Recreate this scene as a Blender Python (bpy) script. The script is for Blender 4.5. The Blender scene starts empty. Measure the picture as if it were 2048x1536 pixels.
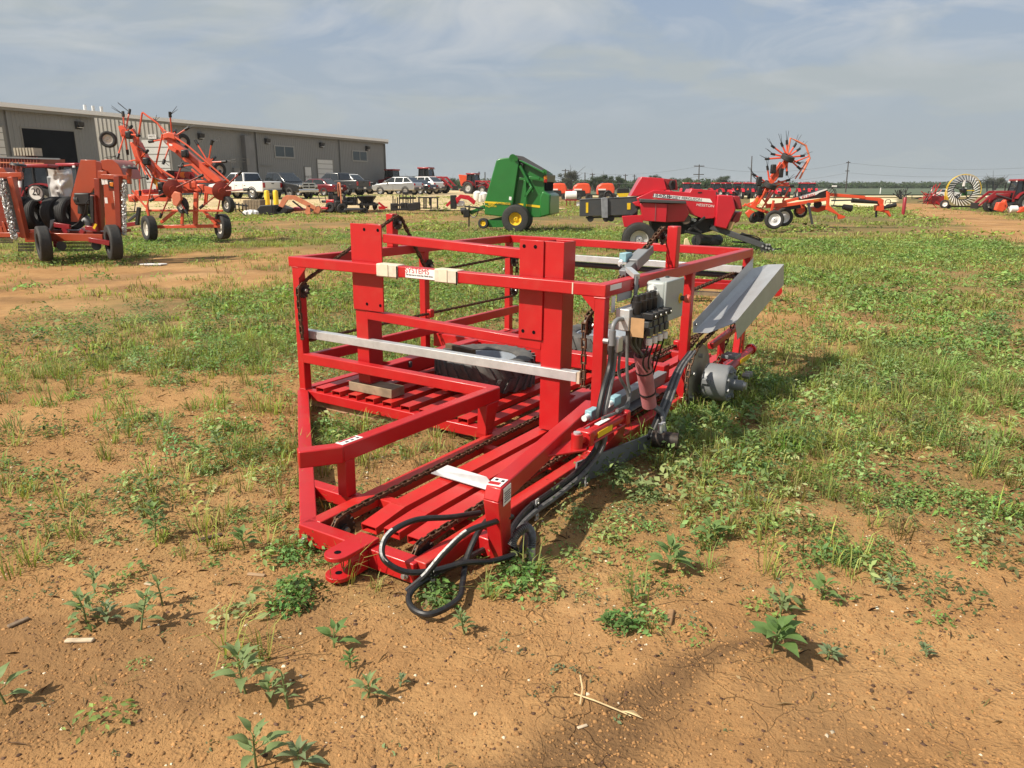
import bpy, math, random
import numpy as np
from mathutils import Vector, Matrix
random.seed(7); RNG = np.random.default_rng(11)
SC = bpy.context.scene; COL = SC.collection
PI = math.pi; R = math.radians
# ------------------------------------------------------------------ camera, world, sun, exposure
FPX = 1508.93; PITCH = 0.2569; EYE = 1.65
cam_d = bpy.data.cameras.new('camera'); cam = bpy.data.objects.new('camera', cam_d); COL.objects.link(cam)
cam.location = (0, 0, EYE); cam.rotation_euler = (PI/2 - PITCH, 0, 0)
cam_d.sensor_width = 36; cam_d.lens = 36*FPX/2048; cam_d.clip_start = .05; cam_d.clip_end = 9000
SC.camera = cam
SUN_AZ = R(-118); SUN_EL = R(46)
sdir = Vector((math.sin(SUN_AZ)*math.cos(SUN_EL), math.cos(SUN_AZ)*math.cos(SUN_EL), math.sin(SUN_EL)))
sl = bpy.data.lights.new('sun', 'SUN'); sun = bpy.data.objects.new('sun', sl); COL.objects.link(sun)
sl.energy = 5.0; sl.angle = R(.9); sl.color = (1, .91, .77)
sun.rotation_euler = sdir.to_track_quat('Z', 'Y').to_euler(); sun.location = (-30, -20, 40)
W = bpy.data.worlds.new('World'); SC.world = W; W.use_nodes = True
def world():
    nt = W.node_tree; nt.nodes.clear(); N = nt.nodes.new; L = nt.links.new
    out = N('ShaderNodeOutputWorld'); bg = N('ShaderNodeBackground'); bg.inputs['Strength'].default_value = .088
    sky = N('ShaderNodeTexSky'); sky.sky_type = 'NISHITA'; sky.sun_disc = False
    sky.sun_elevation = SUN_EL; sky.sun_rotation = SUN_AZ; sky.dust_density = 3.0; sky.air_density = 1.0
    tc = N('ShaderNodeTexCoord')
    sep = N('ShaderNodeSeparateXYZ'); L(tc.outputs['Generated'], sep.inputs[0])
    # project the view direction on a cloud plane so that clouds flatten towards the horizon
    zz = N('ShaderNodeMath'); zz.operation = 'MAXIMUM'; zz.inputs[1].default_value = 0.0; L(sep.outputs['Z'], zz.inputs[0])
    za = N('ShaderNodeMath'); za.operation = 'ADD'; za.inputs[1].default_value = .22; L(zz.outputs[0], za.inputs[0])
    dx = N('ShaderNodeMath'); dx.operation = 'DIVIDE'; L(sep.outputs['X'], dx.inputs[0]); L(za.outputs[0], dx.inputs[1])
    dy = N('ShaderNodeMath'); dy.operation = 'DIVIDE'; L(sep.outputs['Y'], dy.inputs[0]); L(za.outputs[0], dy.inputs[1])
    cb = N('ShaderNodeCombineXYZ'); L(dx.outputs[0], cb.inputs[0]); L(dy.outputs[0], cb.inputs[1])
    def noise(scale, det, dist, off):
        mp = N('ShaderNodeMapping'); mp.inputs['Location'].default_value = off; L(cb.outputs[0], mp.inputs[0])
        mp.inputs['Scale'].default_value = (1, 1.15, 1)
        n = N('ShaderNodeTexNoise'); n.inputs['Scale'].default_value = scale; n.inputs['Detail'].default_value = det
        n.inputs['Roughness'].default_value = .55; n.inputs['Distortion'].default_value = dist
        L(mp.outputs[0], n.inputs['Vector']); return n
    n1 = noise(1.15, 7, .35, (3.1, 1.7, 0)); n2 = noise(2.3, 6, .9, (7.7, 2.2, 4))
    m1 = N('ShaderNodeMapRange'); m1.inputs[1].default_value = .38; m1.inputs[2].default_value = .60
    m1.inputs[3].default_value = .0; m1.inputs[4].default_value = 1; L(n1.outputs[0], m1.inputs[0])
    m2 = N('ShaderNodeMapRange'); m2.inputs[1].default_value = .44; m2.inputs[2].default_value = .68; L(n2.outputs[0], m2.inputs[0])
    m3 = N('ShaderNodeMath'); m3.operation = 'MULTIPLY'; L(m2.outputs[0], m3.inputs[0])
    mz = N('ShaderNodeMapRange'); mz.inputs[1].default_value = .06; mz.inputs[2].default_value = .26; L(sep.outputs['Z'], mz.inputs[0])
    L(mz.outputs[0], m3.inputs[1])
    # hazy veil under the clouds, thicker towards the horizon
    veil = N('ShaderNodeMapRange'); veil.inputs[1].default_value = 0; veil.inputs[2].default_value = .3
    veil.inputs[3].default_value = 1; veil.inputs[4].default_value = 0; L(sep.outputs['Z'], veil.inputs[0])
    grey = N('ShaderNodeMixRGB'); grey.inputs[1].default_value = (3.85, 4.3, 4.55, 1); grey.inputs[2].default_value = (3.75, 4.15, 4.3, 1)
    L(veil.outputs[0], grey.inputs[0])
    blue = N('ShaderNodeMixRGB'); blue.inputs[0].default_value = .62; blue.inputs[2].default_value = (2.9, 3.8, 5.5, 1); L(sky.outputs[0], blue.inputs[1])
    mxv = N('ShaderNodeMath'); mxv.operation = 'MAXIMUM'; L(m1.outputs[0], mxv.inputs[0]); L(veil.outputs[0], mxv.inputs[1])
    a = N('ShaderNodeMixRGB'); L(mxv.outputs[0], a.inputs[0]); L(blue.outputs[0], a.inputs[1]); L(grey.outputs[0], a.inputs[2])
    b = N('ShaderNodeMixRGB'); b.inputs[2].default_value = (5.5, 5.65, 5.7, 1); L(m3.outputs[0], b.inputs[0]); L(a.outputs[0], b.inputs[1])
    L(b.outputs[0], bg.inputs['Color']); L(bg.outputs[0], out.inputs[0])
world()
vs = SC.view_settings; vs.view_transform = 'Standard'; vs.look = 'None'; vs.exposure = 0.4; vs.gamma = 1.0; vs.use_curve_mapping = False
SC.cycles.max_bounces = 6; SC.cycles.diffuse_bounces = 3; SC.cycles.glossy_bounces = 3; SC.cycles.transparent_max_bounces = 8
SC.cycles.transmission_bounces = 4; SC.cycles.caustics_reflective = False; SC.cycles.caustics_refractive = False
# ------------------------------------------------------------------ materials
MATS = {}
def mat(name, col, rough=.5, metal=0.0, var=.12, scale=6.0, coat=0.0, bump=0.0, bscale=60.0, dirt=0.0, dirtcol=(.25, .15, .08), alpha=1.0, spec=.5, emit=None):
    if name in MATS: return MATS[name]
    m = bpy.data.materials.new(name); m.use_nodes = True; nt = m.node_tree; N = nt.nodes.new; L = nt.links.new
    p = nt.nodes['Principled BSDF']; p.inputs['Roughness'].default_value = rough; p.inputs['Metallic'].default_value = metal
    p.inputs['Coat Weight'].default_value = coat; p.inputs['Coat Roughness'].default_value = .15
    p.inputs['Specular IOR Level'].default_value = spec; p.inputs['Alpha'].default_value = alpha
    tc = N('ShaderNodeTexCoord')
    n = N('ShaderNodeTexNoise'); n.inputs['Scale'].default_value = scale; n.inputs['Detail'].default_value = 5; L(tc.outputs['Object'], n.inputs['Vector'])
    mr = N('ShaderNodeMapRange'); mr.inputs[1].default_value = .3; mr.inputs[2].default_value = .7
    mr.inputs[3].default_value = 1-var; mr.inputs[4].default_value = 1+var; L(n.outputs[0], mr.inputs[0])
    mx = N('ShaderNodeVectorMath'); mx.operation = 'SCALE'; mx.inputs[0].default_value = col[:3]; L(mr.outputs[0], mx.inputs['Scale'])
    colout = mx.outputs[0]
    if dirt > 0:
        n2 = N('ShaderNodeTexNoise'); n2.inputs['Scale'].default_value = scale*2.3; n2.inputs['Detail'].default_value = 8; n2.inputs['Roughness'].default_value = .7
        L(tc.outputs['Object'], n2.inputs['Vector'])
        r2 = N('ShaderNodeMapRange'); r2.inputs[1].default_value = .5; r2.inputs[2].default_value = .75; r2.inputs[4].default_value = dirt; L(n2.outputs[0], r2.inputs[0])
        mm = N('ShaderNodeMixRGB'); mm.inputs[2].default_value = (*dirtcol, 1); L(r2.outputs[0], mm.inputs[0]); L(colout, mm.inputs[1]); colout = mm.outputs[0]
        rr = N('ShaderNodeMapRange'); rr.inputs[3].default_value = rough; rr.inputs[4].default_value = min(1, rough+.35); L(r2.outputs[0], rr.inputs[0]); L(rr.outputs[0], p.inputs['Roughness'])
    L(colout, p.inputs['Base Color'])
    if bump > 0:
        nb = N('ShaderNodeTexNoise'); nb.inputs['Scale'].default_value = bscale; nb.inputs['Detail'].default_value = 4; L(tc.outputs['Object'], nb.inputs['Vector'])
        bp = N('ShaderNodeBump'); bp.inputs['Strength'].default_value = bump; bp.inputs['Distance'].default_value = .004; L(nb.outputs[0], bp.inputs['Height']); L(bp.outputs[0], p.inputs['Normal'])
    if emit: p.inputs['Emission Color'].default_value = (*emit, 1); p.inputs['Emission Strength'].default_value = 1
    MATS[name] = m; return m
RED = mat('red_paint', (.44, .010, .012), .4, 0, .09, 3, coat=.15, bump=.08, bscale=70, dirt=.2, dirtcol=(.40, .09, .055))
REDDK = mat('red_paint_dusty', (.5, .02, .016), .42, 0, .1, 4, coat=.1, dirt=.35, dirtcol=(.34, .12, .07))
GALV = mat('galvanised_steel', (.62, .64, .65), .4, .55, .1, 14, dirt=.12, dirtcol=(.35, .2, .1))
GREY = mat('grey_paint', (.2, .21, .22), .45, .1, .08, 5, dirt=.2, dirtcol=(.3, .24, .18))
DGREY = mat('dark_grey_paint', (.055, .058, .062), .45, 0, .1, 4, dirt=.1)
BLACK = mat('black_paint', (.012, .012, .013), .5, 0, .2, 8, dirt=.12)
RUBBER = mat('rubber', (.024, .024, .024), .7, 0, .25, 12, dirt=.45, dirtcol=(.1, .075, .05), bump=.2, bscale=120)
HOSE = mat('hose_rubber', (.014, .014, .015), .4, 0, .25, 20, dirt=.25, dirtcol=(.12, .09, .06))
HOSEG = mat('dusty_hose', (.12, .12, .12), .5, 0, .35, 25, dirt=.3, dirtcol=(.2, .15, .1))
RUST = mat('rusty_chain_steel', (.11, .06, .035), .62, .55, .5, 60, dirt=.6, dirtcol=(.22, .09, .035))
DARKST = mat('dark_sprocket_steel', (.05, .043, .04), .5, .6, .3, 30, dirt=.4, dirtcol=(.16, .08, .05))
ZINC = mat('zinc_bolt', (.42, .42, .4), .4, .7, .1, 30)
WOOD = mat('weathered_wood', (.26, .2, .13), .8, 0, .3, 9, dirt=.4, dirtcol=(.12, .08, .05), bump=.4, bscale=40)
OWOOD = mat('old_pale_timber', (.42, .25, .16), .85, 0, .3, 7, dirt=.4, dirtcol=(.2, .1, .05), bump=.4, bscale=30)
PAPER = mat('newspaper', (.6, .54, .43), .85, 0, .12, 30, dirt=.3, dirtcol=(.34, .3, .24))
WHITE = mat('white_paint', (.74, .74, .73), .45, 0, .05, 4, dirt=.1)
STICK = mat('white_sticker', (.78, .77, .75), .4, 0, .04, 10)
YEL = mat('yellow_paint', (.75, .5, .02), .4, 0, .08, 5)
LBLUE = mat('pale_blue_switch', (.24, .42, .48), .45, 0, .1, 20)
BOXG = mat('pale_grey_enclosure', (.34, .37, .36), .45, 0, .05, 8, dirt=.1)
PINK = mat('faded_pink_sleeve', (.48, .17, .18), .7, 0, .15, 12, dirt=.3, dirtcol=(.4, .3, .28))
TAN = mat('tan_label', (.42, .25, .12), .6, 0, .1, 20)
ORED = mat('orange_red_paint', (.66, .10, .045), .38, 0, .08, 3, coat=.2, dirt=.15, dirtcol=(.4, .14, .08))
ORED2 = mat('bright_orange_red_paint', (.72, .085, .03), .36, 0, .06, 3, coat=.2)
ORB = mat('burnt_orange_paint', (.36, .055, .018), .4, 0, .1, 2, coat=.3, dirt=.2, dirtcol=(.36, .1, .05))
OFADE = mat('faded_orange_paint', (.58, .2, .1), .6, 0, .15, 4, dirt=.4, dirtcol=(.5, .3, .2))
GREEN = mat('green_paint', (.018, .15, .028), .35, 0, .08, 2, coat=.25, dirt=.12, dirtcol=(.07, .15, .05))
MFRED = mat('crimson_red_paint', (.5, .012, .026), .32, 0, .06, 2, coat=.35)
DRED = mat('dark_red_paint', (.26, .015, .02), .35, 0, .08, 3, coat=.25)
GLASS = mat('dark_glass', (.018, .022, .024), .06, 0, .1, 2, spec=.8)
BWALL = mat('grey_cladding', (.20, .205, .205), .55, 0, .03, .3)
BTRIM = mat('grey_trim', (.2, .195, .18), .5, 0, .04, 1)
BDARK = mat('dark_interior', (.006, .007, .009), 1, 0, .3, .5, spec=.05)
DOORW = mat('white_roller_door', (.62, .62, .6), .5, 0, .04, 1)
CHROME = mat('chrome', (.75, .75, .75), .12, 1.0, .05, 3)
TAIL = mat('tail_lamp', (.3, .01, .01), .2, 0, .1, 5, coat=.5)
AMBER = mat('amber_lens', (.6, .2, .02), .3, 0, .1, 10)
BELT = mat('brown_belt', (.05, .04, .034), .8, 0, .2, 3)
# ------------------------------------------------------------------ helpers
def tag(o, label=None, cat=None, group=None, kind=None):
    if label: o['label'] = label
    if cat: o['category'] = cat
    if group: o['group'] = group
    if kind: o['kind'] = kind
    return o
def empty(name, loc, label, cat, rz=0.0, group=None):
    o = bpy.data.objects.new(name, None); COL.objects.link(o); o.location = loc; o.rotation_euler = (0, 0, rz); o.empty_display_size = .1
    return tag(o, label, cat, group)
def rootmat(o):
    while o.parent: o = o.parent
    return Matrix.LocRotScale(o.location, o.rotation_euler, o.scale)
V3 = lambda p: np.asarray(p, float)
def unit(a): a = V3(a); return a/(np.linalg.norm(a)+1e-12)
class MB:
    def __init__(s): s.v = []; s.f = []
    def add(s, verts, faces):
        k = len(s.v); s.v += [tuple(map(float, p)) for p in verts]; s.f += [tuple(i+k for i in f) for f in faces]; return s
    def hexa(s, p):
        return s.add(p, [(0, 3, 2, 1), (4, 5, 6, 7), (0, 1, 5, 4), (1, 2, 6, 5), (2, 3, 7, 6), (3, 0, 4, 7)])
    def box(s, c, d, ax=None):
        c = V3(c); ax = np.eye(3) if ax is None else ax; h = [ax[:, i]*d[i]/2 for i in range(3)]
        return s.hexa([c-h[0]-h[1]-h[2], c+h[0]-h[1]-h[2], c+h[0]+h[1]-h[2], c-h[0]+h[1]-h[2], c-h[0]-h[1]+h[2], c+h[0]-h[1]+h[2], c+h[0]+h[1]+h[2], c-h[0]+h[1]+h[2]])
    def beam(s, a, b, w, h, up=(0, 0, 1), ext=0.0):
        a = V3(a); b = V3(b); d = unit(b-a); a = a-d*ext; b = b+d*ext
        x = np.cross(d, up)
        if np.linalg.norm(x) < 1e-4: x = np.cross(d, (0, 1, 0))
        x = unit(x); y = unit(np.cross(x, d))
        q = lambda p: [p-x*w/2-y*h/2, p+x*w/2-y*h/2, p+x*w/2+y*h/2, p-x*w/2+y*h/2]
        return s.hexa(q(a)+q(b))
    def hollow(s, a, b, w, h, t=.005, up=(0, 0, 1)):
        a = V3(a); b = V3(b); d = unit(b-a); x = unit(np.cross(d, up)); y = unit(np.cross(x, d))
        def q(p, w, h): return [p-x*w/2-y*h/2, p+x*w/2-y*h/2, p+x*w/2+y*h/2, p-x*w/2+y*h/2]
        vs = q(a, w, h)+q(b, w, h)+q(a, w-2*t, h-2*t)+q(b, w-2*t, h-2*t); fs = []
        for i in range(4):
            j = (i+1) % 4
            fs += [(i, j, 4+j, 4+i), (8+j, 8+i, 12+i, 12+j), (j, i, 8+i, 8+j), (4+i, 4+j, 12+j, 12+i)]
        return s.add(vs, fs)
    def tube(s, pts, r, n=8, caps=True):
        P = [V3(p) for p in pts]; m = len(P); rr = r if hasattr(r, '__len__') else [r]*m
        T = [unit(P[min(i+1, m-1)]-P[max(i-1, 0)]) for i in range(m)]
        x = np.cross(T[0], (0, 0, 1)); x = np.cross(T[0], (0, 1, 0)) if np.linalg.norm(x) < 1e-3 else x; x = unit(x)
        vs = []
        for i in range(m):
            x = unit(x-T[i]*np.dot(x, T[i])); y = np.cross(T[i], x)
            for k in range(n):
                a = 2*PI*k/n; vs.append(P[i]+(x*math.cos(a)+y*math.sin(a))*rr[i])
        fs = [(i*n+k, i*n+(k+1) % n, (i+1)*n+(k+1) % n, (i+1)*n+k) for i in range(m-1) for k in range(n)]
        if caps: fs += [tuple(range(n))[::-1], tuple((m-1)*n+k for k in range(n))]
        return s.add(vs, fs)
    def cyl(s, a, b, r0, r1=None, n=16): return s.tube([a, b], [r0, r0 if r1 is None else r1], n)
    def prism(s, poly, off):
        off = V3(off); n = len(poly); P = [V3(p) for p in poly]
        return s.add(P+[p+off for p in P], [tuple(range(n))[::-1], tuple(range(n, 2*n))]+[(i, (i+1) % n, n+(i+1) % n, n+i) for i in range(n)])
    def lathe(s, c, ax, prof, n=24, close=False):
        c = V3(c); ax = unit(ax); x = np.cross(ax, (0, 0, 1)); x = np.cross(ax, (0, 1, 0)) if np.linalg.norm(x) < 1e-3 else x; x = unit(x); y = np.cross(ax, x)
        m = len(prof); vs = []
        for (r, h) in prof:
            for k in range(n):
                a = 2*PI*k/n; vs.append(c+ax*h+(x*math.cos(a)+y*math.sin(a))*r)
        fs = [(i*n+k, i*n+(k+1) % n, (i+1)*n+(k+1) % n, (i+1)*n+k) for i in range(m-1) for k in range(n)]
        if close: fs += [((m-1)*n+k, (m-1)*n+(k+1) % n, (k+1) % n, k) for k in range(n)]
        else: fs += [tuple(range(n))[::-1], tuple((m-1)*n+k for k in range(n))]
        return s.add(vs, fs)
    def build(s, name, m, parent=None, smooth=38, bevel=0.0, seg=2, local=False, label=None, kind=None):
        v = np.array(s.v)
        if parent is not None and not local:
            Mi = np.array(rootmat(parent).inverted()); v = v@Mi[:3, :3].T+Mi[:3, 3]
        me = bpy.data.meshes.new(name); me.from_pydata(v.tolist(), [], s.f); me.update()
        o = bpy.data.objects.new(name, me); COL.objects.link(o)
        if m: me.materials.append(m)
        fixn(me)
        if smooth:
            me.polygons.foreach_set('use_smooth', [True]*len(me.polygons)); me.set_sharp_from_angle(angle=R(smooth))
        if parent is not None: o.parent = parent
        if bevel:
            b = o.modifiers.new('bevel', 'BEVEL'); b.width = bevel; b.segments = seg; b.limit_method = 'ANGLE'; b.angle_limit = R(50); b.harden_normals = False
        if label: o['label'] = label
        if kind: o['kind'] = kind
        return o
import bmesh
def fixn(me):
    bm = bmesh.new(); bm.from_mesh(me); bmesh.ops.recalc_face_normals(bm, faces=bm.faces); bm.to_mesh(me); bm.free()
def catmull(P, k=6):
    P = [V3(p) for p in P]; P = [2*P[0]-P[1]]+P+[2*P[-1]-P[-2]]; out = []
    for i in range(1, len(P)-2):
        a, b, c, d = P[i-1:i+3]
        for j in range(k):
            t = j/k; out.append(.5*((2*b)+(c-a)*t+(2*a-5*b+4*c-d)*t*t+(3*b-a-3*c+d)*t**3))
    out.append(P[-2]); return out
def text(name, body, loc, xdir, ndir, size, m, parent, thick=.001, width=None):
    cu = bpy.data.curves.new('t', 'FONT'); cu.body = body; cu.size = size; cu.extrude = thick; cu.align_x = 'CENTER'; cu.align_y = 'CENTER'
    o = bpy.data.objects.new('t', cu); COL.objects.link(o)
    me = bpy.data.meshes.new_from_object(o.evaluated_get(bpy.context.evaluated_depsgraph_get())); bpy.data.objects.remove(o)
    v = np.empty(len(me.vertices)*3); me.vertices.foreach_get('co', v); v = v.reshape(-1, 3)
    if width: v[:, 0] *= width/max(1e-6, np.ptp(v[:, 0]))
    x = unit(xdir); n = unit(ndir); y = unit(np.cross(n, x)); n = np.cross(x, y)
    wv = V3(loc)+v[:, :1]*x+v[:, 1:2]*y+v[:, 2:]*n
    if parent is not None:
        Mi = np.array(rootmat(parent).inverted()); wv = wv@Mi[:3, :3].T+Mi[:3, 3]
    me.vertices.foreach_set('co', wv.ravel()); me.update(); me.materials.clear(); me.materials.append(m); me.name = name
    ob = bpy.data.objects.new(name, me); COL.objects.link(ob); ob.parent = parent; return ob
def copy_tree(o, parent=None):
    c = o.copy(); COL.objects.link(c); c.parent = parent
    for ch in [k for k in bpy.data.objects if k.parent == o]: copy_tree(ch, c)
    return c
# pixel rays of the photograph -> real points at a real distance
CP, SP = math.cos(PITCH), math.sin(PITCH); EYEV = np.array([0, 0, EYE])
def ray(px, py):
    a = (px-1024)/FPX; b = (768-py)/FPX; return np.array([a, CP+b*SP, -SP+b*CP])
def at(px, py, Y): d = ray(px, py); return EYEV+d*(Y/d[1])
def topix(x, y, z):
    dz = z-EYE; Z = y*CP-dz*SP; Yv = y*SP+dz*CP; return 1024+FPX*x/Z, 768-FPX*Yv/Z
def sstep(x, a, b): t = np.clip((x-a)/(b-a), 0, 1); return t*t*(3-2*t)
def gz0(x, y):
    x = np.asarray(x, float); y = np.asarray(y, float)
    return np.interp(y, [47, 58, 70, 110, 200, 260], [0, .62, .8, .9, .9, 0])*(1-sstep(x, -14, 12))
def gp(px, Y):
    z = 0.0
    for _ in range(4):
        py = topix(0, Y, z)[1]; p = at(px, py, Y); z = float(gz0(p[0], Y))
    return np.array([p[0], Y, z])
class Side:
    """an upright plane through a ground point, facing the camera, turned by az (90 = square to the view)"""
    def __init__(s, px, Y, az=90):
        s.g = gp(px, Y); a = R(az); s.d = np.array([math.sin(a), math.cos(a), 0]); s.n = np.array([-s.d[1], s.d[0], 0])
        if s.n[1] < 0: s.n = -s.n
    def P(s, px, py, off=0.0):
        d = ray(px, py); t = np.dot(s.g+s.n*off-EYEV, s.n)/np.dot(d, s.n); return EYEV+d*t
    def poly(s, pts, off=0.0): return [s.P(x, y, off) for x, y in pts]
TREAD = {}
def wheel(parent, c, ax, Rr, Wd, rim, rmat, n=28, lug=0, out=1, local=False, tmat=None, hubc=None):
    """rim part with the tyre as its sub-part; ax = axle direction, pointing to the seen side"""
    ax = unit(ax); m = MB(); w = Wd/2
    m.lathe(c, ax, [(rim, -w*.75), (rim, w*.72), (rim*.9, w*.7), (rim*.86, w*.35), (rim*.45, w*.28), (rim*.34, w*.5), (rim*.1, w*.55), (rim*.1, -w*.5), (rim*.86, -w*.5)], n, True)
    x = unit(np.cross(ax, (0, 0, 1))); y = np.cross(ax, x)
    for k in range(6):
        a = k*PI/3; p = V3(c)+(x*math.cos(a)+y*math.sin(a))*rim*.24+ax*w*.52; m.cyl(p, p+ax*w*.08, rim*.045, n=6)
    r_ = m.build('wheel', rmat, parent, local=local)
    t = MB()
    t.lathe(c, ax, [(rim*.98, -w*.8), (rim*1.06, -w*.93), (Rr*.86, -w), (Rr*.955, -w*.93), (Rr*.99, -w*.8), (Rr, -w*.3), (Rr, w*.3), (Rr*.99, w*.8), (Rr*.955, w*.93), (Rr*.86, w), (rim*1.06, w*.93), (rim*.98, w*.8)], n*2 if not lug else n, True)
    if lug:
        for k in range(lug):
            for sd in (-1, 1):
                a = 2*PI*(k+(.5 if sd > 0 else 0))/lug; a2 = a+2*PI*.62/lug
                def pt(a, h, r): return V3(c)+(x*math.cos(a)+y*math.sin(a))*r+ax*h
                th = 2*PI*.3/lug; q = []
                for r in (Rr*.95, Rr*1.035):
                    q += [pt(a, sd*w*.90, r), pt(a+th, sd*w*.90, r), pt(a2+th, sd*w*.02, r), pt(a2, sd*w*.02, r)]
                t.hexa(q)
    else:
        for h in (-.5, 0, .5):
            t.lathe(c, ax, [(Rr*1.006, w*(h-.16)), (Rr*1.006, w*(h+.16)), (Rr*.98, w*(h+.16)), (Rr*.98, w*(h-.16))], n*2, True)
    t.build('tyre', tmat or RUBBER, r_, local=local); return r_
# ------------------------------------------------------------------ the red bale accumulator (own axes: u along, v across, w up)
MO = np.array([-1.753544586, 5.924371760, -0.0398060])
MM = np.array([[0.5369088652913102, 0.8435651173503991, 0.011258914743677533], [0.8436401916792827, -0.5368560772686478, -0.007535202921144024], [0.000312017532841065, -0.01354419024258802, 0.9999082245665009]])
def mc(u, v, w): return MO+MM@np.array([u, v, w])
mU, mV, mW = MM[:, 0], MM[:, 1], MM[:, 2]
def accumulator():
    A = empty('bale_accumulator', mc(0, 0, 0), 'large bright red steel bale accumulator frame standing on the bare soil in the foreground', 'farm machine')
    def bm_(name, a, b, w=.076, h=.076, m=RED, bevel=.006, up=None):
        d = MB().beam(mc(*a), mc(*b), w, h, mW if up is None else up); return d.build(name, m, A, bevel=bevel)
    T = .076; c = T/2; L = 3.175; WD = 2.72; H = 1.16
    # top frame
    bm_('top_rail', (c, 0, H-c), (c, WD, H-c)); bm_('top_rail', (L-c, 0, H-c), (L-c, WD, H-c))
    bm_('top_rail', (T, c, H-c), (L-T, c, H-c)); bm_('top_rail', (T, WD-c, H-c), (L-T, WD-c, H-c))
    # corner gussets on the two near corners
    g = MB(); g.prism([mc(-.003, .03, H-T), mc(-.003, .03+T+.0, H-T-.0), mc(-.003, .1, H-T-.001), mc(-.003, .03, H-.17)], mU*.004)
    # posts
    P0 = .10
    for (u, v, w0) in ((c, .03+c, P0), (c, WD-c, P0), (L-c-.01, c, P0), (L-c, WD-c, P0), (1.62, c, P0), (1.56, WD-c, P0)):
        d = MB(); d.beam(mc(u, v, w0), mc(u, v, H-T), .07, .07, mU); pst = d.build('post', RED, A, bevel=.006)
        for ww in (w0+.003, H-T-.003):
            r_ = .0365; MB().tube([mc(u+q*r_, v+s*r_, ww+RNG.normal()*.001) for q, s in ((-1, -1), (-1, 0), (-1, 1), (0, 1), (1, 1), (1, 0), (1, -1), (0, -1), (-1, -1))], .004, 5).build('weld_seam', REDDK, pst)
    for (u, v) in ((1.18, c), (1.17, WD-c)):
        d = MB().beam(mc(u, v, H), mc(u, v, 1.45), T, T, mU); p = d.build('upper_post', RED, A, bevel=.006)
    # gusset plates under near corners
    for sgn, v0 in ((1, .03+.07), (-1, WD-.07)):
        d = MB().prism([mc(.002, v0, H-T), mc(.002, v0+sgn*.09, H-T), mc(.002, v0, H-T-.09)], mU*.008); d.build('gusset', RED, A, smooth=0)
    # lower guard rails
    bm_('lower_rail', (c, .1, .362), (c, 1.93, .362)); bm_('lower_rail', (.076, .1, .345), (3.21, .1, .33), .05, .085)
    # floor frame and floor tubes
    bm_('floor_beam', (c, .03, .062), (c, 1.925, .062)); bm_('floor_beam', (T, c, .062), (L-T, c, .062)); bm_('floor_beam', (L-c, 0, .062), (L-c, 2.63, .062))
    bm_('floor_beam', (1.62, T, .05), (1.62, 1.925, .05), .07, .06)
    for k in range(10):
        v = .258+.1755*k
        d = MB().hollow(mc(.012, v, .12), mc(L-.02, v, .12), .088, .04, .004, mW); d.build('floor_tube', REDDK, A, smooth=0)
    # chute: two long rails, front beam, strut, long tubes
    bm_('chute_rail', (-1.655, 1.962, .062), (L-T, 1.962, .062), m=REDDK); bm_('chute_rail', (-1.70, 2.668, .062), (L-T, 2.668, .062), .076, .085, REDDK)
    bm_('front_beam', (-1.692, 1.925, .05), (-1.692, 2.66, .05), .076, .1)
    bm_('diagonal_beam', (.0, .075, .062), (-1.69, 1.955, .062), .085, .076)
    bm_('strut', (-1.31, 1.56, .062), (-1.31, 1.925, .062), .076, .07)
    for k, v in enumerate((2.232, 2.38, 2.527)):
        d = MB(); d.hollow(mc(-1.335, v, .115), mc(L-.1, v, .115), .098, .04, .004, mW); d.hollow(mc(-1.555, v, .085 if k == 0 else .1), mc(-1.335, v, .115), .098, .04, .004, mW)
        d.build('chute_tube', REDDK, A, smooth=0)
    for u in (-1.2, -.2, .9, 2.0):
        bm_('chute_crossmember', (u, 2.0, .045), (u, 2.63, .045), .06, .05, REDDK, .004)
    # left bale guide with its two posts
    d = MB(); d.beam(mc(.06, 1.905, .355), mc(-1.385, 1.872, .355), .076, .092, mW); g1 = d.build('guide_rail', RED, A, bevel=.007)
    d = MB(); d.beam(mc(-1.37, 1.887, .355), mc(-1.555, 1.755, .355), .0765, .0925, mW); d.build('guide_end', RED, A, bevel=.007)
    d = MB(); d.beam(mc(-1.33, 1.868, .1), mc(-1.33, 1.868, .31), .07, .07, mU); d.build('guide_post', RED, A, bevel=.006)
    d = MB(); d.hexa([mc(-.11, 1.865, .1), mc(-.03, 1.865, .1), mc(-.03, 1.94, .1), mc(-.11, 1.94, .1), mc(-.10, 1.868, .31), mc(.05, 1.868, .31), mc(.05, 1.942, .31), mc(-.10, 1.942, .31)]); d.build('guide_post', RED, A, bevel=.005)
    # right bale guide, end post and foot
    d = MB(); d.beam(mc(.12, 2.60, .355), mc(-1.345, 2.848, .355), .085, .092, mW); d.build('guide_rail', RED, A, bevel=.007)
    d = MB(); d.hexa([mc(-1.345, 2.81, .0), mc(-1.27, 2.80, .0), mc(-1.27, 2.882, .0), mc(-1.345, 2.89, .0), mc(-1.42, 2.82, .34), mc(-1.28, 2.80, .34), mc(-1.28, 2.885, .34), mc(-1.42, 2.905, .34)])
    d.hexa([mc(-1.42, 2.82, .3405), mc(-1.28, 2.80, .3405), mc(-1.28, 2.885, .3405), mc(-1.42, 2.905, .3405), mc(-1.395, 2.82, .402), mc(-1.28, 2.80, .402), mc(-1.28, 2.885, .402), mc(-1.395, 2.905, .402)]); d.build('guide_post', RED, A, bevel=.006)
    d = MB().beam(mc(-1.30, 2.705, .05), mc(-1.30, 2.81, .045), .076, .1, mW); d.build('guide_foot', RED, A, bevel=.008)
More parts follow.
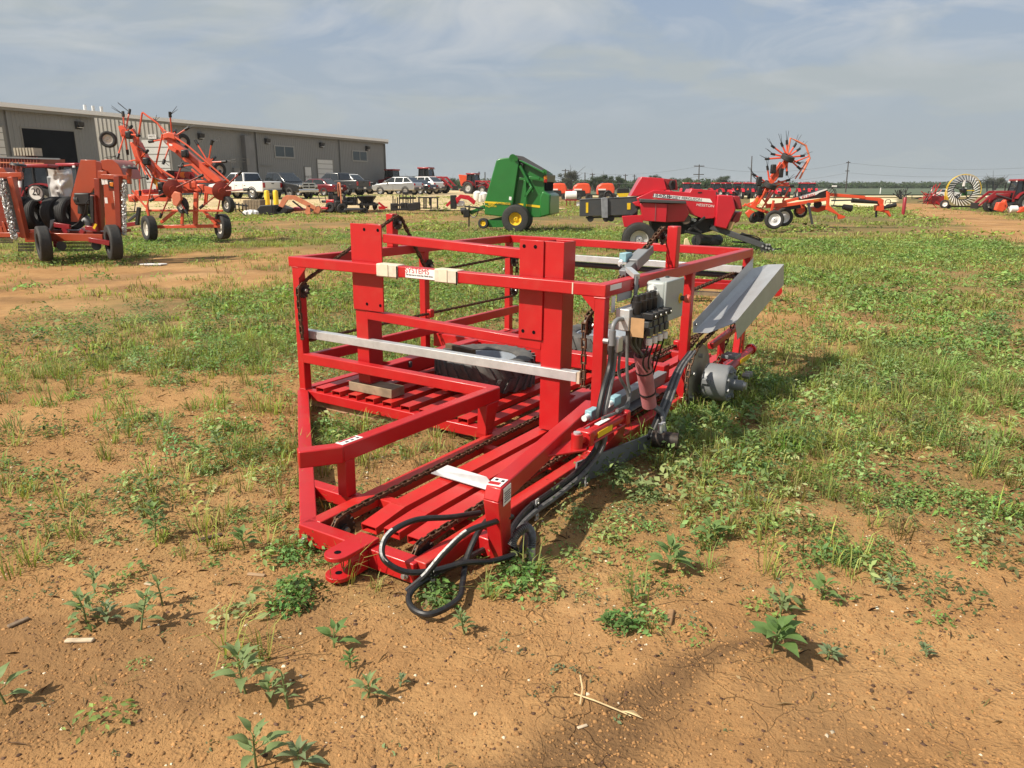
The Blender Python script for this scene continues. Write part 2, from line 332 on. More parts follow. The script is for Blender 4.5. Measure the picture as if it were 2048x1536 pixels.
    # hitch clevis: two rounded tongues with a pin hole
    for w0, u0 in ((.104, -1.655), (.002, -1.735)):
        cu, cv, rr = -1.868, 2.335, .06
        pts = [mc(u0, cv+rr, w0)]+[mc(cu-rr*math.sin(a), cv+rr*math.cos(a), w0) for a in np.linspace(0, PI, 15)]+[mc(u0, cv-rr, w0)]
        o = MB().prism(pts, mW*.021).build('hitch_tongue', RED, A, bevel=.003)
        MB().cyl(mc(cu, cv, w0+.0205), mc(cu, cv, w0+.0225), .016, n=14).build('pin_hole', BDARK, o)
    MB().box(mc(-1.757, 2.335, .054), (.052, .112, .085), np.stack([mU, mV, mW], 1)).build('hitch_block', RED, A, bevel=.003)
    for v, w in ((2.615, .035), (1.97, .03)):
        d = MB().cyl(mc(-1.73, v, w), mc(-1.742, v, w), .02, n=6); d.cyl(mc(-1.74, v, w), mc(-1.755, v, w), .011, n=10); d.build('bolt', ZINC, A)
    # galvanised pusher bars carried by the chains
    b1 = MB().hollow(mc(.115, -.035, .54), mc(.115, 2.50, .545), .062, .062, .004, mW).build('pusher_bar', GALV, A, smooth=30, bevel=.006)
    MB().box(mc(.112, 2.518, .545), (.02, .07, .075), np.stack([mV, mU, mW], 1)).build('end_plate', mat('cream_plate', (.55, .47, .36), .6, 0, .15, 20), b1)
    MB().hollow(mc(3.08, .3, .965), mc(3.08, 2.66, .97), .062, .06, .004, mW).build('pusher_bar', GALV, A, smooth=30, bevel=.006)
    MB().tube([mc(3.12, .3, .895), mc(3.12, 2.63, .90)], .028, 10).build('lower_pusher_tube', DGREY, A)
    # chains: links one after the other along each run
    def chain(pts, side, name='drive_chain', pitch=.05, wd=.028, m=RUST):
        P = [V3(p) for p in pts]; seg = [np.linalg.norm(P[i+1]-P[i]) for i in range(len(P)-1)]; cum = np.concatenate([[0], np.cumsum(seg)]); d = MB(); n = int(cum[-1]/pitch)
        def pos(s):
            i = min(max(int(np.searchsorted(cum, s)-1), 0), len(seg)-1); return P[i]+(P[i+1]-P[i])*((s-cum[i])/max(seg[i], 1e-9))
        for k in range(n):
            a, b = pos(k*pitch), pos((k+1)*pitch); t = unit(b-a); nn = unit(np.cross(side, t)); hh = .020 if k % 2 else .017; off = wd/2 if k % 2 else wd/2-.006
            for sg in (-1, 1): d.beam(a-t*.008+side*sg*off, b+t*.008+side*sg*off, .0045, hh, nn)
            d.cyl(a-side*(wd/2+.004), a+side*(wd/2+.004), .0075, n=6)
        return d.build(name, m, A, smooth=30, kind='stuff')
    def sprocket(u, v, w, r, teeth=12, name='sprocket'):
        c0 = mc(u, v, w); d = MB(); d.cyl(c0-mV*.006, c0+mV*.006, r*.86, n=teeth*2); d.cyl(c0-mV*.03, c0+mV*.022, r*.42, n=14)
        for k in range(teeth):
            a = 2*PI*k/teeth; e = mU*math.cos(a)+mW*math.sin(a); d.beam(c0+e*r*.8, c0+e*r*1.08, .018, .009, mV)
        o = d.build(name, DARKST, A); MB().cyl(c0+mV*.02, c0+mV*.034, r*.24, n=6).build('bolt', ZINC, o); return o
    def arc(u, w, v, r, a0, a1, n=7): return [mc(u+r*math.cos(R(a)), v, w+r*math.sin(R(a))) for a in np.linspace(a0, a1, n)]
    for v in (.105, 2.595):
        S = [(.045, .90), (1.18, 1.375), (1.62, .955), (3.13, .88), (3.13, .55)]
        for (u, w) in S: sprocket(u, v, w, .058)
        p = [mc(.0, v, .52)]+arc(.045, .90, v, .06, 180, 112)+arc(1.18, 1.375, v, .06, 112, 42)
        p += arc(1.62, .955, v, .06, 222, 268, 4)+arc(3.13, .88, v, .06, 100, 0)+arc(3.13, .55, v, .06, 0, -85)+[mc(1.6, v, .5), mc(.06, v, .495)]
        chain(p, mV)
        d = MB(); d.box(mc(1.61, v+.01, .5), (.06, .05, .08), np.stack([mU, mV, mW], 1)); d.build('chain_guide', RED, A, bevel=.008)
    for v in (2.085, 2.595):
        sprocket(-1.585, v, .055, .075, 14)
        chain(arc(-1.585, .055, v, .08, 300, 95, 10)+[mc(-1.2, v, .138), mc(1.6, v, .142), mc(2.9, v, .142)], mV)
    # grass-covered end of the machine: bracket, diagonal and the far hydraulic cylinder
    for (a, b, r) in (((2.0, 2.9, .24), (2.75, 2.9, .31), .035), ):
        o = MB().cyl(mc(*a), mc(*b), r, n=14).build('hydraulic_cylinder', RED, A)
        for t in (0.05, .95): q = V3(mc(*a))*(1-t)+V3(mc(*b))*t; MB().cyl(q-mU*.02, q+mU*.02, r*1.35, n=14).build('cylinder_cap', RED, o)
        MB().box(mc(2.42, 2.938, .28), (.3, .004, .04), np.stack([mU, mV, mW], 1)).build('yellow_label', YEL, o)
    bm_('far_bracket', (1.95, 2.75, .15), (2.85, 2.75, .15), .06, .1); bm_('far_diagonal', (1.9, 2.78, .46), (2.75, 2.78, .52), .05, .05); bm_('far_upright', (2.65, 2.78, .1), (2.72, 2.78, .5), .06, .06); bm_('far_upright', (2.2, 2.78, .1), (2.2, 2.78, .46), .05, .05)
    MB().box(mc(2.1, 2.9, .36), (.16, .12, .03), np.stack([mU, mV, mW], 1)).build('bracket_plate', GREY, A, bevel=.004)
    for u in (2.25, 2.33): MB().cyl(mc(u, 2.97, .17), mc(u, 3.03, .17), .025, n=6).build('bolt', ZINC, A)
    MB().beam(mc(1.9, 2.86, .2), mc(2.6, 2.86, .24), .01, .06, mW).build('bracket_link', GREY, A)
    # hydraulic drive motor: disc, drum, axle, bolts
    hub = mc(1.73, 2.82, .217)
    disc = MB().cyl(hub-mV*.075, hub-mV*.065, .285, n=48).build('chain_disc', mat('aged_grey_green_disc', (.36, .33, .25), .6, .2, .15, 6, dirt=.3), A)
    d = MB(); d.lathe(hub, mV, [(.125, 0), (.145, .012), (.145, .185), (.135, .2), (.05, .2)], 40); dr = d.build('drive_motor', GREY, A)
    d = MB(); d.cyl(hub+mV*.195, hub+mV*.30, .042, n=20); d.build('axle_stub', GREY, dr); MB().cyl(hub+mV*.30, hub+mV*.325, .03, n=20).build('axle_end', ZINC, dr)
    for k in range(8):
        a = 2*PI*k/8+.3; e = mU*math.cos(a)+mW*math.sin(a); MB().cyl(hub+e*.105+mV*.2, hub+e*.105+mV*.222, .017, n=6).build('bolt', GREY, dr)
    MB().box(hub-mU*.148+mV*.05+mW*.03, (.03, .06, .04), np.stack([mU, mV, mW], 1)).build('port_block', GREY, dr, bevel=.003)
    for k in range(3):
        a = R(95+60*k); e = mU*math.cos(a)+mW*math.sin(a); MB().cyl(hub+e*.2-mV*.065, hub+e*.2-mV*.03, .018, n=6).build('bolt', ZINC, disc)
    def arcd(r, a0, a1, n, dv=-.055): return [hub+mV*dv+(mU*math.cos(R(a))+mW*math.sin(R(a)))*r for a in np.linspace(a0, a1, n)]
    chain(arcd(.30, 250, 100, 22)+[mc(2.2, 2.765, .60), mc(3.0, 2.765, .95)], mV); chain(arcd(.29, -25, 0, 4, -.03)+[mc(2.45, 2.79, .55), mc(2.75, 2.79, .75)], mV)
    chain([mc(1.6, 2.70, .48), mc(1.95, 2.70, .585)], mV)
    # grey chain tray
    tin = mat('tray_steel', (.40, .41, .42), .4, .35, .06, 6, dirt=.15)
    near = [mc(1.51, 2.752, .715), mc(1.53, 2.752, .63), mc(1.62, 2.84, .62), mc(1.76, 3.005, .70), mc(1.86, 3.005, .55)]
    far = [mc(3.06, 2.752, 1.085), mc(3.07, 2.752, .985), mc(3.36, 2.82, 1.0), mc(3.17, 3.005, 1.032), mc(3.24, 3.005, .84)]
    d = MB(); n = len(near); up = mW*.003
    inner = [p+up for p in near]+[p+up for p in far]
    near = [p if i not in (0, 4) else p for i, p in enumerate(near)]
    d.add(near+far, [(i, i+1, n+i+1, n+i) for i in range(n-1)]); o = d.build('chain_tray', tin, A, smooth=0)
    md = o.modifiers.new('thick', 'SOLIDIFY'); md.thickness = .003
    MB().cyl(mc(1.56, 2.758, .69), mc(1.56, 2.77, .69), .012, n=10).build('bolt', ZINC, o)
    # limit-switch arm on the right top rail
    d = MB().beam(mc(.50, 2.60, 1.165), mc(.95, 2.60, 1.30), .05, .055, mW); arm = d.build('switch_arm', GREY, A, bevel=.004)
    MB().beam(mc(.41, 2.735, 1.03), mc(.42, 2.735, 1.17), .008, .045, mU).build('arm_bracket', GREY, arm); MB().beam(mc(.42, 2.735, 1.17), mc(.52, 2.63, 1.20), .04, .03, mW).build('arm_bracket', GALV, arm)
    MB().box(mc(.74, 2.60, 1.245), (.20, .085, .075), np.stack([unit(mc(.95, 2.6, 1.3)-mc(.5, 2.6, 1.165)), mV, unit(np.cross(unit(mc(.95, 2.6, 1.3)-mc(.5, 2.6, 1.165)), mV))], 1)).build('clamp', GREY, arm, bevel=.006)
    sw = MB().box(mc(.66, 2.545, 1.262), (.10, .05, .06), np.stack([mU, mV, mW], 1)).build('limit_switch', LBLUE, arm, bevel=.004)
    A2 = MB().tube(catmull([mc(.55, 2.56, 1.22), mc(.53, 2.70, 1.13), mc(.36, 2.74, 1.03), mc(.3, 2.75, .97)], 6), .008, 6).build('cable', HOSE, A)
    MB().cyl(mc(.60, 2.54, 1.235), mc(.555, 2.555, 1.225), .017, n=10).build('cable_gland', WHITE, A)
    # control cabinet with the emergency stop
    ax = np.stack([mU, mV, mW], 1)
    cab = MB().box(mc(.645, 2.835, 1.012), (.31, .13, .255), ax).build('control_cabinet', BOXG, A, bevel=.02, seg=3)
    MB().box(mc(.645, 2.905, 1.012), (.322, .016, .265), ax).build('cabinet_lid', BOXG, cab, bevel=.007)
    MB().cyl(mc(.745, 2.913, 1.01), mc(.745, 2.918, 1.01), .034, n=20).build('yellow_ring', YEL, cab); MB().cyl(mc(.745, 2.918, 1.01), mc(.745, 2.95, 1.01), .017, n=14).build('button_neck', DGREY, cab)
    MB().lathe(mc(.745, 2.945, 1.01), mV, [(.02, 0), (.027, .006), (.027, .03), (.022, .036)], 18).build('stop_button', mat('faded_red_button', (.62, .1, .07), .5), cab)
    for u in (.56, .73): MB().cyl(mc(u, 2.82, 1.14), mc(u, 2.82, 1.15), .014, n=8).build('lid_screw', DGREY, cab)
    for k, w in enumerate((1.10, 1.07, .99, .95, .91)): MB().cyl(mc(.49, 2.82+.02*(k % 2), w), mc(.455, 2.82+.02*(k % 2), w), .02, n=12).build('cable_gland', WHITE, cab)
    # valve bank
    MB().box(mc(.30, 2.79, .945), (.40, .09, .13), ax).build('valve_block', GALV, A, bevel=.004)
    for k in range(4):
        u = .20+.085*k
        v_ = MB().box(mc(u, 2.885, .91), (.060, .10, .05), ax).build('valve', DGREY, A, bevel=.004)
        MB().lathe(mc(u-.02, 2.845, .975), mW, [(.028, 0), (.030, .005), (.030, .075), (.022, .078), (.022, .11), (.018, .115)], 18).build('coil', BLACK, v_)
        MB().box(mc(u+.01, 2.92, .965), (.055, .07, .04), ax).build('connector', BLACK, v_, bevel=.004); MB().box(mc(u, 2.93, .872), (.055, .03, .05), ax).build('valve_foot', DGREY, v_, bevel=.003)
        MB().cyl(mc(u+.01, 2.957, .965), mc(u+.01, 2.964, .965), .009, n=8).build('screw', ZINC, v_); MB().cyl(mc(u, 2.93, .83), mc(u, 2.93, .79), .02, n=10).build('fitting', WHITE, v_)
        MB().tube(catmull([mc(u, 2.93, .80), mc(u+.05, 2.88, .65), mc(.62, 2.80, .48)], 6), .006, 6).build('hydraulic_hose', HOSE, A)
    MB().box(mc(.115, 2.885, .905), (.004, .085, .115), ax).build('tan_tag', TAN, A)
    # elbow and hoses on the near right post
    MB().tube(catmull([mc(.10, 2.79, .95), mc(.03, 2.79, .955), mc(-.02, 2.79, .93), mc(-.03, 2.79, .87)], 5), .0145, 10).build('hose_elbow', GREY, A)
    MB().cyl(mc(-.03, 2.79, .9), mc(-.03, 2.79, .81), .021, n=12).build('hose_fitting', GREY, A); MB().cyl(mc(-.04, 2.74, .835), mc(-.04, 2.775, .835), .016, n=6).build('bolt', GREY, A)
    MB().box(mc(.02, 2.80, .81), (.07, .05, .09), ax).build('manifold', GALV, A, bevel=.006)
    hoses = [([(-.03, 2.79, .82), (-.05, 2.79, .68), (-.17, 2.81, .56), (-.24, 2.82, .42), (-.20, 2.81, .25), (-.33, 2.77, .13), (-.6, 2.745, .08), (-.9, 2.745, .07), (-1.15, 2.80, .05), (-1.3, 2.93, .06)], .017),
             ([(.0, 2.80, .78), (-.02, 2.80, .66), (-.13, 2.83, .55), (-.20, 2.84, .42), (-.17, 2.83, .24), (-.3, 2.79, .11), (-.6, 2.77, .055), (-.95, 2.77, .045), (-1.2, 2.85, .04)], .017),
             ([(.05, 2.81, .78), (.05, 2.81, .62), (.12, 2.84, .5), (.10, 2.86, .42), (-.1, 2.90, .44), (-.35, 2.90, .46)], .010),
             ([(.14, 2.81, .88), (.15, 2.82, .6), (.16, 2.84, .48), (.02, 2.88, .44), (-.2, 2.92, .47)], .010)]
    for p, r in hoses: MB().tube(catmull([mc(*q) for q in p], 7), r, 8).build('hydraulic_hose', HOSEG if r < .012 or p[0][1] > 2.795 else HOSE, A)
    for k in range(6):
        u0 = .2+.05*k; MB().tube(catmull([mc(u0, 2.80+.02*(k % 2), .88), mc(u0*.6+.12, 2.80, .76), mc(.41+.02*math.cos(k), 2.80+.02*math.sin(k), .66)], 5), .011, 7).build('hydraulic_hose', HOSE if k % 2 else HOSEG, A)
    # pink sleeve wrapped round the hoses, tied twice
    ptop, pbot = V3(mc(.42, 2.80, .675)), V3(mc(.60, 2.80, .285))
    sl_ = MB().lathe(ptop, pbot-ptop, [(.052, 0), (.056, .01), (.053, .2), (.05, .43), (.046, .43), (.047, .2), (.048, 0)], 20, True).build('hose_sleeve', PINK, A)
    for t in (.3, .72): q = ptop*(1-t)+pbot*t; MB().lathe(q, pbot-ptop, [(.057, 0), (.058, .01), (.054, .012)], 18).build('tie', BLACK, sl_)
    for k in range(3): MB().tube(catmull([pbot+mU*.02*k, mc(.66+.02*k, 2.86, .22), mc(.52, 2.95, .17-.02*k), mc(.42, 2.98, .16)], 6), .012, 7).build('hydraulic_hose', HOSEG, A)
    # bundle of hoses up to the right middle post
    for k in range(4): MB().tube(catmull([mc(.45+.02*k, 2.86+.012*k, .10), mc(.75+.02*k, 2.83+.012*k, .25), mc(1.1+.015*k, 2.79+.01*k, .42), mc(1.42+.015*k, 2.77+.01*k, .50)], 6), .012, 7).build('hydraulic_hose', HOSEG if k % 2 else HOSE, A)
    # grey deck plates inside the chute
    MB().hexa([mc(.45, 2.44, .20), mc(1.50, 2.44, .20), mc(1.50, 2.56, .20), mc(.45, 2.56, .20), mc(.45, 2.50, .30), mc(1.50, 2.50, .30), mc(1.50, 2.58, .30), mc(.45, 2.58, .30)]).build('deck_channel', GREY, A, bevel=.004)
    MB().beam(mc(.1, 2.5, .165), mc(1.3, 2.5, .165), .2, .012, mW).build('deck_plate', GREY, A)
    MB().beam(mc(-.3, 2.72, .06), mc(.5, 2.86, .04), .012, .16, mW).build('side_plate', GREY, A)
    MB().cyl(mc(.36, 2.93, .14), mc(.40, 3.09, .14), .055, n=20).build('hydraulic_motor', mat('rusty_black_motor', (.03, .024, .02), .5, .3, .4, 20, dirt=.5, dirtcol=(.2, .1, .05)), A)
    for k in (0, 1): MB().cyl(mc(.36+.04*k, 2.98, .19), mc(.36+.04*k, 2.98, .25), .016, n=10).build('hose_fitting', GALV, A)
    # hydraulic cylinder with its yellow sticker on the right guide
    ca, cb_ = V3(mc(-.50, 2.87, .385)), V3(mc(-.08, 2.90, .40)); dd = unit(cb_-ca)
    hc = MB().cyl(ca, cb_, .034, n=18).build('hydraulic_cylinder', RED, A)
    for t in (0, 1): q = ca*(1-t)+cb_*t; MB().box(q, (.05, .095, .085), np.stack([dd, unit(np.cross(mW, dd)), mW], 1)).build('cylinder_cap', RED, hc, bevel=.008)
    for sy in (-1, 1):
        for sz in (-1, 1): off = unit(np.cross(mW, dd))*sy*.038+mW*sz*.033; MB().cyl(ca+off-dd*.03, cb_+off, .006, n=6).build('tie_rod', RED, hc)
    sd = -unit(np.cross(mW, dd)); sd = sd if np.dot(sd, mV) > 0 else -sd
    MB().box((ca*.62+cb_*.38)+sd*.036-mW*.006, (.16, .004, .035), np.stack([dd, sd, mW], 1)).build('yellow_label', YEL, hc); MB().box((ca*.55+cb_*.45)+mW*.036, (.13, .03, .003), np.stack([dd, sd, mW], 1)).build('white_label', STICK, hc)
    MB().box(ca-dd*.06, (.09, .05, .03), np.stack([dd, sd, mW], 1)).build('clevis', RED, hc, bevel=.006); MB().cyl(ca-dd*.085-mW*.04, ca-dd*.085+mW*.045, .032, n=18).build('pivot_pin', RED, hc); MB().cyl(ca-dd*.085+mW*.045, ca-dd*.085+mW*.056, .02, n=12).build('pin_head', GALV, hc)
    MB().prism([mc(-.80, 2.78, .335), mc(-.50, 2.77, .335), mc(-.42, 2.86, .335), mc(-.58, 2.92, .335)], mW*.012).build('cylinder_mount', RED, A, bevel=.003)
    MB().prism([mc(-.15, 2.70, .10), mc(.30, 2.70, .10), mc(.16, 2.78, .34), mc(-.08, 2.86, .34)], mV*.05).build('side_gusset', RED, A, bevel=.005)
    for (u, v, w) in ((.05, 2.79, .45), (-.20, 2.76, .425)):
        b = MB().box(mc(u, v, w), (.10, .045, .06), ax).build('limit_switch', LBLUE, A, bevel=.005); MB().cyl(mc(u-.05, v, w-.005), mc(u-.10, v, w-.005), .018, n=10).build('cable_gland', WHITE, b)
    # front hose loops, loom spring and clamps
    loops = [[(-1.30, 2.72, .20), (-1.45, 2.66, .22), (-1.62, 2.58, .25), (-1.78, 2.56, .235), (-1.85, 2.59, .17), (-1.80, 2.66, .10), (-1.70, 2.74, .08), (-1.56, 2.82, .08), (-1.42, 2.89, .05), (-1.25, 2.93, .05), (-1.0, 2.80, .05)],
             [(-1.25, 2.87, .2), (-1.44, 2.88, .245), (-1.56, 2.83, .235), (-1.68, 2.79, .17), (-1.75, 2.74, .08), (-1.815, 2.69, .02)]]
    for p in loops: MB().tube(catmull([mc(*q) for q in p], 8), .014, 9).build('hydraulic_hose', HOSE, A)
    MB().tube(catmull([mc(*q) for q in [(-1.30, 2.76, .17), (-1.42, 2.79, .16), (-1.52, 2.80, .08), (-1.62, 2.85, .03), (-1.75, 2.92, .025), (-1.90, 2.90, .025), (-1.92, 2.82, .025), (-1.86, 2.74, .03), (-1.78, 2.73, .05), (-1.6, 2.74, .04), (-1.2, 2.78, .03)]], 8), .014, 9).build('electric_cable', HOSE, A)
    # white print on the hoses
    for i0, i1, p in ((22, 36, loops[0]), (16, 34, loops[1])):
        q = catmull([mc(*k) for k in p], 8); MB().tube([z+mW*.0085-mU*.005 for z in q[i0:i1]], .0085, 5).build('hose_print', mat('pale_hose_print', (.4, .4, .39), .6, 0, .6, 70), A)
    coil = [mc(-1.30, 2.93, .12)+mU*.0+(mU*math.cos(a)*0) for a in (0,)]
    path = catmull([mc(-1.33, 2.92, .10), mc(-1.30, 2.935, .15), mc(-1.24, 2.95, .16), mc(-1.21, 2.96, .11), mc(-1.22, 2.965, .05)], 7); d = MB()
    for i in range(0, len(path)-1): t = unit(path[min(i+1, len(path)-1)]-path[i]); d.lathe(path[i], t, [(.019, -.003), (.022, 0), (.019, .003)], 12)
    d.tube(path, .012, 8); d.build('hose_spring', mat('spring_steel', (.16, .16, .16), .4, .6, .2, 30), A); MB().tube([path[-1], path[-1]-mW*.06], .02, 10).build('hose_end', GALV, A)
    for (u, v, w) in ((-.83, 2.735, .06), (-.27, 2.745, .06), (-1.70, 2.712, .05)):
        cl = MB().beam(mc(u, v+.03, w-.07), mc(u, v+.03, w+.05), .03, .006, mV).build('hose_clamp', GALV, A)
        for s_ in (-.045, .03): MB().cyl(mc(u, v+.033, w+s_), mc(u, v+.042, w+s_), .007, n=6).build('bolt', ZINC, cl)
        MB().lathe(mc(u, v+.012, w+.012), mU, [(.022, -.02), (.025, 0), (.022, .02)], 10).build('rubber_grommet', BLACK, cl)
    MB().tube([mc(-1.0, 2.725, .03), mc(.0, 2.725, .035)], .011, 8).build('hydraulic_hose', HOSEG, A)
    # galvanised chute paddle
    d = MB(); d.add([mc(-.89, 2.13, .150), mc(-.91, 2.55, .150), mc(-.955, 2.55, .152), mc(-.935, 2.13, .152), mc(-.875, 2.20, .195), mc(-.895, 2.48, .195)], [(0, 3, 2, 1), (0, 1, 5, 4)]); o = d.build('chute_paddle', GALV, A, smooth=0)
    md = o.modifiers.new('thick', 'SOLIDIFY'); md.thickness = .004
    # stickers
    s_ = MB().box(mc(-1.345, 2.85, .4045), (.09, .07, .003), np.stack([unit(mc(-1.345, 2.848, 0)-mc(.12, 2.6, 0)), unit(np.cross(mW, unit(mc(-1.345, 2.848, 0)-mc(.12, 2.6, 0)))), mW], 1)).build('warning_sticker', STICK, A)
    s2 = MB().box(mc(-1.335, 2.897, .35), (.085, .003, .085), np.stack([unit(mc(-1.345, 2.848, 0)-mc(.12, 2.6, 0)), unit(np.cross(mW, unit(mc(-1.345, 2.848, 0)-mc(.12, 2.6, 0)))), mW], 1)).build('warning_sticker', STICK, A)
    gd = unit(mc(-1.345, 2.848, 0)-mc(.12, 2.6, 0))
    for k in range(5): MB().box(mc(-1.335, 2.900, .325+.011*k), (.07-.01*(k % 2), .001, .004), np.stack([gd, unit(np.cross(mW, gd)), mW], 1)).build('print_line', DGREY, s2)
    MB().box(mc(-1.365, 2.847, .4065), (.03, .055, .0015), np.stack([gd, unit(np.cross(mW, gd)), mW], 1)).build('red_band', RED, s_)
    for k in (-1, 1): MB().box(mc(-1.325, 2.85+.017*k, .4065), (.02, .014, .0015), np.stack([gd, unit(np.cross(mW, gd)), mW], 1)).build('pictogram', BLACK, s_)
    gl = unit(mc(-1.385, 1.872, 0)-mc(.06, 1.905, 0)); gn = unit(np.cross(mW, gl))
    s3 = MB().box(mc(-1.30, 1.872, .4025), (.15, .055, .002), np.stack([gl, gn, mW], 1)).build('warning_sticker', STICK, A)
    MB().box(mc(-1.30, 1.855, .4045), (.12, .012, .001), np.stack([gl, gn, mW], 1)).build('red_band', RED, s3)
    for k in (-1, 0, 1): MB().box(mc(-1.29+.04*k, 1.882, .4045), (.02, .014, .001), np.stack([gl, gn, mW], 1)).build('pictogram', DGREY, s3)
    # lettered sticker between two newspaper wraps on the near top rail
    s4 = MB().box(mc(-.0015, 1.335, H-.037), (.003, .30, .068), ax).build('maker_sticker', STICK, A)
    text('lettering', 'SYSTEMS', mc(-.0035, 1.29, H-.022), mV, -mU, .05, mat('sticker_red', (.5, .03, .04), .5), s4, width=.21); text('lettering', 'The best one to move hay. Hands down.', mc(-.0035, 1.31, H-.05), mV, -mU, .018, DGREY, s4, width=.24)
    MB().box(mc(-.0035, 1.47, H-.03), (.001, .025, .03), ax).build('print_mark', mat('dark_green_print', (.02, .09, .04), .5), s4)
    for v0, v1 in ((.915, 1.115), (1.44, 1.635)):
        w_ = MB().beam(mc(c, v0, H-c), mc(c, v1, H-c), .088, .092, mW).build('newspaper_wrap', PAPER, A, bevel=.008)
        MB().box(mc(-.009, (v0+v1)/2-.02, H-.035), (.004, .07, .085), ax).build('tape', mat('pale_tape', (.66, .6, .46), .5, 0, .08, 20), w_, bevel=.001); MB().box(mc(-.008, v1-.004, H-.045), (.006, .006, .09), ax).build('dark_edge', BDARK, w_)
    text('embossed_mark', 'BSS10', mc(.44, WD+.0015, H-.04), mU, mV, .05, mat('embossed_red', (.62, .12, .1), .5), A, width=.14)
    MB().box(mc(.14, WD+.001, H-.025), (.16, .003, .032), ax).build('white_sticker', STICK, A); MB().box(mc(.12, WD-.002, H-.13), (.05, .004, .10), ax).build('white_sticker', STICK, A)
    MB().box(mc(.30, WD-.01, H-.10), (.22, .004, .05), ax).build('white_sticker', mat('grey_sticker', (.42, .42, .4), .5), A)
    MB().box(mc(-.0015, 2.5, H-.037), (.002, .008, .07), ax).build('string', PAPER, A)
    MB().cyl(mc(3.10, .0, .78), mc(3.10, -.012, .78), .018, n=8).build('bolt', ZINC, A)
    return A
ACC = accumulator()
def mounting_frame():
    F = empty('loader_mounting_frame', mc(.17, 1.5, .15), 'red steel frame of two tall flat-plated columns and cross bars standing inside the accumulator', 'machine frame')
    def leg(v0, v1, w0, w1, dv): # column as an open-topped box tube, slightly splayed
        d = MB().hollow(mc(.185, (v0+v1)/2, w0), mc(.185, (v0+v1)/2+dv, w1), v1-v0, .155, .006, mU)
        return d.build('column', RED, F, smooth=0, bevel=.004)
    leg(.592, .712, .23, 1.425, -.005); leg(2.222, 2.37, .145, 1.385, .005)
    for (a, b, w0, w1) in ((.583, .885, .795, 1.432), (2.058, 2.236, .748, 1.387)):
        p = MB().box(mc(.1, (a+b)/2, (w0+w1)/2), (.012, b-a, w1-w0), np.stack([mU, mV, mW], 1)).build('mounting_plate', RED, F, bevel=.003)
        for v in (a+.14 if a < 1 else a+.035, b-.03 if a < 1 else b-.06):
            for w in (w0+.05, w1-.04): MB().cyl(mc(.0935, v, w), mc(.092, v, w), .012, n=12).build('bolt_hole', BDARK, p)
    MB().beam(mc(.14, .885, 1.335), mc(.14, 2.058, 1.295), .07, .062, mW).build('cross_bar', RED, F, bevel=.005)
    MB().beam(mc(.14, .70, .758), mc(.14, 2.225, .715), .07, .066, mW).build('cross_bar', RED, F, bevel=.005)
    for v, u1 in ((.62, 1.62), (2.31, 1.62)):
        MB().beam(mc(.26, v, .25), mc(u1, v, .25), .11, .12, mW).build('floor_arm', RED, F, bevel=.007)
        MB().prism([mc(.262, v-.004, .31), mc(.262, v-.004, .55), mc(.29, v-.004, .42), mc(.36, v-.004, .34), mc(.45, v-.004, .31)], mV*.01).build('gusset', RED, F, smooth=0)
    MB().beam(mc(1.70, .12, .24), mc(1.70, 2.5, .24), .12, .13, mW).build('rear_cross_beam', RED, F, bevel=.007)
    MB().box(mc(.62, .67, .27), (.03, .05, .05), np.stack([mU, mV, mW], 1)).build('bracket', DGREY, F, bevel=.006)
    MB().box(mc(.185, .65, .222), (.15, .12, .012), np.stack([mU, mV, mW], 1)).build('foot_plate', RED, F, bevel=.004)
mounting_frame()
def block(name, c, d, yaw, label, m=WOOD, cat='wood block', bevel=.004):
    a = unit(mU*math.cos(yaw)+mV*math.sin(yaw)); b = unit(np.cross(mW, a)); o = MB().box(c, d, np.stack([a, b, mW], 1)).build(name, m, None, bevel=bevel); return tag(o, label, cat)
block('wood_block', mc(.165, .72, .178), (.15, .44, .07), 0, 'brown wooden block under the foot of the left red column')
block('wood_block', mc(.86, 1.02, .40), (.05, .34, .045), .25, 'short dark wooden offcut lying across the wheel in the red frame', mat('dark_wood', (.11, .075, .045), .8, 0, .3, 10, bump=.3))
block('timber', mc(.12, .75, .0), (.15, 1.35, .10), .02, 'long pale weathered timber lying under the front floor beam of the red frame', OWOOD, 'timber')
def spare(u, v, label):
    c0 = mc(u, v, .265); t = empty('spare_wheel', mc(u, v, .15), label, 'wheel', group='wheels lying on the floor of the red frame')
    wheel(t, c0, mW, .40, .25, .262, mat('grey_rim', (.32, .36, .41), .4, .3, .08, 8, dirt=.2), 40, lug=26, tmat=mat('dusty_tyre', (.085, .082, .078), .7, 0, .3, 9, dirt=.5, dirtcol=(.2, .165, .13)))
spare(.90, 1.24, 'chevron treaded spare wheel lying flat behind the galvanised bar with wood across it'); spare(2.35, 1.60, 'chevron treaded spare wheel lying flat behind the rusty vertical chain')
# ------------------------------------------------------------------ ground
def hashn(ix, iy, s):
    h = (ix.astype(np.int64)*374761393+iy.astype(np.int64)*668265263+s*1442695041) & 0xffffffff
    h = ((h ^ (h >> 13))*1274126177) & 0xffffffff; return ((h ^ (h >> 16)) & 0xffff)/65535.0
def vnoise(x, y, s=0):
    ix = np.floor(x); iy = np.floor(y); fx = x-ix; fy = y-iy; fx = fx*fx*(3-2*fx); fy = fy*fy*(3-2*fy)
    a = hashn(ix, iy, s); b = hashn(ix+1, iy, s); c = hashn(ix, iy+1, s); d = hashn(ix+1, iy+1, s)
    return a+(b-a)*fx+(c-a)*fy+(a-b-c+d)*fx*fy
def fbm(x, y, s=0, o=4):
    r = 0; a = .5; t = 0
    for k in range(o): r = r+a*vnoise(x*2**k+17.3*k, y*2**k-9.1*k, s+k); t += a; a *= .5
    return r/t
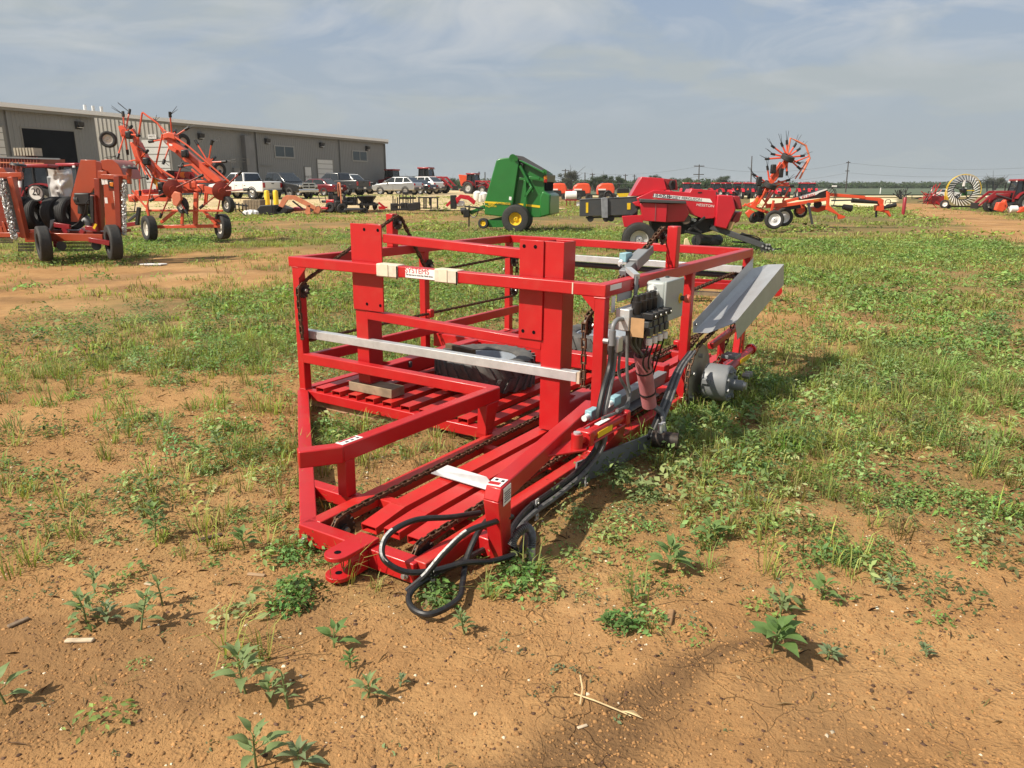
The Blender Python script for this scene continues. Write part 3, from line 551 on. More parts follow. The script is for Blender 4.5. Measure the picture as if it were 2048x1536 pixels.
# how overgrown the field is, read off the place: rows run away from the near edge, columns left to right
VROW = [372, 400, 432, 460, 490, 520, 545, 570, 600, 640, 680, 720, 760, 800, 850, 900, 950, 1000, 1050, 1100, 1150, 1200, 1300, 1560]
VTAB = np.array([[7,7,7,7,7,7,7,7,7], [5,5,4,3,4,6,7,7,6], [6,5,4,3,6,7,8,7,7], [7,6,6,6,7,7,8,7,6], [7,7,6,5,7,7,8,8,6], [5,4,3,5,6,7,8,7,5],
    [1,1,2,4,7,7,8,8,5], [1,1,3,7,8,5,6,6.5,5.5], [2,7,10,10,9,4,3.5,7.5,7.5], [3,9,10,10,8,5,2.5,6,7.5], [4,7,9,8,6,5,3.5,7,7.5], [2.6,4.2,4.3,4.5,4,5,6,6.5,7], [2.4,3.3,3.3,4,4,5,7,6.5,6], [2.4,3.2,2.8,4,4,5,7,5.5,4],
    [2.4,3.2,3.4,4,4,6,8,6,3], [3.2,3.2,4.2,4.5,4,8,9,7,9], [3.2,3.3,3.4,4.5,4,8,8,6,11], [3,3,4,4,4,7,6,5,10], [3,3,3,4,3,4,4,4,4], [2,3,3,5,3,4,3,3,2], [2,2,2.5,4,2.5,2,2,2,1], [1,1,1.5,2,1,1,1,1,.6], [.5,.5,.8,.6,.5,.4,.4,.5,.4], [.3,.3,.3,.3,.3,.2,.2,.3,.3]])/9.0
def veg(x, y):
    z = gz0(x, y); px, py = topix(x, np.maximum(y, .9), z); px = np.clip(px, 0, 2047.9)/256; py = np.clip(py, 372, 1559)
    r = np.interp(py, VROW, np.arange(len(VROW))); i = np.clip(np.floor(r).astype(int), 0, len(VROW)-2); fr = r-i
    j = np.clip(np.floor(px).astype(int), 0, 7); fc = px-j
    v = (VTAB[i, j]*(1-fc)+VTAB[i, j+1]*fc)*(1-fr)+(VTAB[i+1, j]*(1-fc)+VTAB[i+1, j+1]*fc)*fr
    # dirt track running off to the right
    d = np.abs(x-19.5-(y-28)*.387+(fbm(x*.3, y*.3, 3, 2)-.5)*2.5); v = v*np.where((y > 12) & (y < 75), .12+.88*sstep(d, 1.0, 3.2), 1)
    return v
def vegp(x, y):
    v = veg(x, y); n = .6*fbm(x*1.1, y*1.1, 5, 3)+.4*fbm(x*.35+9, y*.35, 8, 3); return np.clip(v*1.15+(n-.5)*1.9*(.15+v), 0, 1)
def gz(x, y):
    x = np.asarray(x, float); y = np.asarray(y, float); r = np.hypot(x, y); near = 1-sstep(r, 14, 40)
    z = gz0(x, y)+near*((fbm(x*.9, y*.9, 21, 3)-.5)*.05+(fbm(x*4, y*4, 31, 3)-.5)*.022)+(1-sstep(r, 6, 12))*(fbm(x*17, y*17, 41, 3)-.5)*.010
    s_ = x*.87+y*.5; t_ = -x*.5+y*.87; z = z+(1-sstep(r, 5, 9))*(fbm(s_*.5, t_*3.2, 71, 3)-.5)*.035*sstep(fbm(x*.5+2, y*.5, 73, 2), .35, .6)
    return z-.012-.078*(1-sstep(r, 7, 15))
def ground():
    ang = np.concatenate([np.linspace(-180, -62, 40)[:-1], np.linspace(-62, 62, 620), np.linspace(62, 180, 40)[1:]])[:-1]; ang = np.radians(ang)
    rad = np.concatenate([[.3, .9, 1.3], np.geomspace(1.5, 30, 520), np.geomspace(30, 140, 90)[1:], np.geomspace(140, 1500, 30)[1:]])
    na, nr = len(ang), len(rad); A_, R_ = np.meshgrid(ang, rad); X = R_*np.sin(A_); Y = R_*np.cos(A_); Z = gz(X, Y)
    V = np.concatenate([[[0, 0, -.02]], np.stack([X, Y, Z], -1).reshape(-1, 3)])
    i = np.arange(nr-1)[:, None]; j = np.arange(na)[None, :]; k = (j+1) % na
    Q = np.stack([1+i*na+j, 1+i*na+k+0*i, 1+(i+1)*na+k, 1+(i+1)*na+j], -1).reshape(-1, 4)[:, ::-1]
    Tr = np.stack([np.zeros(na, int), 1+(np.arange(na)+1) % na, 1+np.arange(na)], -1)
    me = bpy.data.meshes.new('ground'); me.vertices.add(len(V)); me.vertices.foreach_set('co', V.ravel())
    lo = np.concatenate([Tr.ravel()[::1], Q.ravel()]); me.loops.add(len(lo)); me.loops.foreach_set('vertex_index', lo)
    st = np.concatenate([np.arange(na)*3, na*3+np.arange(len(Q))*4]); me.polygons.add(len(st)); me.polygons.foreach_set('loop_start', st); me.polygons.foreach_set('use_smooth', np.ones(len(st), bool))
    me.update(calc_edges=True); me.validate()
    at_ = me.attributes.new('veg', 'FLOAT', 'POINT'); vv = np.concatenate([[0], vegp(X, Y).ravel()]); at_.data.foreach_set('value', vv.astype(np.float32))
    wq = .24-.15*sstep(Y, 1.9, 2.7); dp = np.clip(1.35-np.abs(X-.215-(Y-2.02)*1.17+(fbm(X*2.2, Y*2.2, 77, 3)-.5)*.30)/wq, 0, 1)*sstep(Y, 1.1, 1.5)*(1-sstep(Y, 2.65, 2.95))  # darker diagonal band in the soil colour, narrowing with distance
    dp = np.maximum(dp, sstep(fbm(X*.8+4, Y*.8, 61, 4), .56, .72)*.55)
    at2 = me.attributes.new('dark_soil', 'FLOAT', 'POINT'); at2.data.foreach_set('value', np.concatenate([[0], dp.ravel()]).astype(np.float32))
    cz = np.maximum(np.exp(-(((X-.45)/.55)**2+((Y-2.35)/.55)**2)), np.exp(-(((X-.1)/.6)**2+((Y-2.85)/.35)**2))); cz = np.maximum(cz, .25*sstep(fbm(X*.7, Y*.7, 99, 2), .5, .6))
    at3 = me.attributes.new('crackzone', 'FLOAT', 'POINT'); at3.data.foreach_set('value', np.concatenate([[0], cz.ravel()]).astype(np.float32))
    o = bpy.data.objects.new('ground', me); COL.objects.link(o); tag(o, 'bare reddish soil with weeds and grass', None, None, 'structure')
    m = bpy.data.materials.new('soil'); m.use_nodes = True; nt = m.node_tree; N = nt.nodes.new; L = nt.links.new; p = nt.nodes['Principled BSDF']; p.inputs['Roughness'].default_value = .95; p.inputs['Specular IOR Level'].default_value = .15
    tc = N('ShaderNodeTexCoord'); a = N('ShaderNodeAttribute'); a.attribute_name = 'veg'; ad = N('ShaderNodeAttribute'); ad.attribute_name = 'dark_soil'
    def noise(s, d, r=.6): n = N('ShaderNodeTexNoise'); n.inputs['Scale'].default_value = s; n.inputs['Detail'].default_value = d; n.inputs['Roughness'].default_value = r; L(tc.outputs['Object'], n.inputs['Vector']); return n
    def mixc(f, c1, c2):
        n = N('ShaderNodeMixRGB')
        for q, s in ((0, f), (1, c1), (2, c2)):
            if isinstance(s, tuple): n.inputs[q].default_value = (*s, 1)
            elif isinstance(s, float): n.inputs[q].default_value = s
            else: L(s, n.inputs[q])
        return n.outputs[0]
    def mrange(s, a0, a1, b0=0., b1=1.): n = N('ShaderNodeMapRange'); n.inputs[1].default_value = a0; n.inputs[2].default_value = a1; n.inputs[3].default_value = b0; n.inputs[4].default_value = b1; L(s, n.inputs[0]); return n.outputs[0]
    def math_(op, a0, b0=None):
        n = N('ShaderNodeMath'); n.operation = op
        for q, s in ((0, a0), (1, b0)):
            if s is None: continue
            if isinstance(s, (int, float)): n.inputs[q].default_value = s
            else: L(s, n.inputs[q])
        return n.outputs[0]
    n1 = noise(.9, 6); n2 = noise(7, 8, .65); n3 = noise(60, 6, .7); n4 = noise(.25, 4)
    c = mixc(mrange(n1.outputs[0], .32, .68), (.32, .17, .068), (.47, .275, .118)); c = mixc(mrange(n2.outputs[0], .40, .72, 0, .6), c, (.24, .128, .055)); c = mixc(mrange(n3.outputs[0], .55, .78, 0, .4), c, (.15, .07, .028))
    c = mixc(mrange(n4.outputs[0], .5, .7, 0, .35), c, (.52, .345, .19))
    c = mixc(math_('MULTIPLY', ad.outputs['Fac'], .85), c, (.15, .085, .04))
    # dead straw, green algae-like seedlings and litter between the plants
    n5 = noise(14, 6, .7); litter = mixc(mrange(n5.outputs[0], .35, .65), (.11, .085, .036), (.24, .165, .08)); litter = mixc(mrange(noise(3.0, 5).outputs[0], .4, .65), litter, (.095, .125, .04))
    far = N('ShaderNodeVectorMath'); far.operation = 'LENGTH'; L(tc.outputs['Object'], far.inputs[0])
    fl = mrange(far.outputs['Value'], 6, 40, .5, .92)
    c = mixc(math_('MULTIPLY', mrange(a.outputs['Fac'], .25, .9), fl), c, litter)
    # mud cracks
    wn = noise(2.2, 3); wv = N('ShaderNodeMixRGB'); wv.inputs[0].default_value = .22; L(tc.outputs['Object'], wv.inputs[1]); L(wn.outputs['Color'], wv.inputs[2])
    vo = N('ShaderNodeTexVoronoi'); vo.feature = 'DISTANCE_TO_EDGE'; vo.inputs['Scale'].default_value = 6.5; L(wv.outputs[0], vo.inputs['Vector'])
    cm = noise(1.3, 3); az_ = N('ShaderNodeAttribute'); az_.attribute_name = 'crackzone'; mask = math_('MULTIPLY', math_('MULTIPLY', mrange(cm.outputs[0], .42, .56), az_.outputs['Fac']), mrange(a.outputs['Fac'], .1, .35, 1, 0))
    crack = math_('MULTIPLY', mrange(vo.outputs['Distance'], .003, .010, 1, 0), mask)
    c = mixc(math_('MULTIPLY', crack, .85), c, (.05, .025, .012)); L(c, p.inputs['Base Color'])
    vc = N('ShaderNodeTexVoronoi'); vc.feature = 'SMOOTH_F1'; vc.inputs['Scale'].default_value = 75; L(wv.outputs[0], vc.inputs['Vector'])
    crumb = math_('MULTIPLY', mrange(vc.outputs['Distance'], .15, .5, 1, 0), mrange(noise(5, 3).outputs[0], .38, .55, .15, .55))
    h = math_('ADD', math_('MULTIPLY', n2.outputs[0], .5), math_('MULTIPLY', n3.outputs[0], .28)); h = math_('ADD', h, math_('MULTIPLY', noise(180, 3).outputs[0], .12)); h = math_('ADD', h, math_('MULTIPLY', crumb, .28)); h = math_('SUBTRACT', h, math_('MULTIPLY', crack, .6))
    bp = N('ShaderNodeBump'); bp.inputs['Strength'].default_value = .9; bp.inputs['Distance'].default_value = .03; L(h, bp.inputs['Height']); L(bp.outputs[0], p.inputs['Normal'])
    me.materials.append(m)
ground()
def sheet(name, pts, m, dz, label, nx=24, ny=24, jit=0.0):
    """a thin draped surface over a quad of ground corners (near-left, near-right, far-right, far-left)"""
    P = [V3(p) for p in pts]; V = []; F = []
    for j in range(ny+1):
        for i in range(nx+1):
            s, t = i/nx, j/ny; q = (P[0]*(1-s)+P[1]*s)*(1-t)+(P[3]*(1-s)+P[2]*s)*t
            if jit and (j == 0 or i == nx): q = q+np.array([RNG.normal()*jit, RNG.normal()*jit, 0])
            V.append((q[0], q[1], float(gz(q[0], q[1]))+dz))
    for j in range(ny):
        for i in range(nx): k = j*(nx+1)+i; F.append((k, k+1, k+nx+2, k+nx+1))
    me = bpy.data.meshes.new(name); me.from_pydata(V, [], F); me.update(); o = bpy.data.objects.new(name, me); COL.objects.link(o); me.materials.append(m); return tag(o, label, None, None, 'structure')
GRAVEL = mat('caliche_gravel', (.50, .38, .21), .95, 0, .22, .5, bump=.6, bscale=30, dirt=.4, dirtcol=(.36, .25, .13))
sheet('gravel_lot', [(-45, 47.5, 0), (3, 50, 0), (6, 118, 0), (-60, 118, 0)], GRAVEL, .05, 'pale gravel yard in front of the grey building', 40, 40, .5)
PALE = mat('pale_caliche', (.66, .56, .34), .95, 0, .12, .3, dirt=.25, dirtcol=(.5, .4, .22))
sheet('gravel_patch', [gp(1500, 60), gp(1772, 61), gp(1800, 104), gp(1500, 104)], PALE, .05, 'pale caliche patch behind the orange mower', 30, 20, .3)
sheet('gravel_road', [(-60, 118.5, 0), (190, 118.5, 0), (190, 131, 0), (-60, 131, 0)], PALE, .05, 'pale straight gravel road beyond the machines', 60, 4)
sheet('crop_field', [(-20, 140, 0), (420, 140, 0), (700, 470, 0), (-60, 470, 0)], mat('crop_green', (.075, .1, .052), .9, 0, .2, .05, bump=.3, bscale=2), .15, 'dark green crop field in front of the tree line', 30, 12)
# ------------------------------------------------------------------ plants as joined masses
def vcmat(name, trans=.35, rough=.6):
    m = bpy.data.materials.new(name); m.use_nodes = True; nt = m.node_tree; N = nt.nodes.new; L = nt.links.new; nt.nodes.remove(nt.nodes['Principled BSDF']); out = nt.nodes['Material Output']
    a = N('ShaderNodeAttribute'); a.attribute_name = 'tint'; p = N('ShaderNodeBsdfPrincipled'); p.inputs['Roughness'].default_value = rough; p.inputs['Specular IOR Level'].default_value = .25; L(a.outputs['Color'], p.inputs['Base Color'])
    t = N('ShaderNodeBsdfTranslucent'); sc = N('ShaderNodeVectorMath'); sc.operation = 'MULTIPLY'; sc.inputs[1].default_value = (1.25, 1.35, .7); L(a.outputs['Color'], sc.inputs[0]); L(sc.outputs[0], t.inputs['Color'])
    mx = N('ShaderNodeMixShader'); mx.inputs[0].default_value = trans; L(p.outputs[0], mx.inputs[1]); L(t.outputs[0], mx.inputs[2]); L(mx.outputs[0], out.inputs[0]); return m
LEAFM = vcmat('leaf_green')
def trimesh(name, V, T, C, m, label=None, kind='stuff'):
    me = bpy.data.meshes.new(name); me.vertices.add(len(V)); me.vertices.foreach_set('co', np.ascontiguousarray(V, np.float32).ravel())
    me.loops.add(T.size); me.loops.foreach_set('vertex_index', T.astype(np.int32).ravel()); me.polygons.add(len(T)); me.polygons.foreach_set('loop_start', np.arange(len(T), dtype=np.int32)*3)
    me.update(calc_edges=True); ca = me.color_attributes.new('tint', 'FLOAT_COLOR', 'POINT'); ca.data.foreach_set('color', np.concatenate([C, np.ones((len(C), 1))], 1).astype(np.float32).ravel())
    me.materials.append(m); o = bpy.data.objects.new(name, me); COL.objects.link(o); return tag(o, label, None, None, kind)
def blades(bx, by, bz, az, ln, wd, lean, col):
    """curved three-face grass blades"""
    n = len(bx); d = np.stack([np.sin(az), np.cos(az), np.zeros(n)], 1); s = np.stack([np.cos(az), -np.sin(az), np.zeros(n)], 1); B = np.stack([bx, by, bz], 1); up = np.array([0, 0, 1.])
    m = B+d*(ln*lean*.35)[:, None]+up*(ln*.6*np.cos(lean*.6))[:, None]; t = B+d*(ln*np.sin(np.minimum(lean*1.3, 1.7)))[:, None]+up*(ln*np.maximum(np.cos(lean*1.25), .08))[:, None]
    w = (wd/2)[:, None]; V = np.stack([B-s*w, B+s*w, m-s*w*.8, m+s*w*.8, t], 1).reshape(-1, 3); k = np.arange(n)[:, None]*5
    T = np.concatenate([k+np.array([[0, 1, 3]]), k+np.array([[0, 3, 2]]), k+np.array([[2, 3, 4]])]); C = np.repeat(col, 5, 0).reshape(n, 5, 3); C = C*np.array([.75, .75, .95, .95, 1.15])[None, :, None]
    return V, T, C.reshape(-1, 3)
def leaflets(c, nrm, dirv, ln, wd, col):
    n = len(c); s = np.cross(nrm, dirv); s /= np.linalg.norm(s, axis=1)[:, None]+1e-9; l = ln[:, None]; w = wd[:, None]
    V = np.stack([c-dirv*l*.5, c+s*w*.5+nrm*l*.06, c+dirv*l*.5-nrm*l*.08, c-s*w*.5+nrm*l*.06], 1).reshape(-1, 3); k = np.arange(n)[:, None]*4
    T = np.concatenate([k+np.array([[0, 1, 2]]), k+np.array([[0, 2, 3]])]); return V, T, np.repeat(col, 4, 0)
def join(parts):
    V = []; T = []; C = []; k = 0
    for v, t, c in parts: V.append(v); T.append(t+k); C.append(c); k += len(v)
    return np.concatenate(V), np.concatenate(T), np.concatenate(C)
def sample(n, r0, r1, hw=37, power=1.0):
    """random ground spots in the field of view and a step to its sides"""
    u = RNG.random(n); r = (r0**(2*power)+(r1**(2*power)-r0**(2*power))*u)**(1/(2*power)); a = np.radians(RNG.uniform(-hw, hw, n)); return r*np.sin(a), r*np.cos(a), r
def tint(n, base, var=.25, dry=.15):
    c = np.array(base)[None, :]*(1+RNG.normal(0, var, (n, 1)))*(1+RNG.normal(0, .08, (n, 3))); d = (RNG.random(n) < dry)[:, None]; return np.clip(np.where(d, np.array([[.22, .18, .075]])*(1+RNG.normal(0, .2, (n, 1))), c), .008, .6)
def inside_machine(x, y):  # keep plants off the floor tubes
    q = (np.stack([x, y], -1)-MO[:2])@MM[:2, :2]; u, v = q[:, 0], q[:, 1]; return ((u > .0) & (u < 3.2) & (v > 0) & (v < 2.0)) | ((u > -1.72) & (u < 3.2) & (v > 1.9) & (v < 2.72) & (RNG.random(len(u)) < .93)) | ((u > -2.25) & (u < -1.6) & (v > 2.15) & (v < 3.2) & (RNG.random(len(u)) < .9))
def tufts(x, y, nb, ln, wd, spread, base, dry, leanm=.55):
    n = len(x); i = np.repeat(np.arange(n), nb); m = len(i); sz = RNG.uniform(.55, 1.35, n)[i]; a = RNG.uniform(0, 2*PI, m); rr = np.sqrt(RNG.random(m))*spread*sz
    bx = x[i]+rr*np.sin(a); by = y[i]+rr*np.cos(a); hue = tint(n, base, .22, .06)[i]; col = np.where((RNG.random(m) < dry)[:, None], np.array([[.24, .19, .085]]), hue)*(1+RNG.normal(0, .15, (m, 1)))
    return blades(bx, by, gz(bx, by)-.004, a+RNG.normal(0, .6, m), ln*sz*RNG.uniform(.5, 1.25, m), wd*RNG.uniform(.7, 1.3, m), np.clip(RNG.normal(leanm, .3, m), .05, 1.3), np.clip(col, .008, .6))
def mats_(x, y, nl, rad, hgt, ln, base, dry=.04):
    """low feathery weed clumps"""
    n = len(x); i = np.repeat(np.arange(n), nl); m = len(i); sz = RNG.uniform(.5, 1.4, n)[i]; a = RNG.uniform(0, 2*PI, m); q = np.sqrt(RNG.random(m)); rr = q*rad*sz
    cx = x[i]+rr*np.sin(a); cy = y[i]+rr*np.cos(a); cz = gz(cx, cy)+hgt*sz*(1-q**2*.8)*RNG.uniform(.25, 1.1, m)
    nr = np.stack([RNG.normal(0, .45, m)+.3*np.sin(a), RNG.normal(0, .45, m)+.3*np.cos(a), np.ones(m)], 1); nr /= np.linalg.norm(nr, axis=1)[:, None]; b = a+RNG.normal(0, .8, m); d = np.stack([np.sin(b), np.cos(b), RNG.normal(0, .3, m)], 1); d -= nr*np.sum(d*nr, 1)[:, None]; d /= np.linalg.norm(d, axis=1)[:, None]
    col = np.clip(tint(n, base, .25, .0)[i]*(1+RNG.normal(0, .22, (m, 1))), .008, .5); col = np.where((RNG.random(m) < dry)[:, None], np.array([[.2, .15, .07]]), col); l = ln*sz*RNG.uniform(.6, 1.4, m); return leaflets(np.stack([cx, cy, cz], 1), nr, d, l, l*RNG.uniform(.35, .6, m), col)
def gpix(px, py):
    d = ray(px, py); t = -(EYE+.08)/d[2]; return (EYEV+d*t)[:2]
def vegetation():
    G1 = (.31, .355, .095); G2 = (.25, .335, .085); G3 = (.29, .375, .14); FG = (.20, .305, .09)
    def pick(n, r0, r1, thr=1.0, seed=0, sc=.9, hw=37, mask=True, ex=1.5):
        x, y, r = sample(n, r0, r1, hw); p = vegp(x, y)**ex; t = fbm(x*sc+seed*3.7, y*sc-seed*1.3, 90+seed, 2); p = p*np.clip((t-.38)*5.5, .03, 1.2); k = RNG.random(n) < p*thr
        if mask: k &= ~inside_machine(x, y)
        return x[k], y[k]
    P = []
    # near grass tufts and low weeds
    x, y = pick(3600, 1.9, 9, 1, 1); P.append(tufts(x, y, 16, .15, .0055, .045, G1, .16, .6))
    x, y = pick(1500, 4.5, 10, 1, 2); P.append(tufts(x, y, 22, .17, .006, .07, G2, .10, .7))
    x, y = pick(4200, 1.9, 9, 1, 6, 2.0, ex=1.0); P.append(tufts(x, y, 5, .05, .004, .03, (.2, .2, .075), .35, .85))
    trimesh('grass', *join(P), LEAFM, 'thin green and dry grass tufts growing through the soil near the red frame')
    P = []
    x, y = pick(3800, 1.9, 9, 1.0, 3); P.append(mats_(x, y, 46, .085, .055, .022, FG))
    x, y = pick(2000, 2.2, 9, 1, 4, 1.6); P.append(mats_(x, y, 26, .07, .08, .034, G3))
    x, y = pick(950, 3.4, 12, 1.2, 5, .6); P.append(mats_(x, y, 110, .17, .15, .028, (.17, .265, .095)))
    ex = np.array([gpix(*q) for q in ((560, 1105), (590, 1110), (620, 1120), (640, 1100), (575, 1180), (600, 1200), (560, 1215), (585, 1165), (870, 1190), (890, 1185), (1010, 1150), (1040, 1160), (1070, 1140), (1050, 1130), (690, 990), (660, 985), (640, 1000), (650, 860), (680, 880), (640, 900), (700, 870), (1600, 1120), (1640, 1110), (1690, 1120), (1720, 1130), (1220, 1240), (1270, 1245))])
    P.append(mats_(np.repeat(ex[:, 0], 2)+RNG.normal(0, .03, 2*len(ex)), np.repeat(ex[:, 1], 2)+RNG.normal(0, .03, 2*len(ex)), 70, .085, .075, .024, (.15, .255, .075)))
    x, y = pick(2600, 1.6, 6, 1, 7, 2.2, ex=.5); P.append(mats_(x, y, 9, .028, .018, .013, (.14, .185, .095)))
    q = MO[:2]+np.stack([RNG.uniform(-.3, 3.0, 70), 2.85+.9*RNG.random(70)**1.5], 1)@MM[:2, :2].T; k = ~((RNG.random(70) < .6) & (q[:, 0] < .6)); P.append(mats_(q[k, 0], q[k, 1], 50, .12, .13, .036, (.26, .36, .14)))
    trimesh('low_weeds', *join(P), LEAFM, 'low feathery and leafy weeds spreading over the soil near the red frame')
    P = []
    x, y = pick(30000, 9, 28, 1, 1, .5); P.append(tufts(x, y, 7, .13, .012, .12, G1, .15, .8))
    x, y = pick(13000, 9, 28, 1, 3, .4); P.append(mats_(x, y, 22, .22, .11, .06, FG))
    x, y = pick(30000, 27, 75, 1.2, 2, .25, 38); P.append(tufts(x, y, 5, .15, .028, .26, G1, .15, .8))
    x, y = pick(9000, 27, 75, 1.2, 4, .2, 38); P.append(mats_(x, y, 12, .45, .13, .13, G2))
    trimesh('field_grass', *join(P), LEAFM, 'short grass and weeds covering the field behind the red frame')
vegetation()
# ------------------------------------------------------------------ the grey building
def building():
    S = Side(772, 100, 24.5); d, n = S.d, S.n; zb = .78
    B = empty('workshop_building', S.g, 'long low grey metal workshop with white eaves behind the parked vehicles', 'building')
    def onwall(px, py, off=0.0): return S.P(px, py, off)
    def along(px): p = S.P(px, 330); return np.dot(p-S.g, d)
    def W_(s, z, off=0.0): q = S.g+d*s+n*off; return np.array([q[0], q[1], z])
    top = S.P(772, 283)[2]; sL = along(-70); s200 = along(200); s345 = along(345)
    def wall(name, s0, s1, off=0.0, m=BWALL):
        MB().hexa([W_(s0, zb-.4, off), W_(s1, zb-.4, off), W_(s1, zb-.4, off+.25), W_(s0, zb-.4, off+.25), W_(s0, top, off), W_(s1, top, off), W_(s1, top, off+.25), W_(s0, top, off+.25)]).build(name, m, B, smooth=0)
        r = MB(); 
        for s in np.arange(s0+.15, s1, .30): r.prism([W_(s-.05, zb, off), W_(s-.02, zb, off-.022), W_(s+.02, zb, off-.022), W_(s+.05, zb, off)], (0, 0, top-zb-.05))
        r.build('wall_rib', m, B, smooth=0, kind='stuff')
    wall('wall', sL, s200); wall('wall', s345, 0.0)
    # end wall and a canted bay between the two long walls, which the sun can reach
    e0 = W_(0, 0); 
    MB().beam(W_(-.13, zb-.4+(top-zb+.4)/2, .3), W_(-.13, zb-.4+(top-zb+.4)/2, 24), .25, top-zb+.4).build('end_wall', BWALL, B, smooth=0)
    A_ = W_(s345, 0); Yb = A_[1]; pL = at(196, 330, Yb); pR = A_.copy(); th = top; thL = at(196, 230, Yb)[2]
    u_ = unit([pR[0]-pL[0], pR[1]-pL[1], 0]); Lb = np.hypot(pR[0]-pL[0], pR[1]-pL[1])
    LWALL = mat('sunlit_cladding', (.40, .385, .35), .5, 0, .03, .3)  # sunlight on this bay is painted in as a paler wall colour
    def C_(s, z, off=0.0): return np.array([pL[0]+u_[0]*s, pL[1]+off, z])
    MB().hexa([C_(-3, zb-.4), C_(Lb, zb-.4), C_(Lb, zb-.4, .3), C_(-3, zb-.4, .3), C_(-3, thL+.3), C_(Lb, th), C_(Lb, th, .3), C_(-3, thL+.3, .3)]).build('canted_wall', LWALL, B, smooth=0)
    r = MB()
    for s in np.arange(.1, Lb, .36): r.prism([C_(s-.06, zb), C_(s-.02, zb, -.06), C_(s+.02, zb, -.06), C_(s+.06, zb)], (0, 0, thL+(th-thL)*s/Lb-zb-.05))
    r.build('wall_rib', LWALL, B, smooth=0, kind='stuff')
    def sx(px): return (at(px, 330, Yb)[0]-pL[0])
    zt = at(300, 280, Yb)[2]
    MB().hexa([C_(sx(285), zb, -.08), C_(sx(346), zb, -.08), C_(sx(346), zb, .0), C_(sx(285), zb, .0), C_(sx(285), zt+.2, -.08), C_(sx(346), zt+.2, -.08), C_(sx(346), zt+.2, 0), C_(sx(285), zt+.2, 0)]).build('door_frame', BTRIM, B, smooth=0)
    dr = MB().hexa([C_(sx(290), zb, -.10), C_(sx(341), zb, -.10), C_(sx(341), zb, -.07), C_(sx(290), zb, -.07), C_(sx(290), zt, -.10), C_(sx(341), zt, -.10), C_(sx(341), zt, -.07), C_(sx(290), zt, -.07)]).build('roller_door', DOORW, B, smooth=0)
    for k in range(1, 8): z = zb+(zt-zb)*k/8; MB().beam(C_(sx(290), z, -.11), C_(sx(341), z, -.11), .02, .04).build('door_joint', BTRIM, dr, smooth=0)
    zs = at(312, 273.5, Yb)[2]; sg = MB().box(C_(sx(312), zs, -.12), (.72, .05, .34)).build('sign_board', STICK, B); text('lettering', 'PARTS', C_(sx(312), zs, -.15), u_, (0, -1, 0), .24, BLACK, sg, width=.56)
    # roof with white edge
    RM = mat('white_roof', (.7, .7, .7), .4, .2, .03, 1)
    for q0, q1 in ((sL, s200), (s345, .3)): MB().hexa([W_(q0, top, -.35), W_(q1, top, -.35), W_(q1, top+1.9, 24), W_(q0, top+1.9, 24), W_(q0, top+.14, -.35), W_(q1, top+.14, -.35), W_(q1, top+2.05, 24), W_(q0, top+2.05, 24)]).build('roof', RM, B, smooth=0)
    MB().beam(W_(sL, top+.08, -.42), W_(.35, top+.08, -.42), .12, .30).build('gutter', mat('bright_white_trim', (.86, .86, .86), .35, 0, .02, 1), B, smooth=0); MB().beam(W_(sL, top-.15, -.37), W_(.35, top-.19, -.37), .06, .22).build('fascia', BTRIM, B, smooth=0)
    for px in (27, 515, 680): s = along(px); MB().beam(W_(s, zb, -.10), W_(s, top-.3, -.10), .14, .14, d).build('downspout', BWALL, B, smooth=0)
    MB().beam(W_(-.02, zb, -.04), W_(-.02, top-.3, -.04), .25, .1, d).build('corner_trim', BTRIM, B, smooth=0)
    def rect(name, x0, x1, yt, yb, m, off=-.05, th=.06, par=None):
        s0, s1 = along(x0), along(x1); xm = (x0+x1)/2; zt_ = S.P(xm, yt)[2]; zb_ = zb if yb is None else S.P(xm, yb)[2]
        return MB().hexa([W_(s0, zb_, off), W_(s1, zb_, off), W_(s1, zb_, off+th), W_(s0, zb_, off+th), W_(s0, zt_, off), W_(s1, zt_, off), W_(s1, zt_, off+th), W_(s0, zt_, off+th)]).build(name, m, par or B, smooth=0), (s0, s1, zb_, zt_)
    for (x0, x1, yt, yb) in ((550, 589.5, 291.5, 316.5), (704.5, 734.5, 301.5, 323.5)):
        f, (s0, s1, z0, z1) = rect('window', x0, x1, yt, yb, mat('window_frame_grey', (.28, .28, .27), .4), -.08, .1)
        sm = (s0+s1)/2
        for a, b in ((s0+.15, sm-.06), (sm+.06, s1-.15)): MB().hexa([W_(a, z0+.16, -.092), W_(b, z0+.16, -.092), W_(b, z0+.16, -.083), W_(a, z0+.16, -.083), W_(a, z1-.12, -.092), W_(b, z1-.12, -.092), W_(b, z1-.12, -.083), W_(a, z1-.12, -.083)]).build('pane', mat('blue_grey_glass', (.045, .06, .068), .12, 0, .1, .4), f, smooth=0)
    f, (s0, s1, z0, z1) = rect('door_frame', 607, 621, 333, None, BTRIM, -.08, .09); g, q = rect('door', 608.3, 619.8, 334.5, None, DOORW, -.12, .05)
    text('lettering', 'PARTS', W_((s0+s1)/2, z0+(z1-z0)*.62, -.125), d, -n, .35, BLACK, g, width=1.1)
    f, (s0, s1, z0, z1) = rect('door_frame', 633, 667, 318, None, BTRIM, -.08, .09); g, q = rect('roller_door', 634, 663.5, 320, None, DOORW, -.12, .05)
    for k in range(1, 7): z = z0+(z1-z0)*k/7; MB().beam(W_(q[0], z, -.125), W_(q[1], z, -.125), .03, .05).build('door_joint', BTRIM, g, smooth=0)
    f, (s0, s1, z0, z1) = rect('door_frame', -30, 20, 250, None, BTRIM, -.08, .09); g, q = rect('roller_door', -28, 14, 254, None, DOORW, -.12, .05)
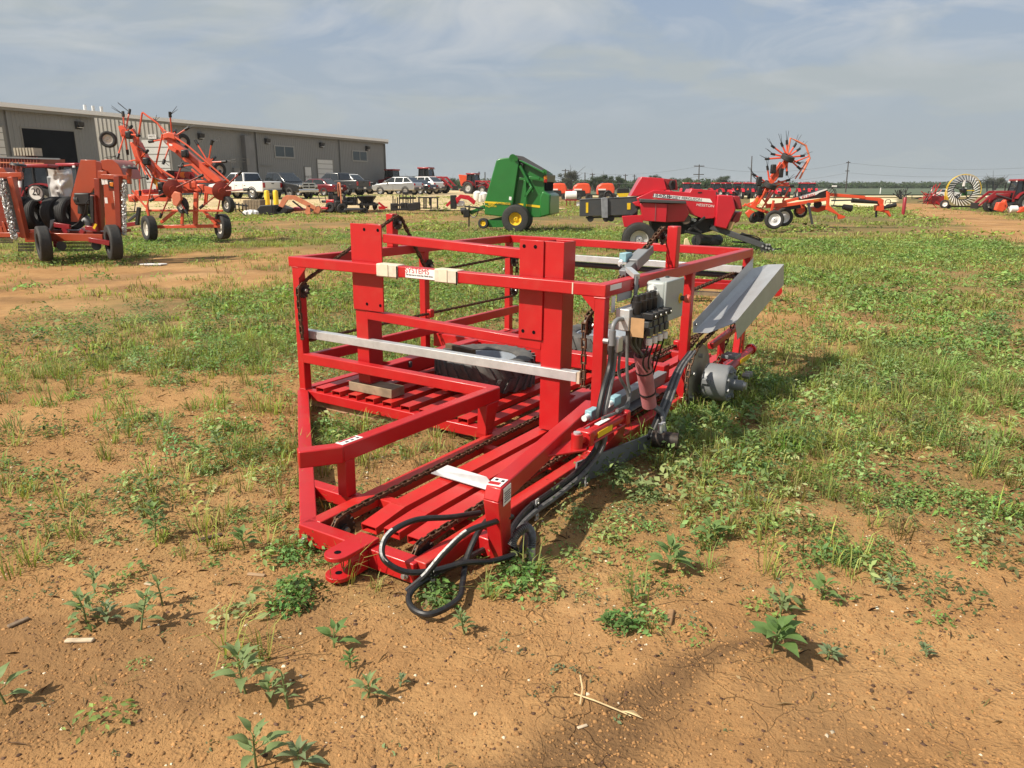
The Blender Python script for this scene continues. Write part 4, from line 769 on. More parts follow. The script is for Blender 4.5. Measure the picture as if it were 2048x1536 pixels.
    for k in range(1, 10): z = z0+(z1-z0)*k/10; MB().beam(W_(q[0], z, -.125), W_(q[1], z, -.125), .03, .04).build('door_joint', BTRIM, g, smooth=0)
    f, (s0, s1, z0, z1) = rect('door_frame', 51, 159, 257, None, BTRIM, -.04, .05); rect('open_doorway', 54, 156, 260.5, None, BDARK, -.06, .05)
    for (px, py) in ((156, 250), (399, 272), (532, 282), (641, 289.5), (733, 296.5)):
        p = S.P(px, py); w = MB(); ax = np.stack([d, n, [0, 0, 1]], 1); w.hexa([p-d*.28-n*.35-ax[:, 2]*.05, p+d*.28-n*.35-ax[:, 2]*.05, p+d*.28-ax[:, 2]*.32, p-d*.28-ax[:, 2]*.32, p-d*.28-n*.38+ax[:, 2]*.2, p+d*.28-n*.38+ax[:, 2]*.2, p+d*.28+ax[:, 2]*.26, p-d*.28+ax[:, 2]*.26])
        o = w.build('wall_lamp', BLACK, B, smooth=0); MB().box(p-n*.25-ax[:, 2]*.2, (.4, .2, .03), ax).build('lens', STICK, o)
    # vent duct, meter boxes, aerial
    s0, s1 = along(485), along(502); zt = S.P(493, 274)[2]; zq = S.P(493, 350)[2]
    MB().prism([W_(s0, zq, -.05), W_(s0, zt+.1, -.05), W_((s0+s1)/2, zt-.0, -.05), W_(s1, zt-.45, -.05), W_(s1, zq, -.05)], -n*.55).build('vent_duct', mat('grey_duct', (.19, .19, .19), .45, .3, .1, 1), B, smooth=0)
    rect('meter_box', 463, 476, 336, 352, BTRIM, -.3, .28); rect('meter_box', 581, 592, 351, 366, mat('tan_panel', (.3, .26, .18), .6), -.15, .14); rect('meter_box', 484, 490, 317, 330, BTRIM, -.65, .08)
    s = along(454); MB().beam(W_(s, zb, -.5), W_(s, S.P(454, 316)[2], -.5), .07, .07).build('aerial_mast', BTRIM, B)
    for y in (318, 324): z = S.P(454, y)[2]; MB().beam(W_(s-2.2, z, -.5), W_(s+2.0, z+.1, -.5), .04, .04).build('aerial_bar', BTRIM, B)
    MB().beam(W_(along(505), S.P(520, 331)[2], -.08), W_(along(545), S.P(545, 331)[2], -.08), .05, .05).build('conduit', BTRIM, B)
    for px in (199, 215, 231): s = along(px); MB().cyl(W_(s, top+.2, .8), W_(s, top+.75, .8), .12, n=8).build('roof_vent', WHITE, B)
    return B
building()
# stacked goods by the doorway
def simple(name, label, cat, loc, rz=0, group=None): return empty(name, loc, label, cat, rz, group)
# ------------------------------------------------------------------ vehicles
def heading(az): return R(90-az)
def vehicle(name, label, cat, px, Y, az, m, kind, sc=1.0, grille=None, chrome=False):
    p = gp(px, Y); v = empty(name, p+np.array([0, 0, .04]), label, cat, heading(az)); v.scale = (sc,)*3
    K = dict(pickup=dict(L=5.8, W=2.02, prof=[(-2.9, .5), (2.75, .45), (2.9, .7), (2.86, 1.05), (1.55, 1.2), (1.3, 1.22), (-.95, 1.28), (-2.9, 1.30)], cab=(-.95, 1.45, 1.2, -.75, .55, 1.93), win=[(-.72, -.02), (.06, .95)], wb=(-1.75, 1.85), rw=.41),
             sedan=dict(L=4.75, W=1.8, prof=[(-2.35, .35), (2.3, .3), (2.4, .55), (2.3, .78), (1.1, .93), (-1.5, .98), (-2.3, .95), (-2.4, .7)], cab=(-1.75, 1.25, .92, -1.0, .3, 1.43), win=[(-1.05, -.15), (-.08, .75)], wb=(-1.35, 1.4), rw=.32),
             suv=dict(L=4.65, W=1.88, prof=[(-2.3, .4), (2.25, .35), (2.35, .6), (2.28, .84), (1.9, .98), (1.15, 1.08), (-2.1, 1.2), (-2.3, 1.05), (-2.35, .8)], cab=(-2.22, 1.25, 1.1, -1.45, .1, 1.66), win=[(-1.75, -1.15), (-1.05, -.22), (-.14, .6)], wb=(-1.35, 1.42), rw=.35))[kind]
    W = K['W']; h = W/2
    b = MB(); pr = K['prof']; b.prism([(x, -h, z) for x, z in pr], (0, W, 0)); body = b.build('body', m, v, bevel=.09, seg=3, local=True)
    x0, x1, z0, x2, x3, z1 = K['cab']; tw = h-.24; bw = h-.05
    c = MB().hexa([(x0, -bw, z0), (x1, -bw, z0), (x1, bw, z0), (x0, bw, z0), (x2, -tw, z1), (x3, -tw, z1), (x3, tw, z1), (x2, tw, z1)]); c.build('cabin', m, v, bevel=.07, seg=3, local=True)
    def sidept(x, t, s): # point on the cabin side, t from sill (0) to roof (1)
        y = (bw+(tw-bw)*t+.006)*s; xa = x0+(x2-x0)*t; xb = x1+(x3-x1)*t; xx = min(max(x, xa+.10), xb-.10); return (xx, y, z0+(z1-z0)*t)
    for s in (-1, 1):
        for (a, e) in K['win']:
            last = (a, e) == K['win'][-1]; first = (a, e) == K['win'][0]
            ea = x1 if last else e; aa = x0 if first else a
            q = [sidept(aa if first else a, .12, s), sidept(ea if last else e, .12, s), sidept(e if not last else x1, .86, s), sidept(a if not first else x0, .86, s)]
            MB().prism(q, (0, .012*s, 0)).build('side_window', GLASS, v, smooth=0, local=True)
    def endpt(y, t, front): xa = (x1+(x3-x1)*t) if front else (x0+(x2-x0)*t); return (xa+(.008 if front else -.008), y*(bw+(tw-bw)*t), z0+(z1-z0)*t)
    for fr, nm in ((True, 'windscreen'), (False, 'rear_window')):
        MB().prism([endpt(-.86, .1, fr), endpt(.86, .1, fr), endpt(.84, .9, fr), endpt(-.84, .9, fr)], (.014 if fr else -.014, 0, .004)).build(nm, GLASS, v, smooth=0, local=True)
    rw = K['rw']; dk = MB()
    for xw in K['wb']:
        for s in (-1, 1):
            MB().lathe((xw, s*h, rw+.02), (0, s, 0), [(rw*1.03, -.2), (rw*1.03, .008), (rw*1.17, .008), (rw*1.17, -.2)], 24, True).build('wheel_arch', BLACK, v, local=True)
            wheel(v, (xw, s*(h-.085), rw), (0, s, 0), rw, .23, rw*.66, mat('alloy_rim', (.5, .5, .5), .3, .8, .1, 5) if m not in (DGREY, BLACK) else DGREY, 20, local=True)
    xf = max(x for x, z in pr); xb = min(x for x, z in pr); hz = .93 if kind == 'pickup' else (.68 if kind == 'sedan' else .8)
    tz = 1.0 if kind == 'pickup' else (.8 if kind == 'sedan' else .95)
    for s in (-1, 1):
        MB().box((xf-.03, s*(h-.28), hz), (.12, .38, .17)).build('headlight', mat('lamp_glass', (.6, .6, .6), .1, .3, .1, 4), v, bevel=.02, local=True)
        MB().box((xb+.02, s*(h-.14), tz), (.10, .20, .36 if kind == 'pickup' else .2)).build('tail_light', TAIL, v, bevel=.02, local=True)
        MB().box((x1-.55 if kind != 'pickup' else .85, s*(h+.13), z0+.12), (.12, .2, .16)).build('mirror', m if kind != 'pickup' else BLACK, v, bevel=.03, local=True)
        for xx in ((-.02,) if kind != 'pickup' else (.02, -.85)): MB().box((xx, s*(h+.003), .80 if kind == 'pickup' else .68), (.012, .008, .55)).build('door_seam', BDARK, v, local=True); MB().box((xx-.2, s*(h+.012), .98 if kind != 'sedan' else .82), (.16, .02, .03)).build('door_handle', BLACK, v, local=True)
    MB().box((xf+.02, 0, .58), (.16, W-.06, .24)).build('bumper', CHROME if chrome else (DGREY if kind != 'sedan' else m), v, bevel=.05, local=True)
    MB().box((xb-.03, 0, .56), (.16, W-.06, .22)).build('bumper', CHROME if chrome else (DGREY if kind != 'sedan' else m), v, bevel=.05, local=True)
    g = MB().box((xf+.01, 0, hz), (.08, 1.1, .34 if kind == 'pickup' else .16)).build('grille', BLACK, v, bevel=.02, local=True)
    if chrome:
        fr = MB()
        for (y, z, wy, wz) in ((0, hz+.2, 1.3, .07), (0, hz-.2, 1.3, .07), (0, hz, 1.2, .07), (-.62, hz, .07, .42), (.62, hz, .07, .42), (0, hz, .08, .4)): fr.box((xf+.055, y, z), (.03, wy, wz))
        fr.build('grille_bars', CHROME, g, local=True)
    MB().box((xb-.115, 0, .62), (.012, .34, .16)).build('number_plate', STICK, v, local=True)
    if kind == 'pickup':
        MB().box((-1.95, 0, 1.303), (1.72, 1.62, .012)).build('bed_opening', BDARK, v, local=True); MB().box((xb-.005, 0, 1.0), (.03, 1.45, .46)).build('tailgate', m, v, bevel=.012, local=True); MB().box((xb-.025, 0, 1.13), (.02, .25, .07)).build('tailgate_handle', BLACK, v, local=True)
        for s in (-1, 1): MB().box((-1.95, s*.93, 1.31), (1.85, .08, .05)).build('bed_rail', BLACK if m != WHITE else m, v, local=True)
    if kind == 'suv':
        for s in (-1, 1): MB().box((-.7, s*.62, 1.71), (1.7, .04, .04)).build('roof_rail', BLACK, v, local=True)
    return v
CWH = mat('car_white', (.72, .72, .71), .22, 0, .02, 1, coat=.6); CBK = mat('car_black', (.012, .013, .014), .2, 0, .1, 1, coat=.7); CMR = mat('car_maroon', (.14, .01, .018), .22, .2, .05, 1, coat=.6); CGR = mat('car_grey', (.04, .042, .045), .3, .2, .05, 1, coat=.4); CSV = mat('car_silver', (.5, .51, .52), .25, .6, .04, 1, coat=.5)
vehicle('pickup_truck', 'white pickup truck, tailgate showing, nearest the folded orange tedder on the gravel', 'pickup', 492, 60, -62, CWH, 'pickup')
vehicle('pickup_truck', 'black pickup truck with big chrome grille facing the field', 'pickup', 566, 61, 122, CBK, 'pickup', chrome=True)
vehicle('sedan', 'maroon sedan parked between the black and the dark grey pickups', 'car', 636, 68, -66, CMR, 'sedan')
vehicle('pickup_truck', 'dark grey pickup truck with black wheels parked behind the maroon sedan', 'pickup', 676, 70, -64, CGR, 'pickup')
vehicle('pickup_truck', 'white pickup truck nosing out beyond the dark grey pickup', 'pickup', 700, 79, 118, CWH, 'pickup')
vehicle('suv', 'silver crossover parked on the gravel right of the building corner', 'car', 796, 76, -68, CSV, 'suv')
vehicle('sedan', 'black hatchback behind the silver crossover', 'car', 829, 81, -62, CBK, 'sedan')
vehicle('suv', 'white sport utility car behind the black hatchback', 'car', 842, 86, -60, CWH, 'suv', 1.08)
# ------------------------------------------------------------------ tractors
def tractor(label, px, Y, az, m=MFRED, sc=1.0, loader=False, cab=True, group=None, smv=False, z=None):
    p = gp(px, Y); t = empty('tractor', p, label, 'tractor', heading(az), group); t.scale = (sc,)*3
    B = lambda c, s, n, mm, bv=.03: MB().box(c, s).build(n, mm, t, bevel=bv, local=True)
    MB().prism([(.55, -.36, .95), (.55, -.36, 1.62), (1.9, -.33, 1.48), (2.25, -.32, 1.28), (2.3, -.32, .85), (2.1, -.32, .78)], (0, .68, 0)).build('bonnet', m, t, bevel=.05, local=True)
    B((2.3, 0, 1.08), (.05, .5, .36), 'grille', BLACK, .01); B((.7, 0, .72), (2.9, .46, .4), 'chassis', DGREY); B((1.6, 0, .62), (.25, 1.5, .16), 'front_axle', DGREY)
    for s in (-1, 1): B((2.28, s*.22, 1.28), (.05, .14, .09), 'headlight', STICK, .01)
    for s in (-1, 1):
        wheel(t, (-.55, s*.82, .82), (0, s, 0), .82, .46, .45, mat('tractor_rim', (.5, .5, .48), .4, .3, .1, 4), 24, lug=16, local=True)
        wheel(t, (1.6, s*.78, .58), (0, s, 0), .58, .36, .3, MATS['tractor_rim'], 20, lug=14, local=True)
        q = [(-.55+1.0*math.cos(a), s*.6, .82+1.0*math.sin(a)) for a in np.linspace(.35, 2.75, 9)]+[(-.55+.93*math.cos(a), s*.6, .82+.93*math.sin(a)) for a in np.linspace(2.75, .35, 9)]
        MB().prism(q, (0, s*.5, 0)).build('fender', m, t, local=True)
    if cab:
        for (x0_, y0_, x1_, y1_) in ((.5, .66, .25, .6), (-.95, .66, -.85, .6), (-.2, .74, -.2, .66)):
            for s in (-1, 1): MB().beam((x0_, s*y0_, 1.15), (x1_, s*y1_, 2.62), .07, .07, (1, 0, 0)).build('cab_post', BLACK, t, local=True)
        MB().hexa([(-.93, -.64, 1.2), (.48, -.64, 1.2), (.48, .64, 1.2), (-.93, .64, 1.2), (-.83, -.57, 2.6), (.24, -.57, 2.6), (.24, .57, 2.6), (-.83, .57, 2.6)]).build('cab_glass', GLASS, t, smooth=0, local=True)
        B((-.3, 0, 2.70), (1.45, 1.45, .18), 'cab_roof', m, .06); B((-.3, 0, 1.05), (1.5, 1.25, .3), 'cab_floor', BLACK)
        for s in (-1, 1): B((.42, s*.62, 2.6), (.06, .16, .1), 'work_light', STICK, .01)
    MB().cyl((.75, -.42, 1.5), (.75, -.42, 2.5), .05, n=8).build('exhaust', BLACK, t, local=True)
    if loader:
        for s in (-1, 1):
            MB().beam((.45, s*.6, .9), (.45, s*.6, 1.75), .12, .16, (1, 0, 0)).build('loader_post', m, t, local=True)
            MB().prism([(.4, s*.57, 1.65), (.4, s*.57, 1.82), (2.0, s*.57, 1.80), (3.3, s*.57, .6), (3.15, s*.57, .5), (1.9, s*.57, 1.6)], (0, s*.1, 0)).build('loader_arm', m, t, bevel=.02, local=True); MB().cyl((.6, s*.62, 1.1), (1.9, s*.62, 1.5), .05, n=8).build('loader_cylinder', DGREY, t, local=True)
        MB().box((3.25, 0, .55), (.12, 1.3, .5)).build('attachment_plate', BLACK, t, local=True)
    if smv: MB().prism([(-1.0, -.22, 1.5), (-1.0, .22, 1.5), (-1.0, 0, 1.9)], (-.02, 0, 0)).build('warning_triangle', ORED2, t, smooth=0, local=True)
    return t
CABR = mat('dull_tractor_red', (.33, .022, .03), .4, 0, .1, 3)
tractor('red tractor with cab standing behind the clear plastic wrapped gearbox', 82, 41, -100, CABR, .98)
tractor('red roofed tractor half hidden behind the tall burnt orange wing', 158, 43, -160, CABR, 1.02)
tractor('dark cabbed tractor with red front loader right of the white sport utility car', 858, 92, 112, DRED, 1.06, True)
tractor('smaller red tractor with grey cab left of the green baler', 950, 98, 118, DRED, .92, True)
tractor('dark red tractor with loader arm cut off by the right edge of the photo', 2026, 50, -84, DRED, .74, True)
def trow():
    t0 = None
    for i, (px, Y, az, smv) in enumerate(((1431, 108, 170, 0), (1453, 104, 165, 0), (1472, 106, 8, 1), (1492, 102, 5, 1), (1512, 108, 172, 0), (1540, 104, 160, 0), (1566, 108, 10, 1), (1603, 104, 4, 1), (1619, 110, 8, 1), (1392, 112, 170, 0), (1372, 108, 20, 0), (1330, 118, 160, 0))):
        lab = ('first red cab right of the dark utility pole in the far row', 'red cab over the front end of the crimson baler', 'red cab with orange triangle just left of the tall bare pole', 'red cab with orange triangle under the tall bare pole', 'red cab left of the star tedder arms', 'red cab seen through the folded star tedder arms', 'red cab right of the lower star tedder hub', 'red cab with orange triangle above the black mower cover', 'rightmost red cab of the far row, above the black mower cover', 'red cab directly behind the dark utility pole', 'red cab right of the crimson twine tower', 'red cab peeping over the crimson twine tower')[i]
        tractor(lab, px, Y, az, MFRED, .74, group='far row of red tractors', smv=bool(smv))
trow()
# ------------------------------------------------------------------ hay machines in the field
def tedder_rotor(par, hub, ax, tips, tdir, m=ORED, disc=0.0, r=.022, name='rotor'):
    """hub with arms ending in black clamps and pairs of spring tines"""
    hub = V3(hub); ax = unit(ax); h = MB(); h.cyl(hub-ax*.10, hub+ax*.10, .11, n=12)
    if disc: h.lathe(hub, ax, [(disc, -.012), (disc, .012), (disc*.6, .05), (disc*.25, .07)], 24)
    ho = h.build(name, m, par)
    for (tp, td) in zip(tips, tdir):
        tp = V3(tp); MB().tube([hub, tp], r, 7).build('rotor_arm', m, ho)
        dd = unit(tp-hub); MB().cyl(tp-dd*.06, tp+dd*.09, .045, .04, 9).build('tine_clamp', BLACK, ho)
        if td is not None:
            for q in td: MB().tube([tp, tp+(V3(q)-tp)*.96], [.010, .006], 5).build('tine', BLACK, ho)
    return ho
def left_tedder():
    S = Side(330, 23, 97); T = empty('hay_tedder', S.g, 'orange rotary tedder with folded arms reaching up in front of the workshop', 'hay machine')
    P = lambda x, y, o=0.0: S.P(200+x/5.119, 190+y/5.119, o)
    def bar(a, b, w=.09, h=.09, m=ORED, name='frame_bar', o=0.0, o2=None): return MB().beam(P(*a, o), P(*b, o if o2 is None else o2), w, h).build(name, m, T, bevel=.01)
    def tb(pts, r=.022, name='guard_tube', o=0.0, m=ORED): return MB().tube([P(*q[:2], q[2] if len(q) > 2 else o) for q in pts], r, 8).build(name, m, T)
    # running gear
    RW = mat('cream_rim', (.62, .58, .52), .5, 0, .08, 6, dirt=.25)
    wheel(T, P(505, 1365), (-.72, -.69, 0), .37, .26, .22, RW, 28); wheel(T, P(1255, 1345, .3), (-.72, -.69, 0), .37, .26, .22, RW, 28)
    bar((560, 1350), (1240, 1340), .10, .10, m=ORED, name='axle_beam', o=.1, o2=.3); bar((625, 1305), (780, 1180), .08, .09, o=.1); bar((845, 1200), (840, 1325), .07, .08, o=.15); bar((985, 1000), (975, 1325), .10, .12, o=.15); bar((1060, 1180), (1190, 1320), .08, .09, o=.2); bar((1090, 1240), (1230, 1290), .06, .08, o=.22)
    bar((470, 1182), (1260, 1185), .05, .06, o=.05); bar((480, 1120), (500, 1240), .07, .07)
    for (x, y, r, o) in ((845, 1130, .235, .0), (1312, 1122, .235, .1)): wheel(T, P(x, y, o), (-.6, -.8, -.05), r, .16, .12, RW, 22)
    wheel(T, P(84, 455, .2), (.25, -.97, 0), .235, .15, .14, RW, 24); wheel(T, P(840, 478, .7), (.8, -.55, 0), .235, .16, .12, RW, 20); wheel(T, P(1215, 765, .9), (.8, -.55, 0), .22, .16, .12, RW, 20); wheel(T, P(210, 740, .9), (.9, -.3, 0), .24, .16, .12, RW, 20)
    # main frame between the rotors
    bar((370, 1000), (1340, 960), .12, .14, name='main_beam', o=.45); bar((300, 1050), (720, 1060), .12, .18, name='main_beam', o=.35); bar((700, 880), (1320, 890), .07, .08, o=.5); bar((440, 985), (680, 975), .08, .1, m=DRED, o=.4); bar((860, 920), (1180, 990), .14, .2, o=.3); bar((650, 870), (770, 880), .08, .08, o=.4)
    for (x, y) in ((340, 1060), (620, 930), (960, 920), (1040, 950)): MB().box(P(x, y, .3), (.22, .2, .2)).build('gearbox', ORED, T, bevel=.03)
    for a, b in (((1080, 1000), (1070, 1130)), ((1100, 1010), (1090, 1120))): tb([a, b], .03, o=.25)
    # two folded arms
    MB().prism([P(x, y, .1) for x, y in ((300, 480), (390, 480), (470, 640), (560, 760), (700, 920), (690, 960), (600, 960), (470, 720), (350, 640))], S.n*.22).build('folding_arm', ORED, T, bevel=.02)
    MB().prism([P(x, y, .1) for x, y in ((630, 420), (700, 430), (860, 550), (960, 640), (1200, 830), (1250, 880), (1180, 900), (900, 690), (870, 690), (740, 570), (650, 480))], S.n*.2).build('folding_arm', ORED, T, bevel=.02)
    bar((330, 350), (460, 620), .10, .10, o=.35); bar((470, 620), (690, 850), .08, .08, o=.3); bar((870, 640), (1130, 880), .07, .08, o=.05); bar((940, 760), (1060, 860), .06, .06, o=.1)
    MB().prism([P(x, y, .15) for x, y in ((185, 320), (215, 310), (260, 340), (300, 430), (230, 440), (205, 380))], S.n*.1).build('end_bracket', ORED, T); MB().prism([P(x, y, .02) for x, y in ((640, 400), (690, 375), (760, 400), (770, 460), (700, 440), (650, 450))], S.n*.25).build('end_bracket', ORED, T, bevel=.02)
    MB().prism([P(x, y, .0) for x, y in ((720, 520), (780, 560), (770, 590), (700, 550))], S.n*.3).build('rotor_cover', ORED, T)
    for q in ([(700, 385), (900, 520), (1320, 885)], [(435, 178), (590, 290), (650, 385)], [(432, 180), (398, 400), (380, 560)], [(640, 400), (480, 1150)], [(470, 1150), (330, 980)], [(330, 975), (470, 1150), (500, 1165)]): tb(q, .026, o=.05)
    for q in ([(345, 440), (400, 640), (520, 850)], [(560, 700), (620, 760), (760, 850)], [(500, 640), (640, 800)]): tb(q, .03, 'hydraulic_pipe', .05)
    for q in ([(430, 690), (520, 780), (560, 850), (700, 880)], [(380, 520), (440, 560), (450, 600)], [(1000, 930), (1040, 980), (1020, 1060)], [(330, 1060), (360, 1100), (350, 1200)]): MB().tube(catmull([P(*z, .0) for z in q], 5), .014, 6).build('hose', HOSE, T)
    tip = lambda q: [P(x, y, o) for x, y, o in q]
    def td(*a): return [[P(x, y, o) for x, y, o in z] if z else None for z in a]
    axl = (.5, -.8, .35)
    tedder_rotor(T, P(255, 395, .2), axl, tip([(237, 200, .3), (300, 175, .5), (315, 330, -.1), (390, 415, -.3), (185, 620, -.2), (280, 580, .3)]), td([(112, 105, .4), (112, 126, .3)], [(176, 70, .6), (180, 80, .5)], [(180, 268, -.1), (190, 275, -.1)], [(300, 320, -.4)], [(40, 640, -.2), (70, 655, -.3)], None))
    tedder_rotor(T, P(400, 660, .2), axl, tip([(478, 580, -.1), (480, 840, -.3), (410, 1000, .1), (330, 800, .5), (235, 690, .4)]), td([(380, 560, -.2), (400, 535, -.1)], [(360, 850, -.4), (330, 870, -.4)], [(400, 1060, .1)], None, None))
    tedder_rotor(T, P(740, 440, .2), (.3, -.9, .2), tip([(718, 205, .1), (888, 345, .2), (655, 680, .0), (528, 475, .2), (562, 268, .5), (770, 375, .6)]), td([(790, 112, .1), (797, 145, .1)], [(985, 305, .2), (970, 325, .3)], [(728, 692, .0), (715, 732, .0)], None, [(582, 200, .5), (615, 222, .5)], None))
    tedder_rotor(T, P(1110, 690, .2), (.3, -.9, .2), tip([(1143, 490, .1), (990, 490, .3), (1268, 682, .1), (1165, 650, .5), (835, 730, .1)]), td([(1235, 424, .1), (1236, 452, .1)], [(1057, 460, .3), (970, 475, .3)], [(1400, 658, .1), (1395, 690, .1)], None, [(930, 770, .1), (880, 720, .2)]))
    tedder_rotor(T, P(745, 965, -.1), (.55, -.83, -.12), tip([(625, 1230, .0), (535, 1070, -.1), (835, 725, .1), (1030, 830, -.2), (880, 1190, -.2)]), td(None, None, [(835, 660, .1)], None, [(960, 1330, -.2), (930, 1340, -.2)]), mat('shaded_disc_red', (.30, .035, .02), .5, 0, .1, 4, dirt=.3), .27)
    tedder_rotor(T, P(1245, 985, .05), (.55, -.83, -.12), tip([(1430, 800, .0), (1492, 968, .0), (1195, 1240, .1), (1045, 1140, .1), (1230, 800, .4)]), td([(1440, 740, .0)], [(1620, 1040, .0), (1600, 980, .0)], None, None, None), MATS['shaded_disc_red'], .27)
    MB().prism([P(x, y, -.25) for x, y in ((760, 985), (820, 1005), (832, 1070), (785, 1145), (745, 1125), (728, 1030))], S.n*.10).build('front_shield', mat('faded_salmon', (.62, .17, .09), .5, 0, .1, 5, dirt=.3, dirtcol=(.55, .3, .2)), T, bevel=.02)
    MB().prism([P(x, y, .08) for x, y in ((552, 850), (610, 900), (590, 940), (530, 890))], S.n*.01).build('yellow_label', mat('amber_label', (.7, .3, .02), .5), T); MB().prism([P(x, y, .08) for x, y in ((545, 820), (560, 850), (540, 900), (520, 880))], S.n*.01).build('white_label', STICK, T)
    for (x, y) in ((665, 470), (720, 510)): MB().prism([P(x-14, y-14, .095), P(x+20, y-4, .095), P(x+20, y+24, .095), P(x-10, y+8, .095)], S.n*.004).build('white_label', STICK, T)
    for (x, y) in ((300, 410), (870, 600), (630, 930), (480, 680), (640, 1010)): MB().box(P(x, y, .0), (.18, .2, .22)).build('black_cover', BLACK, T, bevel=.04)
    MB().prism([P(x, y, .9) for x, y in ((650, 795), (690, 770), (820, 780), (780, 850), (700, 850))], S.n*.5).build('drive_cover', BLACK, T)
    for (x, m_) in ((848, AMBER), (893, TAIL)): MB().cyl(P(x, 818, .75), P(x, 818, .8), .09, n=14).build('tail_lamp', m_, T)
    MB().box(P(870, 825, .85), (.6, .06, .22)).build('lamp_board', DRED, T); bar((400, 1150), (380, 1330), .10, .10, BLACK, 'parking_jack', .3); bar((290, 1290), (380, 1220), .07, .07, DGREY, 'drawbar', .4); bar((280, 1330), (400, 1310), .1, .12, DRED, 'drawbar', .4)
    return T
left_tedder()
def batwing():
    S = Side(150, 16.6, 92); B = empty('flex_wing_mower', S.g, 'burnt orange folding wing mower standing at the left edge with black tyres', 'mower')
    P = lambda x, y, o=0.0: S.P(x/6.4, 290+y/6.4, o); n = S.n
    def pan(pts, th, o=0.0, m=ORB, name='panel', bv=.006): return MB().prism([P(x, y, o) for x, y in pts], n*th).build(name, m, B, bevel=bv)
    def bar(a, b, w=.08, h=.08, o=0.0, o2=None, m=ORB, name='frame_bar'): return MB().beam(P(*a, o), P(*b, o if o2 is None else o2), w, h, n).build(name, m, B, bevel=.008)
    # right wing folded up
    pan([(905, 690), (1030, 188), (1225, 192), (1243, 480), (1150, 640), (1100, 720), (1000, 985), (905, 985)], .05, .55, name='wing_deck')
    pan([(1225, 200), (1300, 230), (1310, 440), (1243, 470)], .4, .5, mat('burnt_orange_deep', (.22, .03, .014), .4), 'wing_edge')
    arc = [(1290, 195), (1370, 182), (1440, 190), (1510, 245), (1560, 330), (1592, 432), (1380, 425), (1365, 330), (1310, 310)]
    pan(arc, .75, .45, name='wing_skin'); pan([(1250, 330), (1360, 330), (1385, 435), (1250, 425)], .08, .4, name='wing_brace'); pan([(1320, 420), (1480, 430), (1565, 1150), (1500, 1145), (1350, 1100)], .06, .30, name='wing_side')
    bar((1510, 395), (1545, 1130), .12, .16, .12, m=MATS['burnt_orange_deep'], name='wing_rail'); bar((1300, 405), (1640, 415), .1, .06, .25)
    pan([(1545, 460), (1590, 470), (1600, 940), (1560, 900)], .03, .2, BLACK, 'rubber_skirt'); pan([(1380, 450), (1475, 470), (1470, 570), (1390, 545)], .08, .22, BLACK, 'lamp_bracket'); pan([(1400, 475), (1450, 480), (1448, 535), (1405, 525)], .02, .20, AMBER, 'amber_lamp')
    for (x, y) in ((1320, 470), (1360, 465), (1360, 710)): MB().box(P(x, y, .24), (.06, .01, .12)).build('white_label', STICK, B)
    q = MB().box(P(1482, 760, .22), (.05, .008, .55)); q.build('white_lettering_strip', mat('worn_white_print', (.6, .5, .42), .6, 0, .5, 40), B)
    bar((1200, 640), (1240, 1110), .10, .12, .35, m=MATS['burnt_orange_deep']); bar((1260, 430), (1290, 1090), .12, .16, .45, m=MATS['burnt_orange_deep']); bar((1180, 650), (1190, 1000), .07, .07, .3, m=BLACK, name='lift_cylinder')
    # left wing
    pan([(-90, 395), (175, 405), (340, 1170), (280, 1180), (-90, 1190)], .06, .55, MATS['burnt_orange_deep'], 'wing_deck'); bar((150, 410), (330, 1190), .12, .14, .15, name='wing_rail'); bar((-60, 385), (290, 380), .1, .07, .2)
    pan([(40, 430), (110, 430), (260, 1130), (200, 1120)], .04, .22, BLACK, 'rubber_skirt'); pan([(20, 980), (50, 990), (100, 1130), (50, 1140)], .05, .4, name='wing_brace'); bar((-60, 1150), (300, 1150), .1, .08, .2); pan([(-90, 1020), (20, 1050), (50, 1160), (-90, 1180)], .1, .5, name='panel'); pan([(-60, 290), (40, 290), (90, 350), (-60, 360)], .3, .6, name='panel')
    for k in range(5): MB().cyl(P(75+38*k, 475+155*k, .2), P(75+38*k, 475+155*k, .17), .022, n=8).build('bolt', ZINC, B)
    for k in range(4): MB().cyl(P(1552+4*k, 590+90*k, .1), P(1552+4*k, 590+90*k, .07), .02, n=8).build('bolt', ZINC, B)
    # safety chains: bundles of hanging links
    def links(a, b, wd, cnt, name='safety_chain'):
        d = MB()
        for k in range(cnt):
            t = RNG.random(); x = a[0]+(b[0]-a[0])*t+RNG.uniform(-wd, wd); y = a[1]+(b[1]-a[1])*t+RNG.uniform(-12, 12); c = P(x, y, RNG.uniform(-.02, .08)); ax = unit(RNG.normal(size=3)); u = unit(np.cross(ax, (0, 0, 1))); w = np.cross(ax, u)
            d.tube([c+(u*math.cos(q)*.016+w*math.sin(q)*.026) for q in np.linspace(0, 2*PI, 7)], .0055, 4, False)
        d.build(name, mat('chain_zinc', (.45, .45, .45), .45, .7, .3, 30), B, kind='stuff')
    links((0, 440), (190, 1200), 42, 620); links((1590, 480), (1592, 1150), 24, 260)
    def curtain(x0, x1, y0, y1, o):
        d = MB()
        for x in np.arange(x0, x1, 9): 
            for j in range(3): d.beam(P(x+RNG.uniform(-2, 2), y0+(y1-y0)*j/3, o), P(x+RNG.uniform(-2, 2), y0+(y1-y0)*(j+.8)/3, o), .012, .006)
        d.build('chain_guard', mat('dark_chain', (.14, .14, .14), .4, .8, .3, 20), B, kind='stuff')
    curtain(235, 440, 1255, 1370, .2); curtain(700, 1210, 1240, 1370, .5); curtain(-60, 170, 1180, 1260, .2)
